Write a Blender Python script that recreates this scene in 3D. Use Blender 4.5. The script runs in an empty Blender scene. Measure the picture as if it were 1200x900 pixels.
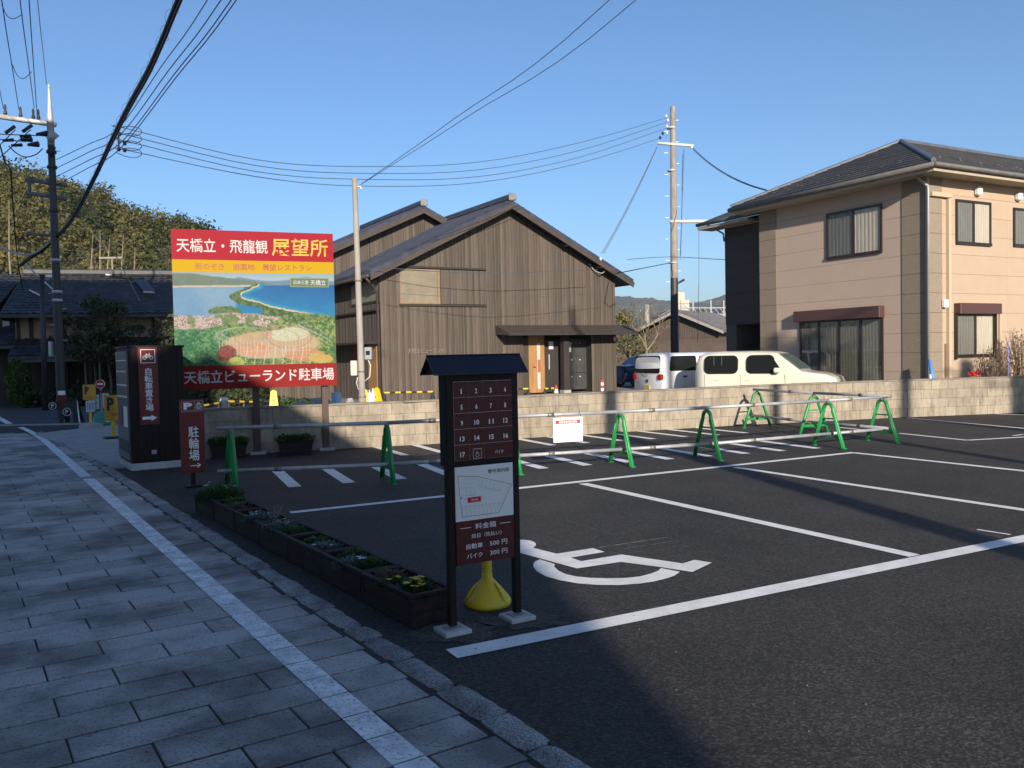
import bpy, math, random
import numpy as np
from mathutils import Vector, Matrix
random.seed(7); rng = np.random.default_rng(11)
R = math.radians; PI = math.pi
SC = bpy.context.scene; COL = SC.collection

# ---------------------------------------------------------------- camera, sky, sun
FPX, H = 995.0, 1.55
PITCH, ROLL = R(1.957), R(1.216)
cF = Vector((0, math.cos(PITCH), -math.sin(PITCH)))
_u = Vector((0, math.sin(PITCH), math.cos(PITCH))); _r = Vector((1, 0, 0))
cR = math.cos(ROLL)*_r - math.sin(ROLL)*_u
cU = math.sin(ROLL)*_r + math.cos(ROLL)*_u
cam = bpy.data.cameras.new('camera'); cam.sensor_width = 36; cam.lens = FPX/1200*36
cam.clip_start = 0.05; cam.clip_end = 9000
co = bpy.data.objects.new('camera', cam); COL.objects.link(co)
mw = Matrix.Identity(4)
for i, a in enumerate((cR, cU, -cF)):
    for j in range(3): mw[j][i] = a[j]
mw[2][3] = H
co.matrix_world = mw; SC.camera = co

SUN_AZ, SUN_EL = 169.5, 17.0
w = bpy.data.worlds.new('World'); SC.world = w; w.use_nodes = True
nt = w.node_tree; bg = nt.nodes['Background']
sky = nt.nodes.new('ShaderNodeTexSky'); sky.sky_type = 'NISHITA'; sky.sun_disc = False
sky.sun_elevation = R(SUN_EL); sky.sun_rotation = R(SUN_AZ)
sky.air_density = 1.0; sky.dust_density = 0.4; sky.ozone_density = 5.5
nt.links.new(sky.outputs[0], bg.inputs[0]); bg.inputs[1].default_value = 0.103
sl = bpy.data.lights.new('sun', 'SUN'); sl.energy = 5.0; sl.angle = R(0.55); sl.color = (1.0, 0.89, 0.75)
so = bpy.data.objects.new('sun', sl); COL.objects.link(so)
sd = Vector((math.sin(R(SUN_AZ))*math.cos(R(SUN_EL)), math.cos(R(SUN_AZ))*math.cos(R(SUN_EL)), math.sin(R(SUN_EL))))
so.rotation_euler = sd.to_track_quat('Z', 'Y').to_euler(); so.location = (10, -20, 30)
SC.view_settings.view_transform = 'Standard'; SC.view_settings.look = 'None'
SC.view_settings.exposure = 0.65; SC.view_settings.gamma = 1.0
SC.render.engine = 'CYCLES'
SC.cycles.max_bounces = 6; SC.cycles.transparent_max_bounces = 16

# ---------------------------------------------------------------- survey helpers: photo sight lines -> real points
def ray(px, py): return cR*((px-600)/FPX) - cU*((py-450)/FPX) + cF
def G(px, py, z=0.0):
    d = ray(px, py); t = (z-H)/d.z; return Vector((d.x*t, d.y*t, z))
def AT(px, py, Y):
    d = ray(px, py); t = Y/d.y; return Vector((d.x*t, Y, H+d.z*t))
def dirv(az): return Vector((math.sin(R(az)), math.cos(R(az)), 0))
class Fr:
    """local frame: x runs along azimuth az, y away from the viewer, z up"""
    def __init__(s, ox, oy, az, oz=0.0):
        s.o = Vector((ox, oy, oz)); s.az = az; s.x = dirv(az); s.y = dirv(az-90); s.rz = R(90-az)
    def w(s, x, y, z=0): return s.o + s.x*x + s.y*y + Vector((0, 0, z))
    def l(s, p): d = Vector(p)-s.o; return Vector((d.dot(s.x), d.dot(s.y), d.z))
    def hit(s, px, py, c=0.0):
        d = ray(px, py); o = Vector((0, 0, H))-s.o
        t = (c-o.dot(s.y))/d.dot(s.y); p = o+d*t; return p.dot(s.x), p.z
    def hitx(s, px, py, c=0.0):
        d = ray(px, py); o = Vector((0, 0, H))-s.o
        t = (c-o.dot(s.x))/d.dot(s.x); p = o+d*t; return p.dot(s.y), p.z

# ---------------------------------------------------------------- object helpers
def tag(o, label, cat, group=None, kind=None):
    o['label'] = label
    if cat: o['category'] = cat
    if group: o['group'] = group
    if kind: o['kind'] = kind
    return o
def thing(name, label, cat, loc=(0, 0, 0), rz=0.0, group=None):
    o = bpy.data.objects.new(name, None); COL.objects.link(o); o.empty_display_size = 0.1
    o.location = loc; o.rotation_euler = (0, 0, rz)
    return tag(o, label, cat, group)
def link(name, me, parent=None, loc=None, rz=None):
    o = bpy.data.objects.new(name, me); COL.objects.link(o)
    if parent is not None: o.parent = parent
    if loc is not None: o.location = loc
    if rz is not None: o.rotation_euler = (0, 0, rz)
    return o
def copy_tree(o, parent=None):
    c = o.copy(); COL.objects.link(c)
    if parent is not None: c.parent = parent
    for ch in [x for x in KIDS(o)]: copy_tree(ch, c)
    return c
def KIDS(o): return [x for x in COL.objects if x.parent == o]

class MB:
    def __init__(s): s.v = []; s.f = []; s.t = None
    def add(s, vs, fs):
        n = len(s.v); s.v += [tuple(v) for v in vs]; s.f += [tuple(i+n for i in f) for f in fs]; return s
    def box(s, c, d, ch=0.0, M=None):
        cx, cy, cz = c; x, y, z = d[0]/2, d[1]/2, d[2]/2
        if ch <= 0:
            vs = [(sx*x, sy*y, sz*z) for sx in (-1, 1) for sy in (-1, 1) for sz in (-1, 1)]
            fs = [(0, 1, 3, 2), (4, 6, 7, 5), (0, 4, 5, 1), (2, 3, 7, 6), (0, 2, 6, 4), (1, 5, 7, 3)]
        else:
            c2 = min(ch, x*.9, y*.9, z*.9); vs = []; idx = {}
            for sx in (-1, 1):
                for sy in (-1, 1):
                    for sz in (-1, 1):
                        for k in range(3):
                            p = [sx*(x-c2), sy*(y-c2), sz*(z-c2)]; p[k] = (sx*x, sy*y, sz*z)[k]
                            idx[(sx, sy, sz, k)] = len(vs); vs.append(tuple(p))
            fs = []
            I = idx
            for sx in (-1, 1): fs.append(tuple(I[(sx, a, b, 0)] for a, b in ((-1, -1), (1, -1), (1, 1), (-1, 1)))[::sx])
            for sy in (-1, 1): fs.append(tuple(I[(a, sy, b, 1)] for a, b in ((-1, -1), (1, -1), (1, 1), (-1, 1)))[::-sy])
            for sz in (-1, 1): fs.append(tuple(I[(a, b, sz, 2)] for a, b in ((-1, -1), (1, -1), (1, 1), (-1, 1)))[::sz])
            for a in (-1, 1):
                for b in (-1, 1):
                    fs.append((I[(a, b, -1, 0)], I[(a, b, 1, 0)], I[(a, b, 1, 1)], I[(a, b, -1, 1)])[::-a*b])
                    fs.append((I[(a, -1, b, 0)], I[(a, 1, b, 0)], I[(a, 1, b, 2)], I[(a, -1, b, 2)])[::a*b])
                    fs.append((I[(-1, a, b, 1)], I[(1, a, b, 1)], I[(1, a, b, 2)], I[(-1, a, b, 2)])[::-a*b])
            for sx in (-1, 1):
                for sy in (-1, 1):
                    for sz in (-1, 1):
                        fs.append((I[(sx, sy, sz, 0)], I[(sx, sy, sz, 1)], I[(sx, sy, sz, 2)])[::sx*sy*sz])
        if M is not None: vs = [M @ Vector(v) for v in vs]
        s.add([(v[0]+cx, v[1]+cy, v[2]+cz) for v in vs], fs); return s
    def b2(s, a, b, ch=0.0):
        return s.box([(a[i]+b[i])/2 for i in range(3)], [abs(b[i]-a[i]) for i in range(3)], ch)
    def poly(s, pts, e):
        """closed outline (3D pts) pushed along vector e"""
        n = len(pts); e = Vector(e)
        vs = [Vector(p) for p in pts]+[Vector(p)+e for p in pts]
        nn = Vector((0, 0, 0))
        for i in range(n): nn += vs[i].cross(vs[(i+1) % n])
        fl = nn.dot(e) > 0
        fs = [tuple(range(n)), tuple(range(2*n-1, n-1, -1))]+[((i+1) % n, i, i+n, (i+1) % n+n) for i in range(n)]
        if fl: fs = [f[::-1] for f in fs]
        return s.add(vs, fs)
    def tube(s, pts, r, n=8, caps=True):
        pts = [Vector(p) for p in pts]; m = len(pts)
        rr = r if isinstance(r, (list, tuple)) else [r]*m
        vs = []; fs = []; up = None
        for i, p in enumerate(pts):
            t = (pts[min(i+1, m-1)]-pts[max(i-1, 0)]).normalized()
            if up is None: up = t.orthogonal().normalized()
            up = (up-t*up.dot(t)).normalized(); sd_ = t.cross(up)
            for k in range(n):
                a = 2*PI*k/n; vs.append(p+(up*math.cos(a)+sd_*math.sin(a))*rr[i])
        for i in range(m-1):
            for k in range(n):
                k2 = (k+1) % n; fs.append((i*n+k, i*n+k2, (i+1)*n+k2, (i+1)*n+k))
        if caps: fs.append(tuple(range(n-1, -1, -1))); fs.append(tuple((m-1)*n+k for k in range(n)))
        return s.add(vs, fs)
    def lathe(s, prof, c=(0, 0, 0), n=24):
        vs = []; fs = []; m = len(prof)
        for r_, z in prof:
            for k in range(n):
                a = 2*PI*k/n; vs.append((c[0]+r_*math.cos(a), c[1]+r_*math.sin(a), c[2]+z))
        for i in range(m-1):
            for k in range(n):
                k2 = (k+1) % n; fs.append((i*n+k, i*n+k2, (i+1)*n+k2, (i+1)*n+k))
        fs.append(tuple(range(n-1, -1, -1))); fs.append(tuple((m-1)*n+k for k in range(n)))
        return s.add(vs, fs)
    def mesh(s, name, mat, smooth=False):
        me = bpy.data.meshes.new(name); me.from_pydata(s.v, [], s.f); me.update()
        if mat is not None: me.materials.append(mat)
        if smooth: me.polygons.foreach_set('use_smooth', [True]*len(me.polygons))
        return me
    def obj(s, name, mat, parent=None, smooth=False, loc=None, rz=None, label=None, stuff=False):
        o = link(name, s.mesh(name, mat, smooth), parent, loc, rz)
        if label: o['label'] = label
        if stuff: o['kind'] = 'stuff'
        return o
def settint(me, vals):
    a = me.attributes.new('tint', 'FLOAT', 'FACE'); a.data.foreach_set('value', np.asarray(vals, dtype=np.float32))
def tintall(me, v): settint(me, [v]*len(me.polygons))
def soft(o, ang=35):
    me = o.data
    me.polygons.foreach_set('use_smooth', [True]*len(me.polygons))
    try: me.set_sharp_from_angle(angle=R(ang))
    except Exception: pass
    return o

# ---------------------------------------------------------------- materials
def L(r, g, b):
    f = lambda c: (c/255)/12.92 if c/255 <= .04045 else ((c/255+.055)/1.055)**2.4
    return (f(r), f(g), f(b), 1)
MATS = {}
def M(name, c1, c2=None, scale=4.0, rough=.75, bump=0.0, bscale=60.0, stretch=(1, 1, 1), metal=0.0, tint=0.0, orand=0.0,
      spec=0.5, detail=5.0, contrast=(.35, .65), speck=None, world=False, coat=0.0, bdist=.01):
    if name in MATS: return MATS[name]
    m = bpy.data.materials.new(name); m.use_nodes = True; N = m.node_tree.nodes; K = m.node_tree.links
    b = N['Principled BSDF']; b.inputs['Roughness'].default_value = rough; b.inputs['Metallic'].default_value = metal
    b.inputs['Specular IOR Level'].default_value = spec
    if coat: b.inputs['Coat Weight'].default_value = coat; b.inputs['Coat Roughness'].default_value = .08
    c1 = tuple(c1)[:3]+(1,); c2 = c1 if c2 is None else tuple(c2)[:3]+(1,)
    if world: tc = N.new('ShaderNodeNewGeometry').outputs['Position']
    else: tc = N.new('ShaderNodeTexCoord').outputs['Object']
    mp = N.new('ShaderNodeMapping'); mp.inputs['Scale'].default_value = stretch; K.new(tc, mp.inputs[0]); vec = mp.outputs[0]
    if orand and not world:
        oi = N.new('ShaderNodeObjectInfo'); ad = N.new('ShaderNodeVectorMath'); ad.operation = 'ADD'
        mu = N.new('ShaderNodeMath'); mu.operation = 'MULTIPLY'; mu.inputs[1].default_value = 57.0
        K.new(oi.outputs['Random'], mu.inputs[0]); K.new(vec, ad.inputs[0]); K.new(mu.outputs[0], ad.inputs[1]); vec = ad.outputs[0]
    no = N.new('ShaderNodeTexNoise'); no.inputs['Scale'].default_value = scale; no.inputs['Detail'].default_value = detail
    no.inputs['Roughness'].default_value = .6; K.new(vec, no.inputs['Vector'])
    mr = N.new('ShaderNodeMapRange'); mr.inputs[1].default_value = contrast[0]; mr.inputs[2].default_value = contrast[1]
    K.new(no.outputs['Fac'], mr.inputs[0])
    mx = N.new('ShaderNodeMix'); mx.data_type = 'RGBA'; mx.inputs[6].default_value = c1; mx.inputs[7].default_value = c2
    K.new(mr.outputs[0], mx.inputs[0]); col = mx.outputs[2]
    def mulc(col, fac_out, lo, hi, fmin=0.0, fmax=1.0):
        q = N.new('ShaderNodeMapRange'); q.inputs[1].default_value = fmin; q.inputs[2].default_value = fmax
        q.inputs[3].default_value = lo; q.inputs[4].default_value = hi; K.new(fac_out, q.inputs[0])
        z = N.new('ShaderNodeVectorMath'); z.operation = 'SCALE'; K.new(col, z.inputs[0]); K.new(q.outputs[0], z.inputs['Scale']); return z.outputs[0]
    if tint:
        at = N.new('ShaderNodeAttribute'); at.attribute_name = 'tint'; col = mulc(col, at.outputs['Fac'], 1-tint, 1+tint)
    if orand:
        o2 = N.new('ShaderNodeObjectInfo'); col = mulc(col, o2.outputs['Random'], 1-orand, 1+orand)
    if speck:
        sc, lo, hi, th = speck
        n3 = N.new('ShaderNodeTexNoise'); n3.inputs['Scale'].default_value = sc; n3.inputs['Detail'].default_value = 2
        K.new(vec, n3.inputs['Vector']); col = mulc(col, n3.outputs['Fac'], lo, hi, th-.08, th+.08)
    K.new(col, b.inputs['Base Color'])
    if bump:
        n2 = N.new('ShaderNodeTexNoise'); n2.inputs['Scale'].default_value = bscale; n2.inputs['Detail'].default_value = 4
        K.new(vec, n2.inputs['Vector'])
        bp = N.new('ShaderNodeBump'); bp.inputs['Strength'].default_value = bump; bp.inputs['Distance'].default_value = bdist
        K.new(n2.outputs['Fac'], bp.inputs['Height']); K.new(bp.outputs[0], b.inputs['Normal'])
    MATS[name] = m; return m
def vcol_mat(name, attr='col', rough=.5, spec=.3, nz=0.0):
    m = bpy.data.materials.new(name); m.use_nodes = True; N = m.node_tree.nodes; K = m.node_tree.links
    b = N['Principled BSDF']; b.inputs['Roughness'].default_value = rough; b.inputs['Specular IOR Level'].default_value = spec
    a = N.new('ShaderNodeAttribute'); a.attribute_name = attr; K.new(a.outputs['Color'], b.inputs['Base Color']); MATS[name] = m
    return m
def leaf_mat(name, c1, c2, trans=.25):
    """foliage: colour varies by clump and by the leaf's own tint"""
    m = bpy.data.materials.new(name); m.use_nodes = True; N = m.node_tree.nodes; K = m.node_tree.links
    b = N['Principled BSDF']; b.inputs['Roughness'].default_value = .6; b.inputs['Specular IOR Level'].default_value = .25
    at = N.new('ShaderNodeAttribute'); at.attribute_name = 'tint'
    mx = N.new('ShaderNodeMix'); mx.data_type = 'RGBA'; mx.inputs[6].default_value = tuple(c1)[:3]+(1,); mx.inputs[7].default_value = tuple(c2)[:3]+(1,)
    K.new(at.outputs['Fac'], mx.inputs[0]); K.new(mx.outputs[2], b.inputs['Base Color'])
    tr = N.new('ShaderNodeBsdfTranslucent'); K.new(mx.outputs[2], tr.inputs[0])
    ms = N.new('ShaderNodeMixShader'); ms.inputs[0].default_value = trans
    K.new(b.outputs[0], ms.inputs[1]); K.new(tr.outputs[0], ms.inputs[2]); K.new(ms.outputs[0], N['Material Output'].inputs[0])
    MATS[name] = m; return m
def glass_mat(name, col=(.02, .025, .03), rough=.06):
    return M(name, col, rough=rough, spec=.4)

def asphalt_mat(name, base, hi):
    m = bpy.data.materials.new(name); m.use_nodes = True; N = m.node_tree.nodes; K = m.node_tree.links
    b = N['Principled BSDF']; b.inputs['Roughness'].default_value = .8; b.inputs['Specular IOR Level'].default_value = .35
    g = N.new('ShaderNodeNewGeometry').outputs['Position']
    v = N.new('ShaderNodeTexVoronoi'); v.inputs['Scale'].default_value = 82; K.new(g, v.inputs['Vector'])
    wn = N.new('ShaderNodeSeparateColor'); K.new(v.outputs['Color'], wn.inputs[0])
    pw = N.new('ShaderNodeMath'); pw.operation = 'POWER'; pw.inputs[1].default_value = 2.2; K.new(wn.outputs[0], pw.inputs[0])
    n = N.new('ShaderNodeTexNoise'); n.inputs['Scale'].default_value = .9; n.inputs['Detail'].default_value = 6; K.new(g, n.inputs['Vector'])
    mr = N.new('ShaderNodeMapRange'); mr.inputs[1].default_value = .3; mr.inputs[2].default_value = .7; mr.inputs[3].default_value = .74; mr.inputs[4].default_value = 1.26; K.new(n.outputs['Fac'], mr.inputs[0])
    mx = N.new('ShaderNodeMix'); mx.data_type = 'RGBA'; mx.inputs[6].default_value = base+(1,); mx.inputs[7].default_value = hi+(1,); K.new(pw.outputs[0], mx.inputs[0])
    sc = N.new('ShaderNodeVectorMath'); sc.operation = 'SCALE'; K.new(mx.outputs[2], sc.inputs[0]); K.new(mr.outputs[0], sc.inputs['Scale']); K.new(sc.outputs[0], b.inputs['Base Color'])
    n2 = N.new('ShaderNodeTexNoise'); n2.inputs['Scale'].default_value = 60; n2.inputs['Detail'].default_value = 4; K.new(g, n2.inputs['Vector'])
    ad = N.new('ShaderNodeMath'); ad.operation = 'ADD'; K.new(n2.outputs['Fac'], ad.inputs[0]); K.new(wn.outputs[1], ad.inputs[1])
    bp = N.new('ShaderNodeBump'); bp.inputs['Strength'].default_value = 1.0; bp.inputs['Distance'].default_value = .006; K.new(ad.outputs[0], bp.inputs['Height']); K.new(bp.outputs[0], b.inputs['Normal'])
    MATS[name] = m; return m
asphalt = asphalt_mat('asphalt', (.025, .0235, .023), (.082, .075, .069))
asphalt_old = M('asphalt_old', (.06, .062, .066), (.09, .09, .095), scale=1.5, rough=.9, bump=.5, bscale=120, speck=(200, .8, 1.3, .6), world=True)
paint_w = M('road_paint', (.76, .74, .71), (.88, .86, .83), scale=5, rough=.7, bump=.4, bscale=150, speck=(55, 1.0, .55, .70), world=True, contrast=(.4, .6))
paint_worn = M('worn_paint', (.68, .67, .66), (.95, .94, .93), scale=7, rough=.8, bump=.3, bscale=150, speck=(60, 1.0, .45, .62), world=True, contrast=(.38, .6))
paver_m = M('paver_stone', (.20, .185, .175), (.46, .43, .41), scale=1.3, rough=.85, bump=.5, bscale=90, tint=.13, orand=.06, speck=(70, 1.0, .5, .61), world=True, contrast=(.40, .57), bdist=.005)
grout_m = M('joint_sand', (.025, .024, .023), (.05, .048, .045), scale=20, rough=.95, world=True)
kerb_m = M('kerb_granite', (.20, .19, .185), (.37, .36, .345), scale=6, rough=.9, bump=1.0, bscale=60, tint=.2, speck=(120, .6, 1.3, .5), world=True)
concrete_m = M('concrete', (.30, .29, .275), (.40, .39, .37), scale=3, rough=.9, bump=.4, bscale=70, speck=(40, 1, .85, .6), world=True)
concrete_w = M('white_concrete', (.42, .42, .40), (.55, .54, .52), scale=8, rough=.9, bump=.4, bscale=70)
ground_m = M('earth', (.16, .15, .12), (.24, .22, .18), scale=.6, rough=.95, bump=.5, bscale=20, world=True)
yard_m = M('yard_gravel', (.20, .185, .165), (.28, .26, .23), scale=2, rough=.95, bump=.5, bscale=80, world=True)
block_m = M('block_stone', (.225, .187, .138), (.35, .30, .228), scale=3.0, rough=.9, bump=.5, bscale=70, stretch=(1.6, 1.6, .55), tint=.09, speck=(9, 1.0, .80, .58), world=True, contrast=(.32, .6))
mortar_m = M('mortar', (.20, .165, .12), rough=.95)
coping_m = M('coping', (.16, .145, .12), (.25, .22, .175), scale=4, rough=.95, bump=.5, bscale=60, world=True)
darkwood = M('dark_wood', (.013, .009, .009), (.024, .016, .015), scale=3, rough=.6, bump=.3, bscale=40, stretch=(6, 6, .4), spec=.2)
planter_m = M('planter_wood', (.016, .012, .012), (.034, .027, .026), scale=4, rough=.7, bump=.5, bscale=50, stretch=(.5, 3, 6), orand=.12, spec=.2)
maroon = M('maroon_panel', (.075, .012, .012), (.085, .015, .014), scale=2, rough=.42, spec=.35)
maroon_sign = M('red_brown_panel', (.14, .018, .016), (.155, .022, .018), scale=2, rough=.45, spec=.35)
white_print = M('white_print', (.88, .88, .86), rough=.6)
grey_print = M('grey_print', (.3, .3, .31), rough=.6)
light_grey_print = M('light_grey_print', (.60, .60, .60), rough=.6)
black_print = M('black_print', (.03, .03, .032), rough=.6)
red_print = M('red_print', (.6, .02, .05), rough=.6)
map_white = M('map_board', (.74, .76, .74), (.78, .79, .77), scale=2, rough=.4)
navy_roof = M('navy_sheet', (.012, .014, .028), (.018, .02, .036), scale=3, rough=.45, spec=.4)
yellow_pl = M('yellow_plastic', (.72, .50, .02), (.80, .58, .035), scale=4, rough=.42, orand=.05)
yellow_bright = M('yellow_floor_sign', (.80, .52, .02), rough=.5)
green_pt = M('green_paint', (.012, .22, .055), (.018, .28, .07), scale=6, rough=.38, bump=.15, bscale=80, orand=.08, spec=.5)
steel = M('galvanised_pipe', (.34, .35, .36), (.46, .46, .47), scale=7, rough=.5, metal=.3, stretch=(1, 1, 1))
steel_dk = M('clamp_steel', (.20, .18, .16), (.32, .28, .24), scale=20, rough=.6, metal=.6)
pole_conc = M('pole_concrete', (.26, .24, .21), (.36, .335, .30), scale=5, rough=.85, bump=.2, bscale=70, stretch=(1, 1, .3))
pole_dark = M('pole_dark_paint', (.030, .026, .028), (.045, .04, .04), scale=5, rough=.5, stretch=(1, 1, .2))
black_m = M('black_rubber', (.012, .012, .014), rough=.6)
wire_m = M('cable_black', (.015, .016, .02), rough=.6)
wire_g = M('cable_grey', (.06, .075, .10), rough=.6)
insul = M('porcelain', (.62, .60, .56), rough=.3)
iron = M('galvanised_iron', (.45, .44, .42), (.58, .56, .53), scale=9, rough=.55, metal=.3)
soil_m = M('soil', (.018, .013, .010), (.035, .026, .02), scale=20, rough=.95, bump=1, bscale=50)
glass_dk = glass_mat('dark_glass')

# ================================================================ GROUND
def sheet(name, pts, z, mat, parent=None, kind='structure', th=0.03):
    mb = MB(); mb.poly([(p[0], p[1], z) for p in pts], (0, 0, -th)); o = mb.obj(name, mat, parent)
    if kind: o['kind'] = kind
    return o
o = sheet('ground', [(-2500, -600), (2500, -600), (2500, 3500), (-2500, 3500)], -0.12, ground_m)
S = Fr(-1.928, 4.063, 56.5)           # street frame: x across (to the right), y along, away
SE, SS = S.x, S.y
def sw(a, b): return S.w(a, b)
kin0, kin1 = S.l((-0.528, 4.082, 0)), S.l((0.098, 3.152, 0))   # kerb inner edge
KX = (kin0.x+kin1.x)/2                 # constant x of the kerb's street side
# street bed (joint level), pavers on top
lo = -9.0
sheet('street_bed', [sw(-9, -16), sw(KX+.02, -16), sw(KX+.02, 13.0), sw(KX-.35, 17.3), sw(-1.8, 20.1), sw(-9, 23)], -0.007, grout_m, th=.05)
# parking lot asphalt
lot_pts = [sw(KX+.12, -16), sw(KX+.12, 9.6), (-5.6, 13.9), (-4.6, 14.35), (17.5, 21.4), (26, 19), (26, -14)]
lot = sheet('parking_lot', lot_pts, 0.0, asphalt, th=.1)

# ---- pavers
street = bpy.data.objects.new('street', None); COL.objects.link(street); street['kind'] = 'structure'
PW, PD = .575, .257
pav_meshes = []
for i in range(10):
    mb = MB(); mb.box((0, 0, -.011), (PW-.009, PD-.018, .022), .003)
    me = mb.mesh('paver', paver_m); tintall(me, (i+.5)/10); pav_meshes.append(me)
cells = []
for r in range(-14, 84):
    for c in range(-14, 12):
        x0 = c*PW+(PW/2 if r % 2 else 0); y0 = (r+.5)*PD; x = x0+PW/2
        kx = KX - .012
        if y0 > 13: kx = KX-.012-.35*(y0-13)/4.3
        far = 20.1+(x+1.8)*(-.42) if x < -1.8 else 20.1-(x+1.8)*.8
        if y0 > far: continue
        if x-PW/2 > kx-.12: continue
        cut = max(0.0, x+PW/2-kx)
        p = S.w(x, y0)
        if p.y < -2: continue
        cells.append([p, x, y0, cut, kx])
def vis(p):
    v = p-Vector((0, 0, H)); d = v.dot(cF)
    if d < .5: return False
    u = 600+FPX*v.dot(cR)/d; q = 450-FPX*v.dot(cU)/d
    return -40 < u < 1240 and q < 960
cells.sort(key=lambda c: (0 if vis(c[0]) else 1, c[0].length))
joined = MB(); jt = []
n_ind = 0
for c in cells:
    p, x, y0, cut, kx = c
    dz = random.uniform(-.0025, .0025)
    if n_ind < 290 and cut <= 0 and vis(p):
        o = link('paver', random.choice(pav_meshes), street); o.location = (p.x, p.y, dz); o.rotation_euler = (random.uniform(-.004, .004), random.uniform(-.003, .003), S.rz+random.uniform(-.004, .004)); n_ind += 1
    else:
        wd = PW-cut
        cx = x-PW/2+wd/2
        n0 = len(joined.f); q = S.w(cx, y0)
        Mz = Matrix.Rotation(S.rz, 3, 'Z')
        joined.box((q.x, q.y, dz-.011), (wd-.009, PD-.018, .022), .0035 if q.length < 12 else 0, M=Mz)
        jt += [random.random()]*(len(joined.f)-n0)
o = joined.obj('paving', paver_m, street, stuff=True); settint(o.data, jt)

# kerb edge band of street (gutter slab) and kerb stones
kerb = bpy.data.objects.new('kerb', None); COL.objects.link(kerb); kerb['kind'] = 'structure'
mb = MB(); mb.poly([sw(KX-.06, -4)+Vector((0, 0, -.004)), sw(KX+.02, -4)+Vector((0, 0, -.004)), sw(KX+.02, 13)+Vector((0, 0, -.004)), sw(KX-.06, 13)+Vector((0, 0, -.004))], (0, 0, -.03))
mb.obj('kerb_bed', grout_m, kerb)
def rough_block(L_, W_, Hh, amp, seed):
    rg = random.Random(seed); bm_v = []; nx, ny = max(3, int(L_/.06)), 3
    vs = []; fs = []
    for i in range(nx+1):
        for j in range(ny+1):
            u = i/nx-.5; v = j/ny-.5
            ex = abs(u) > .49 or abs(v) > .49
            cr = (abs(u) > .49 and abs(v) > .49)
            x = u*L_*(.97 if cr else 1)+rg.uniform(-amp, amp)*.5; y = v*W_*(.94 if cr else 1)+rg.uniform(-amp, amp)*.5
            vs.append((x, y, -Hh*.35+rg.uniform(-amp, amp)*.3 if ex else rg.uniform(-amp, amp)*.45))
    n = len(vs)
    for i in range(nx):
        for j in range(ny):
            a = i*(ny+1)+j; fs.append((a, a+ny+1, a+ny+2, a+1))
    rim = [i*(ny+1) for i in range(nx+1)]+[nx*(ny+1)+j for j in range(1, ny+1)]+[i*(ny+1)+ny for i in range(nx-1, -1, -1)]+[j for j in range(ny-1, 0, -1)]
    base = [(vs[k][0]*1.02, vs[k][1]*1.02, -Hh) for k in rim]; m = len(rim)
    for k in range(m): fs.append((rim[(k+1) % m], rim[k], n+k, n+(k+1) % m))
    mb = MB(); mb.add(vs+base, fs); return mb
y = -4.0; k = 0
while y < 17.3:
    ln = random.choice([.20, .24, .27, .40, .46, .34])
    if y > 8: ln = random.choice([.4, .5, .6])
    mb = rough_block(ln-.012, .150, .075, .008, k); yy = y+ln/2
    kx = KX+.072
    if yy > 9: kx -= .012*(yy-9)**1.3
    p = S.w(kx, yy)
    o = mb.obj('kerb_stone', kerb_m, kerb); tintall(o.data, random.random()); o.location = (p.x, p.y, .022+random.uniform(-.006, .006)); o.rotation_euler = (random.uniform(-.03, .03), random.uniform(-.02, .02), S.rz+PI/2+random.uniform(-.03, .03))
    soft(o, 50)
    y += ln; k += 1

# ---- street white line: one strip of paint per paver row, laid on the stones
wl = MB()
def lx(yy):   # centre of the line across the street
    return None
wa, wb = S.l(G(111, 568)), S.l(G(480, 893))
def wx(yy):
    t = (yy-wa.y)/(wb.y-wa.y); x = wa.x+(wb.x-wa.x)*t
    if yy > 14.5: x -= (yy-14.5)**2*.006
    return x
r = -14
while r*PD < 20.0:
    y0, y1 = r*PD+.004, (r+1)*PD-.004
    if not (8.12 < (y0+y1)/2-0 < 8.5):
        x0, x1 = wx(y0), wx(y1); hw = .068
        wl.add([S.w(x0-hw, y0, .0042), S.w(x0+hw, y0, .0042), S.w(x1+hw, y1, .0042), S.w(x1-hw, y1, .0042)], [(0, 1, 2, 3)])
    r += 1
o = wl.obj('painted_line', paint_worn, street); o['kind'] = 'stuff'

# ---- crossing road, sidewalk and far plaza
sheet('side_road', [(-26, 21.0), (-13.5, 20.3), (-11.4, 19.6), (-10.1, 18.5), (-9.55, 18.55), (-10.05, 21.2), (-3, 21.5), (-3, 22.1), (-26, 22.6)], -.012, asphalt, th=.05)
mb = MB()
for k in range(26):
    x0 = -25+k*.85; y0 = 22.35-.012*k*.85*2
    mb.box((x0+.42, y0, -.002), (.84, .26, .03), .004)
gut = mb.obj('gutter', concrete_m); gut['kind'] = 'structure'
sheet('sidewalk', [S.w(KX+.13, 9.2), S.w(KX-.0, 13), S.w(KX-.28, 17.2), (-9.9, 21.3), (-3, 21.3), (-4.7, 14.5), (-5.0, 12.5)], .022, concrete_m, th=.1)
sheet('far_plaza', [(-40, 22.4), (-3, 22.2), (-3, 36), (-40, 40)], -.008, asphalt_old, th=.05)
fl = MB(); a, b2 = G(-6, 487), G(11, 496.5); d = (b2-a).normalized(); nrm = Vector((-d.y, d.x, 0))*.08
fl.add([a-nrm-d*3+Vector((0, 0, 0)), b2-nrm, b2+nrm, a+nrm-d*3], [(0, 1, 2, 3)]); o = fl.obj('painted_line', paint_worn, bpy.data.objects['far_plaza'])
# yard behind the block wall
yard_pts = [(-7, 15), (-2.6, 15.05), (4.71, 17.9), (12, 19.6), (19, 21), (30, 60), (-10, 60)]
sheet('yard', yard_pts, -.004, yard_m, th=.05)

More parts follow.
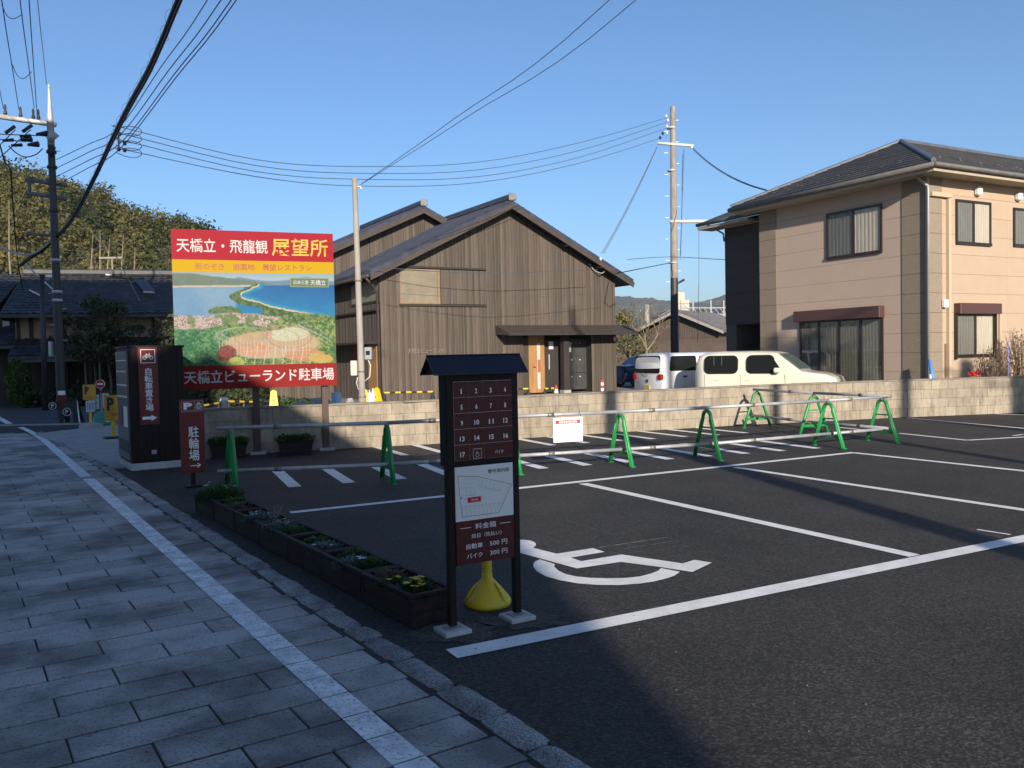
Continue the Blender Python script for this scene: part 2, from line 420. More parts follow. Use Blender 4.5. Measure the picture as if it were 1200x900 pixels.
# ---- painted bay markings
def strip(p, q, wd, z=.0045, ext=0.0):
    p, q = Vector(p), Vector(q); d = (q-p).normalized(); n = Vector((-d.y, d.x, 0))*wd/2
    p = p-d*ext; q = q+d*ext
    mb = MB(); vs = []
    for c in (p-n, q-n, q+n, p+n): vs.append((c.x, c.y, z))
    mb.add(vs, [(0, 1, 2, 3)]); return mb.obj('painted_line', paint_w, lot)
def line_px(a, b, wd, z=.0045, ext=0): return strip(G(*a), G(*b), wd, z, ext)
line_px((529, 767), (1200, 631.5), .150, ext=0)
p0, p1 = G(529, 767), G(1200, 631.5); strip(p1, p1+(p1-p0).normalized()*7, .15)
line_px((340, 601), (1001, 530.5), .115)
line_px((683, 567), (1072, 652), .125, .0055)
line_px((861, 548), (1200, 598), .115, .0055)
a, b = G(861, 548), G(1200, 598); strip(b, b+(b-a).normalized()*1.2, .115, .0055)
line_px((1001, 531), (1200, 552.3), .115, .0055)
a, b = G(1001, 531), G(1200, 552.3); strip(b, b+(b-a).normalized()*2.8, .115, .0055)
for a, b in [((983, 501), (1017, 504.5)), ((1054, 508), (1134, 516.2)), ((1134, 516.2), (1215, 511.5)), ((1062, 489.8), (1215, 503.5)), ((1167, 485.2), (1215, 487)), ((1187, 510.8), (1199, 509.2))]:
    line_px(a, b, .10 if a[0] != 1187 else .06, .0045 if a[0] != 1134 else .0055)
line_px((1145, 621), (1184, 627), .035)
# bicycle stripes, near row (13) and far row
for k in range(13):
    B = Vector((-2.665+.615*k, 10.28+.236*k, 0)); d = dirv(-22.5); T = B+d*1.68
    strip(B, T, .155)
far_rows = [((441, 524), (475, 533.7)), ((484, 521), (519, 530.5)), ((520, 519), (560, 527)), ((562, 516.5), (604, 524.5)), ((605, 514), (648, 522)), ((640, 511.5), (688, 519.3)), ((682, 510), (727.5, 516.6)), ((714, 507.7), (766, 514.6)), ((747, 505.2), (804, 512)), ((780, 503), (841, 510)), ((811, 501), (875, 507.6))]
for a, b in far_rows: line_px(a, b, .14)
def scuff(a, b, wd, c): 
    o = line_px(a, b, wd, .0035); o.name = 'scuff_mark'; o.data.materials.clear(); o.data.materials.append(M('scuff_%d' % c, (c/100, c/100, c/100), (.04, .04, .04), scale=14, rough=.9, world=True, contrast=(.4, .6)))
for a, b, wd_, c_ in (((702, 642), (783, 630), .018, 26), ((721, 645), (794, 634), .012, 18), ((740, 648), (812, 640), .010, 14), ((662, 610), (721, 627), .008, 16), ((845, 664), (905, 676), .008, 12), ((612, 600), (660, 607), .006, 14)): scuff(a, b, wd_, c_)
rgd = random.Random(21)
for nm, cx_, cy_, rx_, ry_ in (('dust_patch', 530, 741, .26, .20), ('dust_patch', 612, 727, .27, .17)):
    c_ = G(cx_, cy_); n_ = 22; mb = MB(); ps_ = []
    for k_ in range(n_):
        a_ = 2*PI*k_/n_; f_ = rgd.uniform(.75, 1.15); ps_.append((c_.x+math.cos(a_)*rx_*f_, c_.y+math.sin(a_)*ry_*f_, .0025))
    mb.add(ps_, [tuple(range(n_))]); mb.obj(nm, M('dust_brown', (.045, .040, .035), (.10, .088, .072), scale=14, rough=.95, speck=(60, .7, 1.5, .55), world=True), lot)
pb = MB()
for k_ in range(80):
    c_ = G(rgd.uniform(430, 760), rgd.uniform(715, 790)) if k_ < 45 else G(rgd.uniform(240, 1150), rgd.uniform(560, 890))
    if S.l(c_).x < KX+.2: continue
    s_ = rgd.uniform(.004, .009); pb.box((c_.x, c_.y, .004), (s_, s_*rgd.uniform(.6, 1.2), s_*.7), s_*.2, M=Matrix.Rotation(rgd.uniform(0, 3), 3, 'Z'))
o_p = pb.obj('gravel', M('pebble', (.08, .075, .07), (.17, .16, .15), scale=40, world=True)); tag(o_p, 'loose grit scattered on the asphalt', None, None, 'stuff')
# wheelchair symbol
def zp(pts): return [(600+x/4.8, 610+y/4.8) for x, y in pts]
def mark(pts, z=.005):
    mb = MB(); vs = [G(*p) for p in pts]; vs = [(v.x, v.y, z) for v in vs]
    n = sum(vs[i][0]*vs[(i+1) % len(vs)][1]-vs[(i+1) % len(vs)][0]*vs[i][1] for i in range(len(vs)))
    if n < 0: vs = vs[::-1]
    mb.add(vs, [tuple(range(len(vs)))]); return mb.obj('wheelchair_symbol', paint_w, lot)
mark(zp([(-25, 120), (0, 112), (60, 111), (100, 115), (125, 124), (136, 136), (130, 148), (118, 156), (180, 172), (252, 190), (455, 158), (520, 180), (330, 212), (390, 232), (615, 194), (960, 245), (1025, 225), (1125, 240), (1015, 293), (835, 265), (612, 236), (365, 273), (150, 214), (-25, 166)]))
mark(zp([(158, 222), (240, 248), (238, 264), (262, 286), (300, 304), (360, 318), (440, 326), (540, 329), (640, 327), (720, 318), (785, 301), (822, 286), (838, 271), (945, 292), (915, 313), (870, 329), (800, 346), (720, 358), (600, 367), (480, 366), (370, 357), (270, 340), (190, 317), (140, 290), (119, 262), (122, 242), (135, 230)]))

# ================================================================ BLOCK WALL
wall_path = [(-5.35, 13.75), (-4.34, 14.12), (-1.4, 15.05), (1.63, 16.33), (4.71, 17.5), (8.43, 18.55), (11.5, 19.15), (17.5, 20.3)]
wpts = [Vector((a, b, 0)) for a, b in wall_path]
def wall_at(s):
    for a, b in zip(wpts, wpts[1:]):
        l_ = (b-a).length
        if s <= l_ or b is wpts[-1]: d = (b-a)/l_; return a+d*s, d
        s -= l_
WLEN = sum((b-a).length for a, b in zip(wpts, wpts[1:]))
bw = thing('block_wall', 'low cream block wall with grey coping along the back of the parking lot', 'wall', (0, 0, 0))
blk_meshes = []
for i in range(8):
    mb = MB(); mb.box((0, 0, 0), (.395, .14, .189), .003); me = mb.mesh('block', block_m); tintall(me, random.random()); blk_meshes.append(me)
s = 0.0; BL = .4
core = MB()
while s+BL < WLEN:
    for row in range(4):
        sc = s+BL/2+(BL/2 if row % 2 else 0)
        p, d = wall_at(sc); hscale = 1.0+max(0, min(1, (p.x+4)/12))*.07-.035
        o = link('block', random.choice(blk_meshes), bw, (p.x, p.y, (.1+row*.192)*hscale), math.atan2(d.y, d.x)+random.uniform(-.004, .004)); o.scale = (1, 1, hscale)
    p, d = wall_at(s+BL/2); 
    core.box((p.x, p.y, .38), (BL+.02, .10, .75), 0, M=Matrix.Rotation(math.atan2(d.y, d.x), 3, 'Z'))
    s += BL
core.obj('mortar_core', mortar_m, bw)
s = 0.0
while s < WLEN-.1:
    ln = 1.2; p, d = wall_at(min(s+ln/2, WLEN-.6)); hs = (1.0+max(0, min(1, (p.x+4)/12))*.07-.035)
    mb = MB(); mb.box((0, 0, 0), (ln+.012, .16, .035), .005); mb.obj('coping', coping_m, bw, loc=(p.x, p.y, .768*hs+.0195+.003), rz=math.atan2(d.y, d.x)); s += ln

# ================================================================ TEXT
def text(name, body, mat, parent, c, wd, ht, bold=.0, rot=None, ls=1.0, thick=.0015, y=0.0, ch_sp=1.0, align='CENTER'):
    """print on the viewer-facing (-y) side of a board: c=(x,z) centre, fitted into wd x ht"""
    cu = bpy.data.curves.new(name, 'FONT'); cu.body = body; cu.align_x = align; cu.offset = bold*(.3 if any(ord(c_) > 255 for c_ in body) else 1.0); cu.space_line = ls; cu.space_character = ch_sp
    cu.resolution_u = 2
    t = bpy.data.objects.new(name, cu); COL.objects.link(t); bpy.context.view_layer.update()
    me = bpy.data.meshes.new_from_object(t.evaluated_get(bpy.context.evaluated_depsgraph_get()))
    bpy.data.objects.remove(t); bpy.data.curves.remove(cu)
    n = len(me.vertices)
    if n == 0: return None
    a = np.empty(n*3, np.float32); me.vertices.foreach_get('co', a); a = a.reshape(-1, 3)
    mn, mx_ = a.min(0), a.max(0); sx = wd/max(1e-6, mx_[0]-mn[0]); sy = ht/max(1e-6, mx_[1]-mn[1])
    x = (a[:, 0]-(mn[0]+mx_[0])/2)*sx; z = (a[:, 1]-(mn[1]+mx_[1])/2)*sy
    out = np.stack([x+c[0], np.full(n, y-thick), z+c[1]], 1).astype(np.float32)
    me.vertices.foreach_set('co', out.ravel()); me.update(); me.materials.clear(); me.materials.append(mat)
    o = link(name, me, parent); return o
def flat(name, pts, mat, parent, y):
    """flat printed shape from (x,z) points on a board's viewer side"""
    a = sum(pts[i][0]*pts[(i+1) % len(pts)][1]-pts[(i+1) % len(pts)][0]*pts[i][1] for i in range(len(pts)))
    if a < 0: pts = pts[::-1]
    mb = MB(); mb.add([(x, y, z) for x, z in pts], [tuple(range(len(pts)))]); return mb.obj(name, mat, parent)
def lines(name, segs, wd, mat, parent, y):
    mb = MB()
    for (x0, z0), (x1, z1) in segs:
        d = Vector((x1-x0, 0, z1-z0)); 
        if d.length < 1e-6: continue
        d.normalize(); n = Vector((-d.z, 0, d.x))*wd/2; a = Vector((x0, y, z0)); b = Vector((x1, y, z1))
        mb.add([a-n, b-n, b+n, a+n], [(0, 1, 2, 3)])
    return mb.obj(name, mat, parent)
def arc(cx, cz, r, a0, a1, n=14): return [(cx+r*math.cos(R(a0+(a1-a0)*i/n)), cz+r*math.sin(R(a0+(a1-a0)*i/n))) for i in range(n+1)]
def path_segs(pts): return list(zip(pts, pts[1:]))
def bike_icon(parent, cx, cz, s, mat, y):
    seg = path_segs(arc(cx-.55*s, cz-.25*s, .33*s, 0, 360))+path_segs(arc(cx+.55*s, cz-.25*s, .33*s, 0, 360))
    P = lambda a, b: (cx+a*s, cz+b*s)
    seg += [(P(-.55, -.25), P(-.3, .3)), (P(-.3, .3), P(.3, .25)), (P(.3, .25), P(.55, -.25)), (P(-.55, -.25), P(0, -.25)), (P(0, -.25), P(.3, .25)), (P(0, -.25), P(-.25, .4)), (P(-.38, .42), P(-.12, .42)), (P(.3, .25), P(.2, .5)), (P(.2, .5), P(.4, .5))]
    return lines('bicycle_icon', seg, .11*s, mat, parent, y)

# ================================================================ FEE BOX SIGN
F = Fr(-0.375, 4.715, 58.8)
fs = thing('fee_box_sign', 'roofed fee stand with numbered maroon slots, white map and price panel', 'sign', F.o, F.rz)
ftL = F.l(G(525.5, 738)); ftR = F.l(G(604, 724)); SPAN = ftR.x-ftL.x
PX0 = ftL.x; PX1 = ftR.x
for px in (PX0, PX1):
    MB().box((px, 0, .008), (.165, .165, .036), .006).obj('footing', concrete_w, fs)
    MB().box((px, 0, .0285), (.10, .085, .005), .0).obj('grout_pad', concrete_m, fs)
    MB().box((px, 0, .76), (.042, .042, 1.44), .003).obj('post', darkwood, fs)
xa, za = F.hit(522.8, 448); xb, zb = F.hit(596.5, 444.5); xc, zc = F.hit(525.5, 540.5)
PZ1, PZ0 = (za+zb)/2, zc; XL, XR = PX0+.024, PX1-.024
Zroof = F.hit(560, 432)[1]
mb = MB(); mb.b2((PX0-.022, -.026, PZ0-.03), (PX1+.022, .062, Zroof+.015), .004); mb.obj('box', darkwood, fs)
# numbered slots
fw = XR-XL; cw = fw/4; chh = (PZ1-PZ0)/5
yf = -.031
MB().b2((XL, -.0262, PZ0), (XR, -.029, PZ1)).obj('slot_backing', light_grey_print, fs)
names = [str(i) for i in range(1, 18)]+['wc', 'bike']
k = 0
for r_ in range(5):
    for c in range(4):
        if r_ == 4 and c == 3: continue
        x0 = XL+c*cw; x1 = x0+cw*(2 if (r_ == 4 and c == 2) else 1); z1 = PZ1-r_*chh; z0 = z1-chh
        d = MB().b2((x0+.0013, -.029, z0+.0013), (x1-.0013, -.0325, z1-.0013)).obj('slot_door', maroon, fs)
        MB().b2(((x0+x1)/2-.016, -.0335, z1-.0135), ((x0+x1)/2+.016, -.0345, z1-.0105)).obj('coin_slot', black_m, d)
        nm = names[k]; k += 1; cx = (x0+x1)/2; cz = z0+chh*.38
        if nm == 'bike': text('lettering', 'バイク', white_print, d, (cx, cz), .056, .021, .012, y=-.0336)
        elif nm == 'wc':
            q = chh*.30
            lines('wheelchair_icon', [((cx-q, cz-q), (cx+q, cz-q)), ((cx+q, cz-q), (cx+q, cz+q)), ((cx+q, cz+q), (cx-q, cz+q)), ((cx-q, cz+q), (cx-q, cz-q)), ((cx-.2*q, cz+.55*q), (cx-.12*q, cz-.02*q)), ((cx-.12*q, cz-.02*q), (cx+.32*q, cz-.05*q)), ((cx+.32*q, cz-.05*q), (cx+.55*q, cz-.5*q)), ((cx-.15*q, cz+.25*q), (cx+.25*q, cz+.2*q))]+path_segs(arc(cx-.02*q, cz-.25*q, .42*q, 130, 330, 8)), .0018, white_print, d, -.0345)
        else: text('lettering', nm, white_print, d, (cx, cz), .0135 if len(nm) == 1 and nm != '1' else (.007 if nm == '1' else .031), .0280, .028, y=-.0336)
# map and price panel
xm0, zm1 = F.hit(527, 548); _, zm0 = F.hit(528.6, 611.8); _, zp0 = F.hit(530, 663)
mp = MB().b2((XL, -.018, zm0), (XR, -.026, zm1), .0015).obj('map_panel', map_white, fs)
pp = MB().b2((XL, -.018, zp0), (XR, -.026, zm0-.001), .0015).obj('price_panel', maroon, fs)
MB().b2((XL-.003, -.002, zp0), (XR+.003, -.017, zm1+.02)).obj('panel_frame', darkwood, fs)
def mxy(px, py):   # map drawing, from the zoomed board (546x900 crop): normalised to panel
    u = (px-14-(py-120)*.03)/(460-14); top = 120-(px-14)*.098; bot = 527-(px-14)*.13
    v = (py-top)/(bot-top); return XL+u*(XR-XL), zm1-v*(zm1-zm0)
text('lettering', '番号案内図', black_print, mp, mxy(346, 137), (XR-XL)*.37, .024, .008, y=-.0262)
o_ = [mxy(*p) for p in [(36, 182), (185, 184), (450, 240), (352, 452), (72, 488)]]
sg = path_segs(o_+[o_[0]])
lines('map_outline', sg, .0022, black_print, mp, -.0268)
sg = []
for i in range(7):
    a = (196+i*29, 194+i*7.5); sg.append((mxy(*a), mxy(a[0]-6, a[1]+62)))
sg.append((mxy(190, 256), mxy(366, 294)))
for i in range(9):
    a = (70+i*31, 408-i*3.3); sg.append((mxy(*a), mxy(a[0]+8, a[1]+78)))
sg.append((mxy(66, 410), mxy(368, 380))); sg.append((mxy(352, 384), mxy(346, 450)))
sg += path_segs([mxy(50, 272), mxy(160, 262), mxy(166, 322), mxy(56, 332)])+[(mxy(96, 268), mxy(104, 328)), (mxy(128, 265), mxy(136, 325))]
for i in range(10): sg.append((mxy(440-i*9.5, 246+i*19), mxy(420-i*9.5, 240+i*19)))
lines('map_bays', sg, .0013, grey_print, mp, -.0268)
sg = [(mxy(90+i*7, 190), mxy(91+i*7, 208)) for i in range(13)]+[(mxy(52+i*7, 228), mxy(53+i*7, 246)) for i in range(18)]
lines('map_bicycle_bays', sg, .0016, light_grey_print, mp, -.0268)
for i in range(6): text('lettering', str(10+i), grey_print, mp, mxy(207+i*29, 246+i*7), .007, .006, y=-.0262)
for i in range(8): text('lettering', str(17-i) if i else 'P', grey_print, mp, mxy(88+i*31, 425-i*3.5), .007, .006, y=-.0262)
flat('map_label', [mxy(110, 342), mxy(212, 330), mxy(214, 368), mxy(112, 382)], red_print, mp, -.027)
text('lettering', '現在地', white_print, mp, mxy(162, 356), .042, .0125, .01, y=-.0272)
flat('map_dot', arc(*mxy(66, 346), .005, 0, 330, 10), red_print, mp, -.027)
lines('map_pointer', [(mxy(85, 350), mxy(110, 352))], .0018, red_print, mp, -.027)
H_ = zm0-zp0; cx = (XL+XR)/2
text('lettering', '料金箱', white_print, pp, (cx, zm0-H_*.15), .135, .034, .012, y=-.0262)
lines('rule', [((XL+.025, zm0-H_*.16), (XL+.095, zm0-H_*.16)), ((XR-.095, zm0-H_*.16), (XR-.025, zm0-H_*.16))], .0028, white_print, pp, -.027)
text('lettering', '終日（先払い）', white_print, pp, (cx+.005, zm0-H_*.365), .195, .026, .008, y=-.0262)
text('lettering', '自動車', white_print, pp, (cx-.075, zm0-H_*.595), .105, .030, .008, y=-.0262)
text('lettering', '500 円', white_print, pp, (cx+.082, zm0-H_*.595), .115, .030, .006, y=-.0262)
text('lettering', 'バイク', white_print, pp, (cx-.075, zm0-H_*.815), .100, .028, .008, y=-.0262)
text('lettering', '300 円', white_print, pp, (cx+.082, zm0-H_*.815), .115, .030, .006, y=-.0262)
# roof
e0 = F.hit(508.5, 440, -.06)[0]; e1 = F.hit(619, 435, -.06)[0]
ze = F.hit(560, 437.3, -.06)[1]; zr = F.hit(557, 416.3, .03)[1]
x0, x1 = e0, e1
rf = MB()
sec = [(-.06, ze), (.03, zr), (.12, ze), (.12, ze-.006), (.03, zr-.014), (-.06, ze-.006)]
rf.poly([(x0, y_, z_) for y_, z_ in sec], (x1-x0, 0, 0)); rf.obj('roof', navy_roof, fs)
MB().tube([(x0, .03, zr+.002), (x1, .03, zr+.002)], .005, 8).obj('ridge_cap', navy_roof, fs)
mb = MB(); mb.poly([(x0+.02, -.052, ze-.002), (x0+.02, .03, zr-.018), (x0+.02, .112, ze-.002)], (x1-x0-.04, 0, 0)); mb.obj('roof_underside', darkwood, fs)

yb = thing('stand_base', 'yellow plastic stand base with a ribbed stem behind the fee stand', 'stand base', G(571.5, 708), 0)
prof = [(.0, .0), (.140, .0), (.147, .012), (.147, .028), (.138, .045), (.118, .070), (.090, .105), (.058, .140), (.040, .160), (.033, .172), (.032, .2)]
for i in range(4): prof += [(.029, .205+i*.018), (.029, .212+i*.018), (.032, .214+i*.018), (.032, .221+i*.018)]
prof += [(.031, .29), (.031, .52), (.026, .53)]
soft(MB().lathe(prof, n=32).obj('base', yellow_pl, yb), 30)
for a in (200, 320, 80):
    pts = [(math.cos(R(a))*r_, math.sin(R(a))*r_, z) for r_, z in ((.140, .03), (.122, .075), (.093, .112), (.060, .145))]
    MB().tube(pts, [.006, .009, .008, .004], 6).obj('rib', yellow_pl, yb, True)
soft(MB().lathe([(.0, .0), (.026, 0), (.028, .02), (.02, .03), (0, .03)], (0, 0, .53), 20).obj('cap', black_m, yb))

# ================================================================ PLANTERS
leafA = leaf_mat('leaf_green', (.030, .075, .018), (.075, .15, .035))
leafB = leaf_mat('leaf_silver', (.09, .12, .11), (.20, .24, .22))
leafD = leaf_mat('leaf_dry', (.10, .07, .045), (.20, .15, .09))
pet_y = M('petal_yellow', (.75, .50, .02), (.85, .62, .05), scale=30, rough=.6)
pet_w = M('petal_white', (.70, .70, .68), rough=.6)
pet_p = M('petal_purple', (.12, .05, .22), (.25, .15, .4), scale=30, rough=.6)
def leaves(n, rad, size, h, rg, flatness=.6):
    mb = MB(); t = []
    for i in range(n):
        a = rg.uniform(0, 2*PI); r_ = rad*math.sqrt(rg.random()); z = h*rg.random()*(1-.5*r_/rad)
        c = Vector((r_*math.cos(a), r_*math.sin(a), z)); out = Vector((math.cos(a), math.sin(a), rg.uniform(.1, 1.4))).normalized()
        sd_ = out.cross(Vector((0, 0, 1))).normalized(); s_ = size*rg.uniform(.6, 1.3); nn = sd_.cross(out)
        p0 = c; p1 = c+out*s_*.5+sd_*s_*.28+nn*s_*.08; p2 = c+out*s_; p3 = c+out*s_*.5-sd_*s_*.28+nn*s_*.08
        mb.add([p0, p1, p2, p3], [(0, 1, 2, 3)]); t.append(rg.random())
    return mb, t
def plant(loc, label, kind, rad, h, seed, cat='plant', flowers=(), size=.035, n=220, group=None):
    rad *= 1.2; n = int(n*1.6); h *= 1.35; size *= 1.1; rg = random.Random(seed); t = thing('bedding_plant', label, cat, loc, rg.uniform(0, 6), group)
    mb, tt = leaves(n, rad, size, h, rg); o = mb.obj('foliage', kind, t); settint(o.data, tt)
    for m_, k_ in flowers:
        fm = MB()
        for _ in range(k_):
            a = rg.uniform(0, 2*PI); r_ = rad*.8*math.sqrt(rg.random()); c = Vector((r_*math.cos(a), r_*math.sin(a), h*rg.uniform(.8, 1.15)))
            for q in range(5):
                b = 2*PI*q/5+rg.random(); d = Vector((math.cos(b), math.sin(b), .25)); e = Vector((-math.sin(b), math.cos(b), 0)); s_ = .016
                fm.add([c, c+d*s_*.6+e*s_*.55, c+d*s_*1.1, c+d*s_*.6-e*s_*.55], [(0, 1, 2, 3)])
        fm.obj('blossom', m_, t)
    return t
pf = G(471, 743); PA = Vector((-3.34, 8.82, 0)); 
pdir = (PA-Vector((-.60, 4.78, 0))).normalized(); PFr = Fr(-.60, 4.78, math.degrees(math.atan2(pdir.x, pdir.y))+90)
# local: x = toward lot (right), y = along row away from viewer
NPL, PLL, PLW, PLH = 7, .695, .30, .195
desc = [('nearest', 'yellow pansies at its near end'), ('second nearest', 'two bright green tufts'), ('third nearest', 'low sparse grey-green plants'), ('fourth nearest', 'one yellow bloom'), ('fifth nearest', 'a dry spiky stalk'), ('sixth nearest', 'dull trailing plants'), ('farthest', 'a dense green bush')]
for i in range(NPL):
    p = PFr.w(PLW/2, PLL*(i+.5), 0)
    t = thing('planter_box', 'dark wooden planter, %s in the kerbside row, with %s' % desc[i], 'planter', p, PFr.rz+PI/2+random.uniform(-.012, .012), 'dark planter boxes in a row along the kerb')
    l2, w2 = PLL/2-.006, PLW/2
    for sx, sy, a, b in ((0, -1, l2*2, .022), (0, 1, l2*2, .022)):
        for zi in range(2):
            MB().box((0, sy*(w2-.016), .045+zi*.082), (a, b, .080), .003).obj('side_board', planter_m, t)
    for sx in (-1, 1):
        for zi in range(2):
            MB().box((sx*(l2-.012), 0, .045+zi*.082), (.022, PLW-.06, .080), .003).obj('end_board', planter_m, t)
    for sx in (-1, 1):
        for sy in (-1, 1): MB().box((sx*(l2-.016), sy*(w2-.018), .085), (.034, .034, .165), .003).obj('corner_post', planter_m, t)
    for sy in (-1, 1): MB().box((0, sy*(w2-.017), .1815), (l2*2+.006, .036, .022), .004).obj('rim', planter_m, t)
    for sx in (-1, 1): MB().box((sx*(l2-.017), 0, .1815), (.036, PLW-.071, .022), .004).obj('rim', planter_m, t)
    MB().box((0, 0, .08), (l2*2-.05, PLW-.056, .12)).obj('soil', soil_m, t)
def pp_(i, along, across): return PFr.w(PLW*across, PLL*(i+along), .135)
plant(pp_(0, .28, .42), 'yellow pansies with dark green leaves at the near end of the nearest planter', leafA, .085, .06, 1, 'flower', [(pet_y, 26)], n=340)
plant(pp_(0, .58, .30), 'small yellow pansy and thin leaves in the middle of the nearest planter', leafA, .07, .05, 2, 'flower', [(pet_y, 4)], n=150)
plant(pp_(0, .55, .60), 'silver-green seedling beside the pansies of the nearest planter', leafB, .06, .03, 3, n=90)
plant(pp_(0, .78, .45), 'dry reddish-brown plant at the far end of the nearest planter', leafD, .08, .06, 4, n=120)
plant(pp_(0, .15, .75), 'withered brown tuft in the near right corner of the nearest planter', leafD, .05, .03, 5, n=60)
plant(pp_(1, .30, .55), 'bright green mossy tuft at the near end of the second planter', leafA, .10, .06, 6, n=380, size=.025, flowers=[(pet_w, 2)])
plant(pp_(1, .75, .62), 'bright green tuft at the far end of the second planter', leafA, .09, .06, 7, n=300, size=.025)
plant(pp_(1, .5, .35), 'silver leaved dusty plant in the middle of the second planter', leafB, .10, .045, 8, n=260, flowers=[(pet_w, 2)])
plant(pp_(2, .35, .5), 'low grey-green plant with a white bloom in the third planter', leafB, .11, .035, 9, n=240, flowers=[(pet_w, 2)])
plant(pp_(2, .68, .6), 'dark green low plant at the far end of the third planter', leafA, .09, .035, 10, n=160)
plant(pp_(3, .3, .5), 'bright green tuft at the near end of the fourth planter', leafA, .10, .06, 11, n=320, size=.028)
plant(pp_(3, .62, .4), 'silver plant with one pale yellow bloom in the fourth planter', leafB, .12, .07, 12, n=280, flowers=[(pet_y, 3)])
plant(pp_(4, .35, .35), 'white flowered grey plant in the fifth planter', leafB, .11, .07, 13, n=260, flowers=[(pet_w, 5)])
spk = thing('spiky_plant', 'dry spiky plant with thin curled stalks in the fifth planter', 'plant', pp_(4, .15, .6))
mb = MB(); rg = random.Random(5)
for i in range(12):
    a = rg.uniform(0, 6.3); b = rg.uniform(.05, .16); mb.tube([(0, 0, 0), (math.cos(a)*b*.4, math.sin(a)*b*.4, rg.uniform(.06, .1)), (math.cos(a)*b, math.sin(a)*b, rg.uniform(.06, .16))], .0022, 4)
mb.obj('stalks', M('dry_stalk', (.22, .20, .17), rough=.9), spk)
plant(pp_(5, .4, .5), 'dull olive trailing plant in the sixth planter', leafD, .13, .06, 14, n=200)
plant(pp_(5, .75, .5), 'small dark plant at the far end of the sixth planter', leafA, .10, .07, 15, n=180)
plant(pp_(6, .45, .5), 'dense green bush with tiny white flowers in the farthest kerbside planter', leafA, .19, .12, 16, 'bush', n=620, flowers=[(pet_w, 8)], size=.04)
# planters against the wall
for (px0, px1, py, nm, fl) in ((246, 290, 527, 'left one of two against the shaded wall', pet_w), (326, 367, 531, 'right one of two against the wall below the billboard', pet_p)):
    a = AT(px0, py, 13.45 if px0 < 300 else 13.65); b = AT(px1, py-3, 13.65 if px0 < 300 else 13.85); c = (a+b)/2
    t = thing('plastic_planter', 'brown trough planter, '+nm, 'planter', (c.x, c.y, 0), R(18)); wl_ = (b-a).length
    mb = MB(); vs = []
    for z, k_ in ((0, .84), (.2, .97), (.2, 1.02), (.225, 1.02)):
        vs += [(-wl_/2*k_, -.12*k_, z), (wl_/2*k_, -.12*k_, z), (wl_/2*k_, .12*k_, z), (-wl_/2*k_, .12*k_, z)]
    fs_ = [(3, 2, 1, 0), (12, 13, 14, 15)]
    for q in range(3):
        for j in range(4): fs_.append((q*4+j, q*4+(j+1) % 4, q*4+4+(j+1) % 4, q*4+4+j))
    mb.add(vs, fs_).obj('trough', planter_m, t)
    for q in range(3):
        plant((c.x+(q-1)*wl_*.3*.95, c.y+(q-1)*wl_*.3*.31, .22), 'leafy plant %s of the %s wall trough' % (('at the left end', 'in the middle', 'at the right end')[q], 'left' if px0 < 300 else 'right'), leafA, .12, .10, 30+q+px0, n=240, flowers=[(fl, 4)], size=.04)

# ================================================================ BARRIER HORSES AND PIPES
def make_horse():
    t = thing('barrier_stand', '', 'barrier stand')
    hw, ht = .32, .70; pts = []
    for i in range(13):
        a = PI*i/12; pts.append((.10*math.cos(a), 0, ht-.12+.10*math.sin(a)*1.1))
    left = [(hw, 0, 0), (.20, 0, .32)]; right = [(-.20, 0, .32), (-hw, 0, 0)]
    mb = MB(); mb.tube(left+pts+right, .027, 8); fr = mb.obj('frame', green_pt, t, True)
    mb = MB()
    mb.tube([(hw*.985-.0, -.032, .01), (.19, -.03, .34), (.1, -.028, ht-.13)], .010, 6).tube([(-hw*.985, -.032, .01), (-.19, -.03, .34), (-.1, -.028, ht-.13)], .010, 6)
    mb.obj('flange', green_pt, t, True)
    MB().box((0, 0, .175), (.50, .022, .045), .004).obj('lower_bar', green_pt, t)
    MB().box((0, 0, .45), (.30, .014, .022), .003).obj('upper_bar', green_pt, t)
    for sx in (-1, 1): MB().box((sx*hw, 0, .006), (.075, .07, .012), .003).obj('foot', green_pt, t)
    MB().box((0, 0, .215), (.05, .055, .055), .006).obj('lower_clamp', steel_dk, t)
    MB().box((0, 0, ht+.005), (.045, .055, .05), .006).obj('upper_clamp', steel_dk, t)
    return t
hs = [(272.5, 572, 68, 'dark green barrier stand at the left end of the pipe rail'),
      (455, 564, 69, 'narrow dark green barrier stand seen edge-on, left of the fee stand'),
      (600, 553, 69, 'green barrier stand mostly behind the numbered fee stand'),
      (728, 544.5, 69, 'bright green barrier stand just right of the hanging white notice'),
      (829, 537.5, 69, 'dark green barrier stand in front of the cream car'),
      (971, 524, 67, 'bright green barrier stand overlapping the rearmost pair on the right'),
      (1034, 518, 66, 'dark green barrier stand at the right corner where the pipes meet'),
      (954, 510, 160, 'green barrier stand of the back rail, just behind the bright front one'),
      (887.5, 501, 160, 'green barrier stand at the back end, closest to the block wall')]
hz = make_horse(); hpos = []
for i, (px, py, az, lab) in enumerate(hs):
    t = hz if i == 0 else copy_tree(hz)
    p = G(px, py); hpos.append(p); t.location = p
    da = az+90 + (-6 if i == 0 else 0)
    t.rotation_euler = (0, 0, R(90-da)); t['label'] = lab; t['group'] = 'green barrier stands holding the pipe rails'
fr_ = [hpos[i] for i in range(7)]; bk = [hpos[6], hpos[7], hpos[8]]
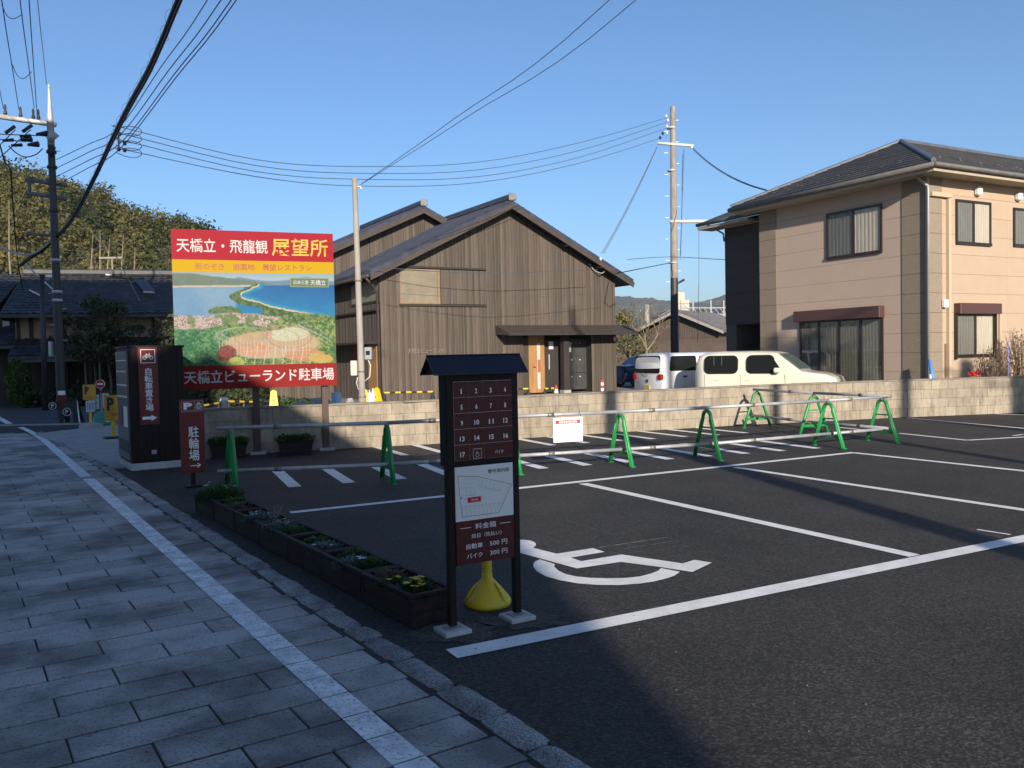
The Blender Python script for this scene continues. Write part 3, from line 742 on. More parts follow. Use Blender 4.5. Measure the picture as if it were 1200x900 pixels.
def rail(pts, z, lab, off=0.0):
    t = thing('rail_pipe', lab, 'pipe', (pts[0].x, pts[0].y, 0))
    q = [Vector((p.x, p.y, z))-Vector((pts[0].x, pts[0].y, 0)) for p in pts]
    d0 = (q[0]-q[1]).normalized(); d1 = (q[-1]-q[-2]).normalized(); q[0] = q[0]+d0*.16; q[-1] = q[-1]+d1*.12
    for a, b in zip(q, q[1:]):
        MB().tube([a, b], .0245, 12).obj('pipe', steel, t, True)
        m = a+(b-a)*.35
        MB().tube([m-(b-a).normalized()*.045, m+(b-a).normalized()*.045], .030, 12).obj('coupler', steel_dk, t, True)
    return t
rail(fr_, .735, 'long grey steel pipe along the tops of the front barrier stands')
rail([p+Vector((.0, -.03, 0)) for p in fr_], .215, 'long grey steel pipe along the feet of the front barrier stands')
rail(bk, .755, 'shadowed steel pipe along the tops of the back barrier stands')
rail([p+Vector((-.03, 0, 0)) for p in bk], .235, 'shadowed steel pipe along the feet of the back barrier stands')

# white notice hung on the rail
a = AT(648, 490, 11.25); b = AT(682.3, 490, 11.42); c0 = AT(648.5, 519, 11.25)
N = Fr(a.x, a.y, math.degrees(math.atan2(b.x-a.x, b.y-a.y))); wn = (Vector((b.x, b.y, 0))-Vector((a.x, a.y, 0))).length
t = thing('hanging_notice', 'small white notice board with a red heading strip hanging from the upper pipe', 'notice', (a.x, a.y, 0), N.rz)
MB().b2((0, -.008, c0.z), (wn, .008, a.z), .003).obj('board', M('notice_white', (.80, .80, .79), rough=.5), t)
st_ = flat('heading_strip', [(wn*.07, a.z-.035), (wn*.92, a.z-.035), (wn*.92, a.z-.083), (wn*.07, a.z-.083)], M('notice_red', (.38, .045, .04), rough=.5), t, -.0095)
text('lettering', '自転車専用駐輪場', white_print, st_, (wn*.5, a.z-.059), wn*.62, .034, .02, y=-.010)
for x in (.03, wn-.02): MB().tube([(x, 0, a.z-.01), (x, .05, a.z+.10)], .003, 6).obj('tie', black_m, t)

# ================================================================ BILLBOARD
bb_white = M('billboard_white', (.44, .43, .42), rough=.55)
a = AT(200, 268.3, 13.50); b = AT(389.5, 274.5, 14.41)
B = Fr(a.x, a.y, math.degrees(math.atan2(b.x-a.x, b.y-a.y)))
bwid = (Vector((b.x-a.x, b.y-a.y, 0))).length
bz1 = (a.z+b.z)/2; bz0 = (B.hit(394, 451.7)[1]+B.hit(206, 457.3)[1])/2; BH = bz1-bz0
bb = thing('billboard', 'big red and yellow billboard with an aerial photograph of a bay', 'billboard', (a.x, a.y, 0), B.rz)
MB().b2((0, -.03, bz0), (bwid, .03, bz1), .004).obj('board', M('board_edge', (.12, .03, .03), rough=.6), bb)
post_m = M('billboard_post', (.055, .028, .024), (.075, .04, .034), scale=4, rough=.6, stretch=(4, 4, .4))
for px in (301.5, 382.5):
    x = B.hit(px, 500)[0]
    MB().b2((x-.052, .035, 0), (x+.052, .135, bz0+1.2), .004).obj('post', post_m, bb)
    MB().b2((x-.13, -.03, -.02), (x+.13, .20, .045), .01).obj('footing', concrete_m, bb)
def bx_(u): return u*bwid
def bz(v): return bz1-v*BH
def panel(nm, v0, v1, c):
    m = M(nm, tuple(q*.44 for q in c), rough=.6, spec=.15); MB().b2((0, -.0302, bz(v1)), (bwid, -.034, bz(v0))).obj(nm, m, bb); return m
panel('red_band', 0, .187, L(205, 34, 56)[:3]); panel('yellow_band', .187, .2655, L(244, 196, 14)[:3]); panel('brown_red_band', .851, 1.0, L(180, 44, 38)[:3])
yb_ = -.0342
yel = M('print_yellow', [q*.46 for q in L(252, 212, 40)[:3]], rough=.5); orr = M('print_orange', [q*.42 for q in L(205, 52, 30)[:3]], rough=.5)
text('lettering', '天橋立・飛龍観', bb_white, bb, (bx_(.305), bz(.098)), bwid*.55, BH*.087, .03, y=yb_)
text('lettering', '展望所', yel, bb, (bx_(.785), bz(.098)), bwid*.36, BH*.118, .035, y=yb_)
text('lettering', '股のぞき　遊園地　展望レストラン', orr, bb, (bx_(.495), bz(.228)), bwid*.72, BH*.042, .02, y=yb_)
text('lettering', '天橋立ビューランド駐車場', bb_white, bb, (bx_(.515), bz(.922)), bwid*.935, BH*.083, .045, y=yb_)
# aerial photograph: printed colours on a fine grid
NU, NV = 300, 190
_rg = np.random.default_rng(5)
def _oct(n):
    g = _rg.random((n+2, int(n*1.6)+3)); y = np.linspace(0, n, NV+1); x = np.linspace(0, int(n*1.6), NU+1)
    yi = np.minimum(y.astype(int), n); xi = np.minimum(x.astype(int), int(n*1.6)); fy = (y-yi)[:, None]; fx = (x-xi)[None, :]
    fy = fy*fy*(3-2*fy); fx = fx*fx*(3-2*fx)
    return (g[yi][:, xi]*(1-fy)*(1-fx)+g[yi+1][:, xi]*fy*(1-fx)+g[yi][:, xi+1]*(1-fy)*fx+g[yi+1][:, xi+1]*fy*fx)
NA = _oct(5)*.45+_oct(11)*.3+_oct(24)*.25; NB = _oct(6)*.4+_oct(13)*.35+_oct(28)*.25
NH = _oct(40)*.45+_oct(80)*.55; NS = _rg.random((NV+1, NU+1))
Ug, Vg = np.meshgrid(np.linspace(0, 1, NU+1), np.linspace(0, 1, NV+1))
U_ = Ug+(NA-.5)*.06; V_ = Vg+(NB-.5)*.05
C_ = np.zeros((NV+1, NU+1, 3)); c3 = lambda *c: np.array(c, float)
def put(mask, a, b=None, t=None):
    a = c3(*a); b = a if b is None else c3(*b); t = np.zeros_like(U_) if t is None else np.clip(t, 0, 1)
    m = np.clip(mask, 0, 1)[..., None] if mask.dtype != bool else mask.astype(float)[..., None]
    global C_; C_ = C_*(1-m)+(a+(b-a)*t[..., None])*m
def edge(x, w=.012): return np.clip(x/w+.5, 0, 1)
tree_t = np.clip((NH-.5)*2.6+(NB-.5)*1.5+.5, 0, 1)
put(U_ > -9, (158, 190, 214), (176, 204, 220), Vg*18)
put(edge(Vg-(.035+.05*np.abs(np.sin(U_*7+.6))*(U_ > .38)+.03*(U_ <= .38)*np.abs(np.sin(U_*6)))), (104, 140, 172), (132, 160, 178), NB)
put(edge(Vg-(.012+np.maximum(0, U_-.12)*.22))*(U_ < .56), (92, 122, 118), (132, 148, 122), NA*.7+NH*.4)
sh = .150-.03*U_
put(edge(Vg-sh, .006), (112, 160, 204), (150, 188, 214), .5+.9*(NA-.5)-np.abs(U_-.22)*1.5)
put(edge(Vg-sh, .006)*edge(U_-(.44-(Vg-.13)*.25), .02), (30, 104, 178), (38, 150, 204), (Vg-.1)*2.2+(NA-.5)*.5)
put((np.abs(Vg-sh-.004) < .010) & (U_ < .5), (206, 198, 184))
def seg_d(path, ws):
    best = np.full_like(U_, 9.0); side = np.zeros_like(U_)
    for (a0, a1), (b0, b1), w0, w1 in zip(path, path[1:], ws, ws[1:]):
        dx, dy = b0-a0, b1-a1; t = np.clip(((U_-a0)*dx+(V_-a1)*dy)/(dx*dx+dy*dy), 0, 1)
        d = np.hypot(U_-(a0+dx*t), (V_-(a1+dy*t))*.7)-(w0+(w1-w0)*t)*.6; m = d < best
        best = np.where(m, d, best); side = np.where(m, (U_-(a0+dx*t))*dy-(V_-(a1+dy*t))*dx, side)
    return best, side
dd_, sd2 = seg_d([(.505, .125), (.45, .17), (.40, .21), (.375, .26), (.405, .305), (.47, .33), (.54, .37), (.62, .405), (.74, .445), (.90, .49), (1.05, .54)], [.012, .016, .022, .04, .042, .035, .035, .025, .02, .012, .008])
put((dd_ < .04) & (sd2 > 0) & (U_ > .43), (66, 178, 200), (34, 130, 196), dd_*25); put((dd_ < .011) & (sd2 > 0) & (U_ > .41), (226, 214, 188))
put(edge(-dd_, .006), (60, 96, 62), (104, 132, 82), tree_t)
put(edge(V_-(.40+np.maximum(0, U_-.55)*.16), .012)*edge(U_-.52, .02), (62, 98, 58), (132, 156, 96), tree_t)
put(edge(1-np.hypot((U_-.31)/.11, (V_-.42)/.06), .1)*edge(.44-V_, .01), (70, 108, 66), (118, 142, 88), tree_t)
put(edge(V_-(.455+.02*np.sin(U_*12)), .01)*edge(.66-U_, .03), (212, 184, 172), (138, 118, 116), (NH-.35)*2.4)
put((V_ > .46) & (U_ < .63) & (V_ < .62) & (NS > .80), (238, 232, 224)); put((V_ > .46) & (U_ < .63) & (V_ < .62) & (NB > .58), (96, 124, 82), (134, 150, 104), tree_t)
put(edge(V_-(.585+.04*np.sin(U_*11+.5)), .012), (54, 100, 60), (138, 166, 96), tree_t)
put(edge(V_-.60, .02)*edge(.34-U_, .05), (44, 108, 70), (112, 166, 104), tree_t)
put(edge(V_-.52, .02)*edge(U_-.60, .03), (70, 112, 62), (160, 182, 104), tree_t)
put(edge(1-np.hypot((U_-.60)/.31, (V_-.78)/.15), .15), (204, 156, 118), (214, 200, 160), NA*.6+NH*.6)
put(edge(1-np.hypot((U_-.70)/.13, (V_-.67)/.07), .1), (228, 226, 204), (196, 208, 150), (NH-.3)*1.5)
put(edge(1-np.hypot((U_-.48)/.11, (V_-.83)/.06), .15), (222, 146, 108), (232, 176, 132), NH); put(edge(1-np.hypot((U_-.80)/.13, (V_-.90)/.08), .15), (224, 140, 104), (210, 170, 120), NH)
def ring_(ex, ey, ra, rb, w, col, al=.85):
    q = np.hypot((Ug-ex)/ra, (Vg-ey)/rb); put(np.clip(1-np.abs(q-1)/w, 0, 1)*al, col)
    put(((q > 1.0) & (Vg > ey) & (np.abs(Ug-ex) < ra*1.0) & (Vg < ey+rb*.9+.10) & ((Ug*46) % 1 < .13)).astype(float)*.6, (230, 222, 210))
for a_ in ((.70, .69, .145, .13, .05, (186, 126, 116)), (.705, .675, .125, .105, .04, (214, 170, 158)), (.39, .69, .15, .095, .06, (168, 160, 150)), (.42, .675, .17, .085, .05, (196, 184, 172)), (.55, .655, .27, .085, .05, (206, 190, 178)), (.56, .71, .20, .11, .04, (190, 160, 150))): ring_(*a_)
put(np.clip(1-np.abs((Vg-.555)-(Ug-.78)*.85)/.012, 0, 1)*(Ug > .76)*(Ug < .96), (92, 112, 156)); put(np.clip(1-np.abs((Vg-.585)-(Ug-.78)*.85)/.006, 0, 1)*(Ug > .76)*(Ug < .96), (210, 214, 220))
put(((Vg > .80) & (Ug > .42) & (Ug < .84) & ((Ug*17+Vg*2) % 1 < .09)).astype(float)*.8, (236, 226, 210)); put(((Vg > .78) & (Ug > .40) & (Ug < .84) & ((Vg*13) % 1 < .10)).astype(float)*.6, (222, 206, 190))
put(edge(1-np.hypot((U_-.30)/.055, (V_-.88)/.085), .15), (112, 48, 50), (160, 82, 72), tree_t)
put(edge(1-np.hypot((U_-.90)/.09, (V_-.95)/.06), .2), (226, 176, 92), (206, 196, 110), tree_t); put(edge(1-np.hypot((U_-.37)/.05, (V_-.96)/.05), .2), (150, 172, 84), (196, 200, 104), tree_t)
C_ = C_*.90+18
C_ = C_*(.94+.12*NS[..., None]*.6)
lin = np.clip(C_, 0, 255)/255.0; lin = np.where(lin <= .04045, lin/12.92, ((lin+.055)/1.055)**2.4)*.52
cols = np.concatenate([lin, np.ones((NV+1, NU+1, 1))], 2).astype(np.float32).ravel()
vs = [(bx_(i/NU), -.0335, bz(.2655+j/NV*(.851-.2655))) for j in range(NV+1) for i in range(NU+1)]
fsx = [(j*(NU+1)+i, (j+1)*(NU+1)+i, (j+1)*(NU+1)+i+1, j*(NU+1)+i+1) for j in range(NV) for i in range(NU)]
me = bpy.data.meshes.new('printed_photo'); me.from_pydata(vs, [], fsx); ca = me.color_attributes.new('col', 'FLOAT_COLOR', 'POINT'); ca.data.foreach_set('color', cols)
me.materials.append(vcol_mat('photo_print', rough=.6, spec=.15)); link('printed_photo', me, bb)
x0, x1 = .715, .965; v0, v1 = .292, .352
gp = M('plate_green', [q*.5 for q in L(66, 104, 80)[:3]], rough=.5); flat('caption_edge', [(bx_(x0), bz(v0)), (bx_(x1), bz(v0)), (bx_(x1), bz(v1)), (bx_(x0), bz(v1))], M('plate_line', [q*.5 for q in L(150, 170, 120)[:3]]), bb, -.0345)
flat('caption_plate', [(bx_(x0+.006), bz(v0+.006)), (bx_(x1-.006), bz(v0+.006)), (bx_(x1-.006), bz(v1-.006)), (bx_(x0+.006), bz(v1-.006))], gp, bb, -.0355)
text('lettering', '日本三景', bb_white, bb, (bx_(.785), bz(.322)), bwid*.095, BH*.026, .01, y=-.036)
text('lettering', '天橋立', bb_white, bb, (bx_(.895), bz(.322)), bwid*.10, BH*.035, .015, y=-.036)

# ================================================================ VENDING KIOSK
K = Fr(-5.48, 12.17, 57)
ks = thing('vending_kiosk', 'tall dark boarded kiosk with a red bicycle sign on its side', 'kiosk', K.o, K.rz)
kw, kd, kh = .74, 1.10, 1.80
MB().b2((-.03, -.05, 0), (kw+.06, kd, .10), .01).obj('plinth', concrete_w, ks)
MB().b2((0, .02, .10), (kw, kd-.02, kh-.03)).obj('carcass', darkwood, ks)
nb = 8
for i in range(nb): MB().b2((i*kw/nb+.0008, -.004, .11), ((i+1)*kw/nb-.0008, .02, kh-.03), .002).obj('side_board', darkwood, ks)
MB().b2((-.02, -.02, kh-.03), (kw+.02, kd+.01, kh), .004).obj('roof_board', darkwood, ks)
vm = M('vending_front', (.10, .11, .12), rough=.3)
fx_ = MB().b2((-.028, .06, .14), (0, kd-.06, kh-.08), .004).obj('front_panel', vm, ks)
for z in (1.05, 1.22, 1.42, 1.58): MB().b2((-.034, .09, z), (-.028, kd-.12, z+.018)).obj('display_shelf', white_print, fx_)
for k_ in range(2): MB().b2((-.033, .12+k_*.42, .62), (-.028, .42+k_*.42, .92)).obj('advert', (white_print, maroon_sign)[k_], fx_)
MB().b2((-.034, .10, .25), (-.028, kd-.15, .42)).obj('hatch', black_m, fx_)
sx0, _ = K.hit(161.5, 420, -.01); sx1, _ = K.hit(184.5, 420, -.01); sz1 = K.hit(172, 407, -.01)[1]; sz0 = K.hit(174, 497.5, -.01)[1]
ss = MB().b2((sx0, -.022, sz0), (sx1, -.006, sz1), .002).obj('sign_board', maroon_sign, ks)
sw_ = sx1-sx0; sh_ = sz1-sz0; scx = (sx0+sx1)/2; q = sw_*.36; icz = sz1-sh_*.115
lines('icon_frame', [((scx-q, icz-q), (scx+q, icz-q)), ((scx+q, icz-q), (scx+q, icz+q)), ((scx+q, icz+q), (scx-q, icz+q)), ((scx-q, icz+q), (scx-q, icz-q))], .008, white_print, ss, -.0225)
bike_icon(ss, scx, icz, q*.8, white_print, -.0226)
text('lettering', '自\n転\n車\n置\nき\n場', white_print, ss, (scx, sz1-sh_*.545), sw_*.42, sh_*.56, .03, ls=.95, y=-.0222)
az_ = sz1-sh_*.915
flat('arrow', [(scx-.10, az_-.022), (scx+.02, az_-.022), (scx+.02, az_-.045), (scx+.10, az_), (scx+.02, az_+.045), (scx+.02, az_+.022), (scx-.10, az_+.022)][:7], white_print, ss, -.0226)
MB().b2((.26, -.010, .22), (.33, -.004, .28), .002).obj('vent_plate', M('plate_grey', (.35, .35, .36)), ks)

# ================================================================ P SIGN (bicycle parking)
a = AT(209.9, 468.7, 10.35); b = AT(238.3, 467.8, 10.55)
Q = Fr(a.x, a.y, math.degrees(math.atan2(b.x-a.x, b.y-a.y))); qw = math.hypot(b.x-a.x, b.y-a.y); z1 = a.z; z0 = AT(213.7, 555.7, 10.35).z
ps = thing('parking_sign', 'tall narrow maroon sign with white P and arrow behind the farthest planter', 'sign', (a.x, a.y, 0), Q.rz)
MB().b2((0, -.012, z0), (qw, .012, z1), .003).obj('board', maroon_sign, ps)
MB().b2((qw/2-.025, .013, 0), (qw/2+.025, .045, z1-.1)).obj('post', darkwood, ps)
MB().b2((qw/2-.09, -.03, 0), (qw/2+.09, .10, .03), .01).obj('foot', black_m, ps)
hh = z1-z0; U = lambda x, v: (qw*x, z1-hh*v)
fr1 = [U(.06, .025), U(.60, .025), U(.60, .15), U(.06, .15), U(.06, .025)]; fr2 = [U(.60, .025), U(.95, .025), U(.95, .15), U(.60, .15)]
lines('icon_frame', path_segs(fr1)+path_segs(fr2), .006, M('pink_print', (.45, .30, .28)), ps, -.0125)
text('lettering', 'P', white_print, ps, U(.33, .088), qw*.36, hh*.092, .05, y=-.0124)
bike_icon(ps, *U(.775, .065), qw*.13, white_print, -.0126)
text('lettering', '自転車\n専用', white_print, ps, U(.775, .118), qw*.28, hh*.042, .02, y=-.0124)
text('lettering', '駐\n輪\n場', white_print, ps, U(.53, .60), qw*.44, hh*.47, .03, y=-.0124, ls=1.0)
lines('arrow', [(U(.36, .90), U(.78, .90)), (U(.64, .87), U(.78, .90)), (U(.64, .93), U(.78, .90))], .010, white_print, ps, -.0126)
lines('rule', [(U(.04, .165), U(.96, .165))], .004, M('pink_print', (.45, .30, .28)), ps, -.0126)

# ================================================================ THIN CONCRETE POLE WITH METERS
p = G(426.5, 523.5); p.z = 0; tz = AT(415.5, 212, p.y).z; tx = AT(415.5, 212, p.y).x
tp = thing('service_pole', 'slim pale concrete pole with meter boxes beside the block wall', 'pole', p)
lean = (tx-p.x)/tz
P_ = lambda z, dx=0, dy=0: (lean*z+dx, dy, z)
soft(MB().tube([P_(-.02), P_(.9), P_(.905), P_(tz)], [.070, .066, .060, .044], 18).obj('shaft', pole_conc, tp), 40)
MB().tube([P_(tz), P_(tz+.04)], [.05, .05], 14).obj('cap', pole_conc, tp)
for z in (.88, 1.32, 2.9): MB().tube([P_(z-.012), P_(z+.012)], [.072]*2, 16).obj('band', steel_dk, tp, True)
MB().box(P_(1.63, .14, -.02), (.13, .12, .22), .012).obj('meter_box', M('meter_grey', (.26, .28, .30), rough=.5), tp)
MB().box(P_(1.64, .14, -.085), (.07, .01, .07), .0).obj('meter_window', glass_dk, tp)
MB().box(P_(1.38, -.12, -.02), (.11, .10, .26), .01).obj('switch_box', M('cream_plastic', (.62, .58, .46), rough=.5), tp)
MB().tube([P_(1.55, .12, -.03), P_(1.42, .17, -.03), P_(1.22, .15, -.03), P_(1.15, .06, -.03)], .012, 8).obj('conduit', M('conduit_grey', (.5, .5, .5), rough=.5), tp, True)
MB().tube([P_(1.22, -.06, -.05), P_(1.12, -.08, -.05), P_(1.0, -.05, -.05)], .010, 6).obj('conduit', M('conduit_grey', (.5, .5, .5), rough=.5), tp, True)
MB().tube([P_(tz-.1, .045, 0), P_(tz-.1, .10, 0), P_(tz-.16, .11, 0)], .018, 8).obj('insulator', insul, tp, True)

# ================================================================ DARK TIMBER HOUSE
D = Fr(-4.55, 29.8, 60.0)
timber = M('charred_timber', (.062, .0485, .039), (.106, .085, .068), scale=2.6, rough=.85, bump=.35, bscale=30, stretch=(7, 7, .35), tint=.34, contrast=(.25, .7))
timber_dk = M('dark_timber', (.030, .024, .022), (.055, .045, .038), scale=2.5, rough=.75, stretch=(5, 5, .35), tint=.3)
tile_m = M('roof_tile_blue', (.030, .033, .050), (.055, .058, .080), scale=3, rough=.38, tint=.2, spec=.6)
barge_m = M('barge_brown', (.045, .034, .029), (.068, .050, .041), scale=4, rough=.7)
wood_warm = M('warm_wood', (.30, .15, .055), (.38, .21, .085), scale=3, rough=.55, stretch=(5, 5, .5))
curtain_m = M('curtain', (.50, .46, .38), (.66, .62, .53), scale=16, rough=.9, stretch=(4, 4, .15))
dh = thing('timber_house', 'two storey house clad in dark vertical boards under a tiled gable roof', 'house', D.o, D.rz)
WD, ZE, ZA = 10.2, 4.62, 7.15
DEP = 9.0
mid = WD/2
SL = (ZA-ZE)/mid
# core walls
def gable_solid(x0, x1, y0, y1, ze, za, mat, parent, name='wall', z0=0.0):
    m_ = (x0+x1)/2; mb = MB(); mb.poly([(x0, y0, z0), (x1, y0, z0), (x1, y0, ze), (m_, y0, za), (x0, y0, ze)], (0, y1-y0, 0)); return mb.obj(name, mat, parent)
ent0, ent1 = D.hit(612, 420)[0], D.hit(694.5, 420)[0]; ent_t = D.hit(660, 391)[1]
mb = MB()
mb.poly([(0, .03, 0), (ent0, .03, 0), (ent0, .03, ent_t), (ent1, .03, ent_t), (ent1, .03, 0), (WD, .03, 0), (WD, .03, ZE), (mid, .03, ZA), (0, .03, ZE)], (0, .10, 0))
mb.obj('wall', timber_dk, dh)
mb = MB(); mb.b2((0, .13, 0), (.12, DEP, ZE)); mb.b2((WD-.12, .13, 0), (WD, DEP, ZE)); mb.b2((.12, DEP-.12, 0), (WD-.12, DEP, ZE)); mb.obj('wall', timber_dk, dh)
# front boards
def boards(x0, x1, pitch, top, bot, y, parent, mat, skip=None, name='siding_boards', depth=.022, rg=random.Random(2)):
    mb = MB(); tt = []; x = x0
    while x < x1-.01:
        x2 = min(x+pitch, x1); xm = (x+x2)/2
        for (a, b) in ([(bot(xm) if callable(bot) else bot, top(xm))] if skip is None else skip(xm, top(xm))):
            if b-a < .05: continue
            n0 = len(mb.f); dd = depth*rg.uniform(.7, 1.1)
            ta, tb = (top(x+.003) , top(x2-.003))
            if abs(b-top(xm)) < 1e-6:
                mb.poly([(x+.004, y, a), (x2-.004, y, a), (x2-.004, y, tb), (x+.004, y, ta)], (0, -dd, 0))
            else: mb.b2((x+.004, y-dd, a), (x2-.004, y, b))
            tt += [rg.random()]*(len(mb.f)-n0)
            n0 = len(mb.f); mb.b2((x2-.014, y-depth*1.9, a), (x2+.010, y, min(b, ta, tb)-.004 if abs(b-top(xm)) < 1e-6 else b)); tt += [rg.uniform(.5, 1.3)]*(len(mb.f)-n0)
        x = x2
    o = mb.obj(name, mat, parent, stuff=True); settint(o.data, tt); return o
topf = lambda x: ZE+SL*min(x, WD-x)-.02
wx0, wz1 = D.hit(467.7, 314.5); wx1, _ = D.hit(515.5, 335); wz0 = D.hit(490, 356)[1]; px1 = D.hit(569, 340)[0]
def skp(x, t):
    out = []
    b = ent_t if ent0 < x < ent1 else 0
    if wx0 < x < wx1: out = [(b, wz0), (wz1, t)]
    else: out = [(b, t)]
    return out
boards(0, WD, .125, topf, 0, .03, dh, timber, skp)
# window with wooden frame
wn_ = MB().b2((wx0, -.02, wz0), (wx0+.05, .06, wz1)).b2((wx1-.10, -.02, wz0), (wx1, .06, wz1)).b2((wx0+.05, -.02, wz1-.06), (wx1-.10, .06, wz1)).b2((wx0+.05, -.02, wz0), (wx1-.10, .06, wz0+.05)).obj('window', M('frame_wood', (.20, .13, .075), (.27, .185, .11), scale=3, rough=.6), dh)
MB().b2((wx0+.05, .012, wz0+.05), (wx1-.10, .024, wz1-.06)).obj('blind', M('blind_beige', (.27, .24, .18), (.34, .31, .24), scale=2, rough=.8), wn_)
gl_m = bpy.data.materials.new('window_glass'); gl_m.use_nodes = True
_n = gl_m.node_tree.nodes; _k = gl_m.node_tree.links; _g = _n.new('ShaderNodeBsdfGlossy'); _g.inputs['Roughness'].default_value = .03; _g.inputs[0].default_value = (.9, .95, 1, 1)
_t = _n.new('ShaderNodeBsdfTransparent'); _t.inputs[0].default_value = (.93, .92, .90, 1); _lw = _n.new('ShaderNodeLayerWeight'); _lw.inputs[0].default_value = .5; _pw = _n.new('ShaderNodeMath'); _pw.operation = 'POWER'; _pw.inputs[1].default_value = 4.0; _k.new(_lw.outputs['Facing'], _pw.inputs[0]); _f = _n.new('ShaderNodeMapRange'); _f.inputs[3].default_value = .03; _f.inputs[4].default_value = .35; _k.new(_pw.outputs[0], _f.inputs[0]); _x = _n.new('ShaderNodeMixShader')
_k.new(_f.outputs[0], _x.inputs[0]); _k.new(_t.outputs[0], _x.inputs[1]); _k.new(_g.outputs[0], _x.inputs[2]); _k.new(_x.outputs[0], _n['Material Output'].inputs[0])
MB().b2((wx0+.05, -.006, wz0+.05), (wx1-.10, -.001, wz1-.06)).obj('pane', gl_m, wn_)
MB().b2((wx0-.03, -.10, wz1+.03), (px1, .01, wz1+.10)).obj('window_header', timber_dk, dh)
MB().b2((wx0-.03, -.07, wz0-.08), (px1, .01, wz0-.02)).obj('window_sill', timber_dk, dh)
boards(wx1+.02, px1-.04, .125, lambda x: wz1, wz0, -.012, dh, timber, None, 'shutter_boards', .03)
# entrance recess
MB().b2((ent0-.02, .132, 0), (ent0, 1.5, ent_t)).b2((ent1, .132, 0), (ent1+.02, 1.5, ent_t)).b2((ent0-.02, .95, 0), (ent1+.02, 1.1, ent_t)).b2((ent0, .132, ent_t), (ent1, .95, ent_t+.05)).obj('porch_wall', timber_dk, dh)
def hx(px): return D.hit(px, 425, .5)[0]
dx0, dx1 = D.hit(620, 430, .10)[0], D.hit(638.3, 430, .10)[0]
ztop = 2.22
MB().b2((ent0, .10, .06), (dx0-.01, .16, ztop)).obj('side_panel', timber, dh)
dr = MB().b2((dx0, .10, .06), (dx1, .16, 2.35)).obj('door', wood_warm, dh)
dwid = dx1-dx0
MB().b2((dx0+dwid*.52, .085, .2), (dx0+dwid*.70, .099, 2.0)).obj('door_glass', M('frosted_glass', (.50, .50, .46), rough=.3), dr)
MB().b2((dx0+dwid*.54, .080, .85), (dx0+dwid*.72, .086, 1.35)).obj('door_notice', M('notice_brown', (.30, .12, .08)), dr)
MB().b2((dx0+dwid*.27, .05, 1.05), (dx0+dwid*.40, .10, 1.08)).obj('handle', black_m, dr)
d2 = D.hit(655, 430, .3)[0]
pnl = MB().b2((dx1+.05, .28, .06), (d2, .34, 2.1)).obj('dark_panel', timber_dk, dh)
MB().b2((dx1+.30, .26, .95), (dx1+.34, .28, 1.55)).obj('handle', iron, pnl)
MB().b2((dx1+.32, .262, 1.75), (dx1+.52, .28, 2.05)).obj('notice', white_print, pnl)
# locker cabinet
lx0, lx1 = D.hit(656, 430, .45)[0], D.hit(694.5, 430, .45)[0]
lk_m = M('locker_grey', (.045, .047, .047), (.06, .062, .06), rough=.5)
lk = bpy.data.objects.new('locker_wall', None); COL.objects.link(lk); lk.parent = dh
for r_ in range(3):
    for c_ in range(4):
        a0 = lx0+(lx1-lx0)*c_/4; a1 = lx0+(lx1-lx0)*(c_+1)/4
        MB().b2((a0+.006, .45, .1+r_*.68), (a1-.006, .5, .1+(r_+1)*.68-.012), .003).obj('locker_door', lk_m, lk)
kb = MB()
for r_ in range(3):
    for c_ in range(4): kb.box((lx0+(lx1-lx0)*(c_+.42)/4, .44, .62+r_*.68), (.05, .02, .05), .006)
kb.obj('locker_knobs', insul, lk, stuff=True)
MB().b2((lx0+.25, .43, 1.62), (lx0+.55, .448, 2.0)).obj('notice', insul, lk)
ppx = D.hit(663, 430, -.25)[0]
MB().b2((ppx-.13, -.32, .12), (ppx+.13, -.08, ent_t)).obj('porch_post', timber_dk, dh)
MB().b2((ppx-.17, -.36, 0), (ppx+.17, -.04, .13), .01).obj('post_base', concrete_m, dh)
wl0 = D.hit(695, 430, .1)[0]
# canopy
cx0, _ = D.hit(589, 390, -.55); cx1, cz = D.hit(734, 392, -.55)
cz0 = D.hit(600, 393, -.75)[1]
mb = MB(); mb.poly([(cx0, .03, cz0+.42), (cx0, -1.0, cz0+.07), (cx0, -1.0, cz0), (cx0, .03, cz0+.05)], (WD+.45-cx0, 0, 0)); mb.obj('canopy', barge_m, dh)
MB().b2((cx0-.01, -1.03, cz0-.01), (WD+.46, -1.0, cz0+.085)).obj('canopy_edge', timber_dk, dh)
sg_ = MB().b2((WD-.16, -.10, 2.0), (WD-.06, .0, 2.25), .01).obj('alarm_box', M('box_red', (.5, .05, .03)), dh)
MB().b2((WD-.155, -.106, 2.03), (WD-.075, -.10, 2.18)).obj('alarm_label', white_print, sg_)
text('lettering', '天橋立ビューランド', M('bronze_letter', (.22, .19, .15), rough=.6), dh, (D.hit(499, 411)[0], D.hit(499, 411)[1]), 1.45, .19, .01, y=-.03, thick=.01)
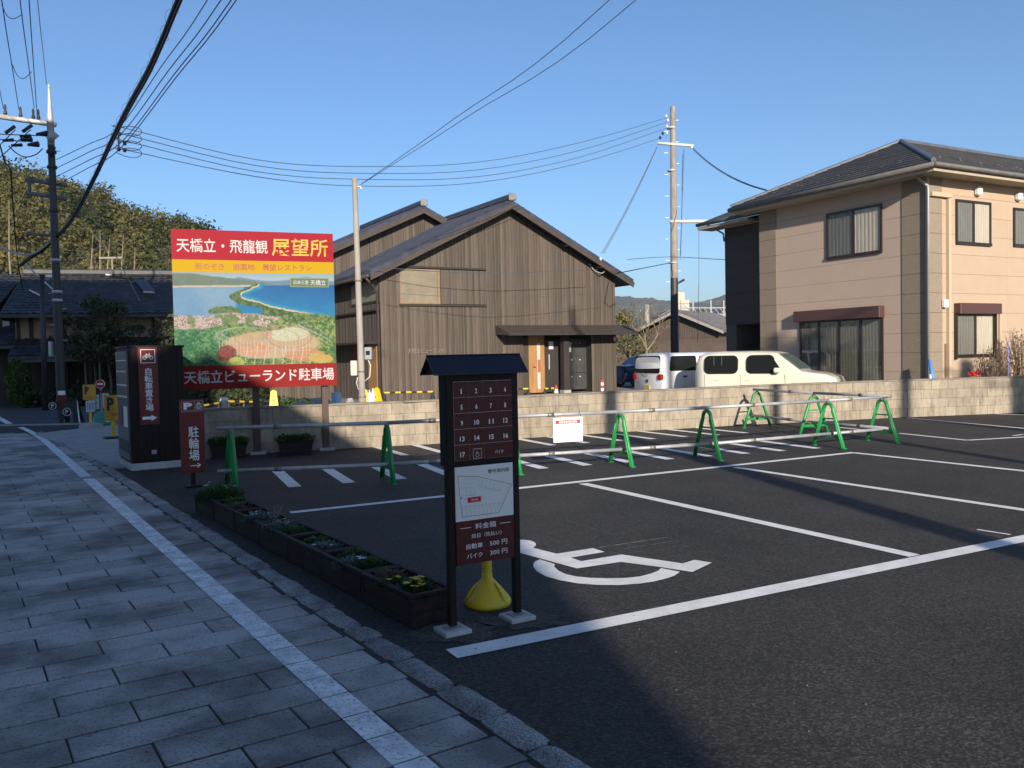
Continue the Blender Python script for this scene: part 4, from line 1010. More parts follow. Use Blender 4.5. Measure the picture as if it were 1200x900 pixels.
# roof
def gable_roof(x0, x1, y0, y1, xe, zeave, slope, parent, th=.16, over=.55, mat=tile_m, ridge=True, rib=.30, barge=True, ribs_front=True):
    """two slopes with raised tile rolls, ridge and barge boards; zeave is the wall-top height at x0/x1"""
    m_ = (x0+x1)/2; za_ = zeave+slope*(m_-x0); ob = []
    for sg in (-1, 1):
        xo = x0-over if sg < 0 else x1+over; zo = zeave-slope*over
        mb = MB(); mb.poly([(m_, y0, za_+.02), (xo, y0, zo+.02), (xo, y0, zo+.02+th), (m_, y0, za_+.02+th)], (0, y1-y0, 0)); s_ = mb.obj('roof_slope', mat, parent); ob.append(s_)
        tintall(s_.data, .5)
        rb = MB(); y = y0+rib/2; tt = []
        while y < y1:
            rb.tube([(m_, y, za_+.025+th), (xo, y, zo+.025+th)], .045, 6); y += rib
        if len(rb.v): r__ = rb.obj('tile_rolls', mat, s_, stuff=True); settint(r__.data, [random.random() for _ in r__.data.polygons])
        cr = MB(); nst = int(math.hypot(m_-xo, za_-zo)/.28)
        for i in range(1, nst):
            f_ = i/nst; xx = m_+(xo-m_)*f_; zz = za_+(zo-za_)*f_+.025+th
            cr.box((xx, (y0+y1)/2, zz), (.03, y1-y0-.02, .03))
        c__ = cr.obj('tile_courses', mat, s_, stuff=True); tintall(c__.data, .35)
        if barge:
            bo = MB(); bo.poly([(m_, y0-.03, za_-.15), (xo, y0-.03, zo-.15), (xo, y0-.03, zo+.035), (m_, y0-.03, za_+.035)], (0, .05, 0)); bo.obj('barge_board', barge_m, parent)
    if ridge:
        MB().b2((m_-.13, y0-.02, za_+th), (m_+.13, y1, za_+th+.24), .05).obj('ridge', mat, parent)
        MB().b2((m_-.16, y0-.09, za_+th-.02), (m_+.16, y0-.02, za_+th+.26), .07).obj('ridge_end', M('ridge_end_tile', (.16, .16, .16), (.24, .23, .22)), parent)
    return ob
for o_ in []: pass
gable_roof(0, WD, -.55, 5.3, 0, ZE, SL, dh)
rd = MB().b2((mid-.1, 4, 5), (mid+.1, 4.1, 5.1))
tintall(bpy.data.objects['ridge'].data, .4)
# rafters ends / brackets under front barge
for x in (1.0, 2.6, WD-2.6, WD-1.0, mid): 
    z = ZE+SL*min(x, WD-x)
    MB().b2((x-.07, -.5, z-.17), (x+.07, .02, z-.03)).obj('purlin_end', timber_dk, dh)
# left side wall details (window, lower canopy)
LW = Fr(*(D.w(0, 0)[:2]), 60.0)
boards_l = MB(); tt = []; yy = .15
while yy < 5.3:
    n0 = len(boards_l.f); boards_l.b2((-.025*random.uniform(.7, 1), yy, 0), (0, yy+.10, ZE)); tt += [random.random()]*(len(boards_l.f)-n0); yy += .105
o = boards_l.obj('siding_boards', timber, dh, stuff=True); settint(o.data, tt)
ya, zt_ = D.hitx(444, 325, -.03); yb2, _ = D.hitx(411, 330, -.03); zb_ = D.hitx(428, 357, -.03)[1]
wl2 = MB().b2((-.05, ya, zb_), (-.012, yb2, zt_)).obj('window', timber_dk, dh)
MB().b2((-.058, ya+.1, zb_+.08), (-.05, yb2-.1, zt_-.06)).obj('pane', M('louvre_glass', (.16, .17, .13), (.22, .22, .17), scale=3, rough=.3), wl2)
ys_, zs_ = D.hitx(447, 361, -.1)
MB().b2((-.14, .1, zs_-.06), (-.02, 4.6, zs_)).obj('window_sill', timber_dk, dh)
zc_ = D.hitx(440, 400, -.4)[1]
MB().b2((-.75, .1, zc_-.08), (0, 5.3, zc_), .01).obj('side_canopy', timber_dk, dh)
MB().tube([(-.62, -.35, ZE-.35), (-.3, -.1, ZE-.55), (-.09, .06, ZE-.75), (-.09, .06, 0)], .04, 8).obj('downpipe', M('pipe_brown', (.08, .06, .05), rough=.4), dh, True)
gt = MB().tube([(-.60, -.5, ZE-.26), (-.60, 5.2, ZE-.26)], .06, 8).tube([(WD+.60, -.5, ZE-.26), (WD+.60, 5.2, ZE-.26)], .06, 8).obj('gutter', M('pipe_brown', (.08, .06, .05)), dh, True)
lpx = D.hitx(446.5, 430, -.02)[0]
MB().b2((-.06, .35, .05), (-.012, 1.2, 2.1)).obj('side_door', wood_warm, dh)
MB().b2((-.07, 2.2, 1.35), (-.03, 2.75, 2.0)).obj('red_notice', M('notice_dkred', (.22, .02, .02)), dh)

# rear-left volume of the house
d2h = thing('rear_timber_house', 'taller dark board gable standing behind and left of the main timber house', 'house', D.w(0, 5.25), D.rz)
E2 = Fr(*(D.w(0, 5.25)[:2]), 60.0)
ax_, az2 = E2.hit(496.5, 240, -.5)
sl2 = .46; hwid = ax_+2.6; ze2 = az2-.2-sl2*hwid
m2 = ax_; x0_, x1_ = ax_-hwid, ax_+hwid*.9
mb = MB(); mb.poly([(x0_, .05, 0), (x1_, .05, 0), (x1_, .05, ze2+sl2*hwid*.1), (m2, .05, az2-.2), (x0_, .05, ze2)], (0, 7, 0)); mb.obj('wall', timber_dk, d2h)
boards(x0_, x1_, .1, lambda x: az2-.22-sl2*abs(x-m2), 0, .05, d2h, timber)
mb_all = gable_roof(m2-hwid, m2+hwid, -.5, 7, 0, ze2, sl2, d2h)

# ================================================================ BEIGE HOUSE
# local: x along the left face away from the corner (to the left/back), so build in frame with x to the right along the right face
C0 = (9.83, 20.05)
HB = Fr(C0[0], C0[1], 61.5)            # x: along the right face; y: along the left face, away
stucco = M('beige_siding', (.41, .305, .215), (.43, .32, .23), scale=2, rough=.8, bump=.12, bscale=60, orand=.018)
stucco_l = M('beige_siding_shade_side', (.45, .345, .27), (.47, .36, .285), scale=2, rough=.8, bump=.12, bscale=60, orand=.018)  # same beige siding; colour lightened for the left face the sun grazes
slate = M('roof_slate', (.035, .034, .035), (.06, .058, .056), scale=6, rough=.7, bump=.4, bscale=50, tint=.2)
alu_dk = M('window_frame_brown', (.022, .014, .012), (.028, .018, .016), rough=.4)
shut_m = M('shutter_maroon', (.075, .034, .030), (.09, .042, .037), rough=.45, stretch=(1, 1, 8), scale=5)
soff = M('soffit_beige', (.36, .30, .22), (.40, .34, .25), rough=.8)
brick_m = M('brick_pattern', (.21, .165, .12), (.29, .235, .17), scale=22, rough=.9, bump=.5, bscale=40, stretch=(1, 1, 3.5))
hb = thing('beige_house', 'two storey beige house with dark hipped roof at the right', 'house', HB.o, HB.rz)
RW, LD, HZ = 12.0, 5.35, 5.62
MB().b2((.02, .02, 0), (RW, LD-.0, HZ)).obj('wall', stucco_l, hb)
def siding(face, a0, a1, splits, mat, rows, z0=0.0, ph=.5):
    edges = [a0]+splits+[a1]
    for e0_, e1_ in zip(edges, edges[1:]):
        for r_ in range(rows):
            zz0 = z0+r_*ph; zz1 = min(zz0+ph, HZ)
            if face == 'L': mb = MB().b2((-.012, e0_+.002, zz0+.002), (.018, e1_-.002, zz1-.002), .003)
            else: mb = MB().b2((e0_+.002, -.012, zz0+.002), (e1_-.002, .018, zz1-.002), .003)
            mb.obj('siding_panel', mat, hb)
ypil = HB.hitx(1058, 350, 0)[0]; ypil2 = HB.hitx(911, 350, 0)[0]; ysp = HB.hitx(977, 350, 0)[0]
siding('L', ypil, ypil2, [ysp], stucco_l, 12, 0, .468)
xp = HB.hit(1103, 330, 0)[0]
siding('R', xp, RW, [3.1, 6.1, 9.1], stucco, 12, 0, .468)
def brick_band(face, a0, a1):
    for r_ in range(12):
        zz0 = r_*.468; zz1 = min(zz0+.468, HZ)
        if face == 'L': MB().b2((-.03, a0+.003, zz0+.004), (.018, a1-.003, zz1-.004)).obj('brick_panel', brick_m, hb)
        else: MB().b2((a0+.003, -.03, zz0+.004), (a1-.003, .018, zz1-.004)).obj('brick_panel', brick_m, hb)
brick_band('L', .03, ypil); brick_band('L', ypil2, LD); brick_band('R', .03, xp)
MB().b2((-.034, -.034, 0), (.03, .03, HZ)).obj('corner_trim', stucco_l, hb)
# windows
def window(face, px0, px1, py0, py1, pxc, parts=2, proud=.05, curtain=True, cols=None):
    """px0..px1 along the face at its mid height, py0/py1 at pxc"""
    if face == 'L':
        a1 = HB.hitx(px0, (py0+py1)/2, -proud)[0]; a0 = HB.hitx(px1, (py0+py1)/2, -proud)[0]
        z1 = HB.hitx(pxc, py0, -proud)[1]; z0 = HB.hitx(pxc, py1, -proud)[1]
    else:
        a0 = HB.hit(px0, (py0+py1)/2, -proud)[0]; a1 = HB.hit(px1, (py0+py1)/2, -proud)[0]
        z1 = HB.hit(pxc, py0, -proud)[1]; z0 = HB.hit(pxc, py1, -proud)[1]
    t_ = .055
    def bxx(u0, u1, w0, w1, d0, d1):   # along, height, depth from face (outward positive)
        return ((-d1, u0, w0), (-d0, u1, w1)) if face == 'L' else ((u0, -d1, w0), (u1, -d0, w1))
    mb = MB()
    mb.b2(*bxx(a0, a1, z1-t_, z1, -.01, proud)).b2(*bxx(a0, a1, z0, z0+t_*1.3, -.01, proud+.02)).b2(*bxx(a0, a0+t_, z0+t_*1.3, z1-t_, -.01, proud)).b2(*bxx(a1-t_, a1, z0+t_*1.3, z1-t_, -.01, proud))
    wdw = mb.obj('window', alu_dk, hb)
    for i in range(1, parts):
        xm = a0+(a1-a0)*i/parts; MB().b2(*bxx(xm-.035, xm+.035, z0+t_*1.3, z1-t_, .015, proud-.006)).obj('mullion', alu_dk, wdw)
    for i in range(parts):
        u0 = a0+t_+(a1-a0-2*t_)*i/parts+.0; u1 = a0+t_+(a1-a0-2*t_)*(i+1)/parts
        MB().b2(*bxx(u0+.002, u1-.002, z0+t_*1.3, z1-t_, .026, .031)).obj('pane', gl_m, wdw)
        cm = (cols[i] if cols else curtain_m)
        cu = MB(); nn = 14
        for j in range(nn):
            f0 = u0+(u1-u0)*j/nn; f1 = u0+(u1-u0)*(j+1)/nn; dd = .006*(j % 2)
            cu.b2(*bxx(f0, f1, z0+t_*1.3, z1-t_, .013, .016+dd))
        cu.obj('curtain', cm, wdw)
    return a0, a1, z0, z1
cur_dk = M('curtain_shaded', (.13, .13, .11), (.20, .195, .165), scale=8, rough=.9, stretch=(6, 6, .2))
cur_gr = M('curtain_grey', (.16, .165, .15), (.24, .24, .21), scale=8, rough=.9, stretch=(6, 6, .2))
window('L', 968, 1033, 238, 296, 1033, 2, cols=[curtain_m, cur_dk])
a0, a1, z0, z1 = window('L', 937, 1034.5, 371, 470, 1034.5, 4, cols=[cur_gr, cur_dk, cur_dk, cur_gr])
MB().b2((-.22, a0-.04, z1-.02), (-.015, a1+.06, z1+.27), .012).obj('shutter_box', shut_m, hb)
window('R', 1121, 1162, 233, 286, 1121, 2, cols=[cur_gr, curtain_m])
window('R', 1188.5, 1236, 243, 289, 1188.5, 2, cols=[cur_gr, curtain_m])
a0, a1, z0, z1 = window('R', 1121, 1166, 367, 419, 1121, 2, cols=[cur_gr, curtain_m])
MB().b2((a0-.05, -.20, z1-.02), (a1+.06, -.015, z1+.24), .012).obj('shutter_box', shut_m, hb)
for sx_ in (a0-.05, a1): MB().b2((sx_, -.075, z0-.05), (sx_+.05, -.015, z1-.02)).obj('shutter_rail', alu_dk, hb)
for (px, py) in ((1143, 225), (1190.5, 231)):
    x, z = HB.hit(px, py); MB().b2((x-.09, -.15, z-.1), (x+.09, -.015, z+.1), .03).obj('vent_hood', M('vent_white', (.75, .73, .70), rough=.5), hb)
x, z = HB.hit(1104, 356); MB().b2((x-.08, -.13, z-.1), (x+.08, -.033, z+.1), .02).obj('outlet_box', M('vent_white', (.75, .73, .70)), hb)
# cream duct
ducts = M('duct_cream', (.46, .38, .26), rough=.5)
x0c, zc = HB.hit(1112, 232, -.06); x0b, zb3 = HB.hit(1091, 225, -.06)
MB().b2((x0c-.05, -.09, 0), (x0c+.05, -.014, zc)).obj('duct', ducts, hb)
MB().b2((.02, -.12, zc-.0), (x0c+.05, -.031, zc+.10)).obj('duct', ducts, hb)
x, z = HB.hit(1172, 362, -.05); MB().b2((x-.035, -.07, 0), (x+.035, -.013, z)).obj('duct', ducts, hb)
MB().b2((x0c-.12, -.04, .4), (x0c-.08, -.014, 1.6)).obj('cable_cover', M('cable_brown', (.2, .12, .08)), hb)
# downpipe at the corner
dp = M('downpipe_grey', (.26, .25, .25), (.32, .31, .30), rough=.4, metal=.2)
MB().tube([(-.42, .10, HZ+.02), (-.38, .10, HZ-.05), (-.08, -.07, HZ-.33), (-.075, -.075, HZ-.45), (-.075, -.075, 0)], .036, 10).obj('downpipe', dp, hb, True)
# hipped roof
OV = .58; ex0, ex1, ey0, ey1 = -OV, RW+OV, -OV, LD+OV
hy = (ey0+ey1)/2; run = (ey1-ey0)/2
pkx, pkz = None, None
zE = HZ-.02; zR = AT(1050, 166, HB.w(ex0+run, hy).y).z
TH = .10
def slab(pts, name, parent=None):
    mb = MB(); mb.poly(pts, (0, 0, -TH)); o = mb.obj(name, slate, parent or hb); tintall(o.data, .5); return o
pA, pB, pC, pD = (ex0, ey0, zE+.12), (ex1, ey0, zE+.12), (ex1, ey1, zE+.12), (ex0, ey1, zE+.12)
r0, r1 = (ex0+run, hy, zR), (ex1-run, hy, zR)
s_l = slab([pA, pD, r0][::1], 'roof_slope'); s_f = slab([pA, pB, r1, r0], 'roof_slope'); s_b = slab([pD, pC, r1, r0], 'roof_slope')
def courses(p0_, p1_, q0, q1, n, parent, ex=.0):
    """slate courses from the eave (p0-p1) up to (q0-q1): each a thin lapped strip"""
    mb = MB(); tt = []; p0_, p1_, q0, q1 = map(Vector, (p0_, p1_, q0, q1)); nrm = (p1_-p0_).cross(q0-p0_).normalized()
    if nrm.z < 0: nrm = -nrm
    for i in range(n):
        a, b = i/n, (i+1)/n+.0
        A, Bq = p0_.lerp(q0, a), p1_.lerp(q1, a); C_, D_ = p1_.lerp(q1, b), p0_.lerp(q0, b)
        k_ = max(1, int((Bq-A).length/.9)); off = .5*(i % 2)
        ts = [0]+[min(1, max(0, (j+off)/k_)) for j in range(1, k_)]+[1]
        for t0_, t1_ in zip(ts, ts[1:]):
            if t1_-t0_ < 1e-3: continue
            g = .004/max(.2, (Bq-A).length)
            v_ = [A.lerp(Bq, t0_+g)+nrm*.022, A.lerp(Bq, t1_-g)+nrm*.022, D_.lerp(C_, t1_-g)+nrm*.006, D_.lerp(C_, t0_+g)+nrm*.006, A.lerp(Bq, t0_+g)+nrm*.002, A.lerp(Bq, t1_-g)+nrm*.002]
            n0 = len(mb.f); mb.add(v_, [(0, 1, 2, 3), (4, 5, 1, 0)]); tt += [random.random()]*2
    o = mb.obj('slate_courses', slate, parent, stuff=True); settint(o.data, tt)
courses(pA, pD, r0, r0, 14, s_l); courses(pA, pB, r0, r1, 14, s_f)
for a_, b_ in ((pA, r0), (r0, r1), (pD, r0)):
    MB().tube([Vector(a_)+Vector((0, 0, .02)), Vector(b_)+Vector((0, 0, .02))], .06, 6).obj('hip_cap', M('hip_metal', (.10, .11, .13), (.14, .15, .17), rough=.35), hb)
# eaves: soffit, fascia, gutters
MB().b2((ex0+.04, ey0+.04, HZ-.10), (ex1-.04, 0.0-.002, HZ-.04)).obj('soffit', soff, hb)
MB().b2((ex0+.04, 0, HZ-.10), (-.0-.002, ey1-.04, HZ-.04)).obj('soffit', soff, hb)
MB().b2((ex0+.0, ey0, HZ-.12), (ex1, ey0+.035, HZ+.05)).b2((ex0, ey0+.035, HZ-.12), (ex0+.035, ey1, HZ+.05)).obj('fascia', soff, hb)
gm = M('gutter_metal', (.09, .085, .08), (.12, .115, .11), rough=.6, metal=.0)
MB().tube([(ex0-.05, ey0-.06, HZ+.015), (ex1, ey0-.06, HZ+.015)], .06, 10).obj('gutter', gm, hb, True)
MB().tube([(ex0-.06, ey0-.05, HZ+.015), (ex0-.06, ey1, HZ+.015)], .06, 10).obj('gutter', gm, hb, True)
# snow guards
sgm = M('snow_guard', (.13, .125, .12), rough=.4, metal=.3); mb = MB()
def on(p0_, p1_, q0, q1, u, v): return Vector(p0_).lerp(Vector(p1_), u).lerp(Vector(q0).lerp(Vector(q1), u), v)
for row in (0.16, .24):
    for i in range(15):
        p = on(pA, pB, r0, r1, (i+.5+(.2 if row > .2 else 0))/15, row); mb.box((p.x, p.y, p.z+.025), (.06, .04, .028))
for i in range(11):
    for rw in (.15, .22):
        p = on(pA, pD, r0, r0, (i+.5)/11, rw); mb.box((p.x, p.y, p.z+.025), (.04, .06, .028))
mb.obj('snow_guards', sgm, hb, stuff=True)
# rear recessed dark part
char = M('charcoal_siding', (.070, .062, .058), (.09, .08, .074), rough=.7)
LR = 7.6
xr = .75
MB().b2((xr, LD, 2.35), (xr+6, LR, HZ)).b2((xr+.0, LR-.45, 0), (xr+6, LR, 2.35)).b2((xr+1.6, LD, 0), (xr+6, LR-.45, 2.35)).obj('rear_wing', char, hb)
for r_ in range(7):
    MB().b2((xr-.02, LD+.004, 2.37+r_*.466), (xr, LD+.75, 2.37+(r_+1)*.466-.006)).obj('charcoal_panel', char, hb)
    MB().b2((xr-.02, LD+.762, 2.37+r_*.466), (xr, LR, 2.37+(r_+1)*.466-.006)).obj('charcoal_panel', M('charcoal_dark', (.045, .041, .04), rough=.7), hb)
MB().b2((xr-.06, LD+.05, 3.3), (xr-.021, LD+.32, 4.7)).obj('slit_window', alu_dk, hb)
py0_, py1_ = LD-.2, LR+OV
pa, pb, pc_, pd_ = (xr-OV-.05, py0_, zE+.0), (xr+4, py0_, zE+.0), (xr+4, py1_, zE), (xr-OV-.05, py1_, zE)
mb = MB(); mb.poly([pa, pd_, (xr+2.6, (py0_+py1_)/2+.3, zE+1.3), (xr+2.6, py0_, zE+1.3)], (0, 0, -.1)); o = mb.obj('wing_roof', slate, hb); tintall(o.data, .5)
MB().b2((xr-OV-.05, py0_+.8, zE-.20), (xr, py1_, zE-.12)).obj('soffit', soff, hb)
MB().tube([(xr-OV-.08, LD+.55, zE-.04), (xr-OV-.08, py1_, zE-.04)], .055, 8).obj('gutter', gm, hb, True)
MB().tube([(xr-OV-.08, LR+.1, zE-.08), (xr-.1, LR-.02, zE-.35), (xr-.06, LR-.02, zE-.6)], .03, 8).obj('downpipe', dp, hb, True)

# ================================================================ VEHICLES
def ring(w_, zb, zt, tumble, r=.12, n=5):
    """half-ring of a body section, from bottom centre to top centre"""
    zm = zb+(zt-zb)*.52; pts = [(0, zb), (w_-r, zb), (w_-.02, zb+r*.6), (w_, zb+r*1.4), (w_, zm)]
    wt = w_-tumble; rr2 = min(r*1.6, (zt-zm)*.8)
    pts += [(w_-(tumble)*.55, zm+(zt-rr2-zm)*.55), (wt, zt-rr2)]
    for i in range(1, n+1):
        a = PI/2*i/n; pts.append((wt-rr2+rr2*math.cos(a), zt-rr2+rr2*math.sin(a)))
    pts.append((0, zt+.012)); return pts
def loft(stations, mat, parent, name='body'):
    mb = MB(); rings = []
    for (x, w_, zb, zt, tu, r) in stations:
        h = ring(w_, zb, zt, tu, r); full = [(x, y, z) for y, z in h]+[(x, -y, z) for y, z in h[-2:0:-1]]; rings.append(full)
    n = len(rings[0]); vs = [v for r_ in rings for v in r_]; fs_ = []
    for i in range(len(rings)-1):
        for k in range(n): fs_.append((i*n+k, (i+1)*n+k, (i+1)*n+(k+1) % n, i*n+(k+1) % n))
    fs_.append(tuple(range(n))); fs_.append(tuple((len(rings)-1)*n+k for k in range(n-1, -1, -1)))
    mb.add(vs, fs_); o = mb.obj(name, mat, parent); return soft(o, 40)
def rrect(x0, x1, z0, z1, r, n=5, cut=(0, 0)):
    """rounded rectangle in (x,z); cut=(dx at top left, dx at top right)"""
    cs = [(x1-r, z0+r, -90, 0), (x1-r-cut[1], z1-r, 0, 90), (x0+r+cut[0], z1-r, 90, 180), (x0+r, z0+r, 180, 270)]; out = []
    for cx, cz, a0_, a1_ in cs: out += arc(cx, cz, r, a0_, a1_, n)
    return out
car_glass = M('car_glass', (.012, .014, .014), rough=.06, spec=.12)
def side_panel(pts, yf, mat, parent, name, side=-1, out=.004, th=.004):
    """polygon laid on the body side; yf(z) gives the half width"""
    mb = MB(); q = [(x, side*(yf(z)+out), z) for x, z in pts]; mb.poly(q, (0, side*th, 0)); return mb.obj(name, mat, parent)
def wheel(t, x, y, r=.29):
    w_ = bpy.data.objects.new('wheel', None); COL.objects.link(w_); w_.parent = t; w_.location = (x, y, r)
    def cyl(r1, y0, y1, nm, m):
        pr_ = MB().tube([(0, y0, 0), (0, y1, 0)], r1, 24); soft(pr_.obj(nm, m, w_), 40)
    cyl(r, -.09, .09, 'tyre', black_m); cyl(r*.62, -.095, .095, 'rim', M('rim_silver', (.5, .5, .52), rough=.35, metal=.6)); cyl(r*.16, -.10, .10, 'hub', black_m)
cream = M('cream_paint', (.66, .62, .50), (.68, .64, .52), rough=.25, spec=.6, coat=.5)
white_car = M('white_paint', (.64, .64, .64), (.68, .68, .68), rough=.25, spec=.6, coat=.5)
blue_car = M('navy_paint', (.012, .022, .06), (.015, .026, .07), rough=.2, coat=.6)
# cream boxy car
a = AT(812, 430, 21.9); b = AT(983, 443, 20.15); 
CV = Fr(a.x, a.y, math.degrees(math.atan2(b.x-a.x, b.y-a.y))); cl_ = math.hypot(b.x-a.x, b.y-a.y)
cv = thing('cream_car', 'cream coloured boxy car with rounded windows parked behind the block wall', 'car', (a.x, a.y, 0)+Vector((0, 0, -.0)) if False else Vector((a.x, a.y, -.004)), CV.rz)
W2 = .80; zr_ = CV.hit(870, 411.5)[1]; yo = W2
k = cl_/3.6
st = [(0, .60, .34, 1.02, .05, .1), (.03, .70, .26, 1.28, .06, .12), (.10, .76, .22, zr_-.09, .08, .14), (.25, W2, .20, zr_-.025, .09, .15), (.6, W2, .20, zr_, .09, .15), (1.5, W2, .20, zr_, .09, .15), (1.95, W2, .20, zr_-.02, .09, .15), (2.13, W2, .20, zr_-.06, .09, .06), (2.72, W2, .20, 1.01, .02, .06), (2.9, W2-.01, .20, .985, .01, .08), (3.3, W2-.03, .20, .93, .01, .09), (3.5, W2-.07, .22, .84, .01, .1), (3.57, W2-.14, .26, .70, .01, .1), (3.60, W2-.25, .32, .55, .01, .1)]
st = [(x*k, w_, zb, zt, tu, r) for x, w_, zb, zt, tu, r in st]
cvb = bpy.data.objects.new('cabin', None)
bpy.data.objects.remove(cvb)
def shiftY(o, dy): 
    for v in o.data.vertices: v.co.y += dy
body = loft(st, cream, cv); shiftY(body, yo)
def yfc(z): zm = .2+(zr_-.2)*.52; return W2-(0 if z < zm else .09*(z-zm)/(zr_-.15-zm))
x_a, zt1 = CV.hit(824.5, 417.5); x_b, zt0 = CV.hit(864, 437.5); x_c, _ = CV.hit(874, 428); x_d, _ = CV.hit(913, 436)
def car_window(x0, x1, z0_, z1_, r, cut, bars=()):
    for sd_ in (-1, 1):
        o = side_panel(rrect(x0, x1, z0_, z1_, r, 6, cut), yfc, car_glass, cv, 'side_window', sd_); shiftY(o, yo)
        rm = MB(); pts = rrect(x0, x1, z0_, z1_, r, 6, cut); rm.tube([(x, sd_*(yfc(z)+.004), z) for x, z in pts+[pts[0]]], .012, 5, False); q = rm.obj('window_seal', black_m, cv, True); shiftY(q, yo)
        for bx2 in bars:
            q = MB().b2((bx2-.012, sd_*(yfc(1.2)+.002), z0_+.01), (bx2+.012, sd_*(yfc(1.2)+.012), z1_-.01)).obj('window_bar', M('bar_grey', (.05, .05, .05)), cv); shiftY(q, yo)
car_window(x_a, x_b, zt0, zt1, .13, (.0, .0), (x_a+.25, x_a+.45)); car_window(x_c, x_d, zt0, zt1, .13, (.0, .13))
# windscreen
ws = MB(); xa_, xb_ = 2.18*k, 2.68*k; sl_w = (1.01-(zr_-.06))/(.59*k); z_a = zr_-.06+sl_w*(xa_-2.13*k)+.016; z_b = zr_-.06+sl_w*(xb_-2.13*k)+.016
ws.poly([(xa_, yo-.62, z_a), (xa_, yo+.62, z_a), (xb_, yo+.69, z_b), (xb_, yo-.69, z_b)], (.01, 0, .012)); ws.obj('windscreen', M('windscreen_glass', (.09, .12, .10), (.14, .17, .14), rough=.05, spec=.9), cv)
for sd_ in (-1, 1):
    m_ = MB().box((x_d-.03, yo+sd_*(W2+.10), zt0+.07), (.17, .12, .13), .035).obj('mirror', cream, cv)
    MB().box((x_a+.35, yo+sd_*(W2+.006), .80), (.14, .02, .03), .006).obj('door_handle', cream, cv); MB().box((x_c+.05, yo+sd_*(W2+.006), .80), (.14, .02, .03), .006).obj('door_handle', cream, cv)
    for x_ in (x_b+.07, x_d+.14, x_a-.08 if False else x_a+.02):
        MB().b2((x_-.004, yo+sd_*W2-.002, .3), (x_+.004, yo+sd_*(W2+.0015), .94)).obj('door_gap', black_m, cv)
    MB().box((3.45*k, yo+sd_*.55, .72), (.12, .26, .14), .03).obj('headlight', M('lamp_glass', (.6, .6, .6), rough=.1), cv)
    MB().box((.02, yo+sd_*.62, .55), (.06, .10, .2), .02).obj('tail_lamp', M('lamp_red', (.4, .01, .01), rough=.2), cv)
MB().tube([(1.75*k, yo-.4, zr_+.0), (1.6*k, yo-.42, zr_+.14)], .005, 5).obj('aerial', black_m, cv)
MB().b2((3.54*k, yo-.3, .42), (3.60*k, yo+.3, .56)).obj('grille', black_m, cv)
for x_ in (.55*k, 2.95*k):
    for sd_ in (-1, 1): wheel(cv, x_, yo+sd_*(W2-.09))
# white van
a = AT(775, 430, 23.4)
WV = Fr(a.x, a.y, 70)
wv = thing('white_van', 'white van with red tail lamps, partly hidden by the cream car', 'van', (a.x, a.y, -.004), WV.rz)
yl, _ = WV.hitx(743, 430, 0.02); zr2 = WV.hit(790, 413.5, .1)[1]; W3 = max(.62, yl/2); yo = W3
st = [(0, W3-.05, .30, zr2-.22, .05, .08), (.03, W3-.01, .24, zr2-.07, .07, .10), (.10, W3, .22, zr2-.02, .08, .12), (.3, W3, .2, zr2, .08, .12), (2.3, W3, .2, zr2, .08, .12), (2.6, W3, .2, zr2-.06, .08, .12), (3.0, W3, .2, 1.05, .03, .1), (3.25, W3-.04, .2, .92, .02, .1), (3.32, W3-.1, .25, .7, .02, .1)]
o = loft(st, white_car, wv); shiftY(o, yo)
def yfv(z): zm = .2+(zr2-.2)*.52; return W3-(0 if z < zm else .08*(z-zm)/(zr2-.12-zm))
wzt = WV.hit(790, 417, 0)[1]; wzb = WV.hit(790, 434.5, 0)[1]
for sd_ in (-1, 1):
    for x0_, x1_ in ((.28, 1.15), (1.25, 2.1), (2.18, 2.72)):
        o = side_panel(rrect(x0_, x1_, wzb, wzt, .06, 4, (.06 if x0_ < .5 else 0, .25 if x0_ > 2 else 0)), yfv, car_glass, wv, 'side_window', sd_); shiftY(o, yo)
    q = MB().box((.03, yo+sd_*(W3-.10), WV.hit(775, 442, 0)[1]), (.10, .20, .16), .02).obj('tail_lamp', M('lamp_red', (.4, .01, .01), rough=.2), wv)
    q = MB().box((.75, yo+sd_*(W3+.006), wzb-.16), (.12, .02, .05), .004).obj('door_handle', black_m, wv)
    MB().b2((1.2, yo+sd_*W3-.002, .3), (1.208, yo+sd_*(W3+.0015), wzb-.03)).obj('door_gap', black_m, wv)
    MB().box((2.75, yo+sd_*(W3+.09), 1.05), (.12, .12, .2), .03).obj('mirror', black_m, wv)
rz1 = WV.hitx(757, 417, 0)[1]; rz0 = WV.hitx(757, 437, 0)[1]
mb = MB(); pts = rrect(.09, 2*W3-.09, rz0, rz1, .07); mb.poly([(-.002+(.03 if z > zr2-.2 else 0), y, z) for y, z in pts], (-.006, 0, 0)); mb.obj('rear_window', car_glass, wv)
MB().tube([(-.02, yo-.05, rz0-.07), (-.035, yo+.15, rz0+.03)], .008, 5).obj('wiper', black_m, wv)
MB().box((-.012, yo-.02, rz0-.22), (.02, .09, .08), .004).obj('tailgate_handle', black_m, wv)
MB().box((-.012, yo+.0, rz0-.42), (.02, .33, .16), .004).obj('number_plate', M('plate_yellow', (.6, .5, .1)), wv)
for x_ in (.55, 2.75):
    for sd_ in (-1, 1): wheel(wv, x_, yo+sd_*(W3-.09), .27)
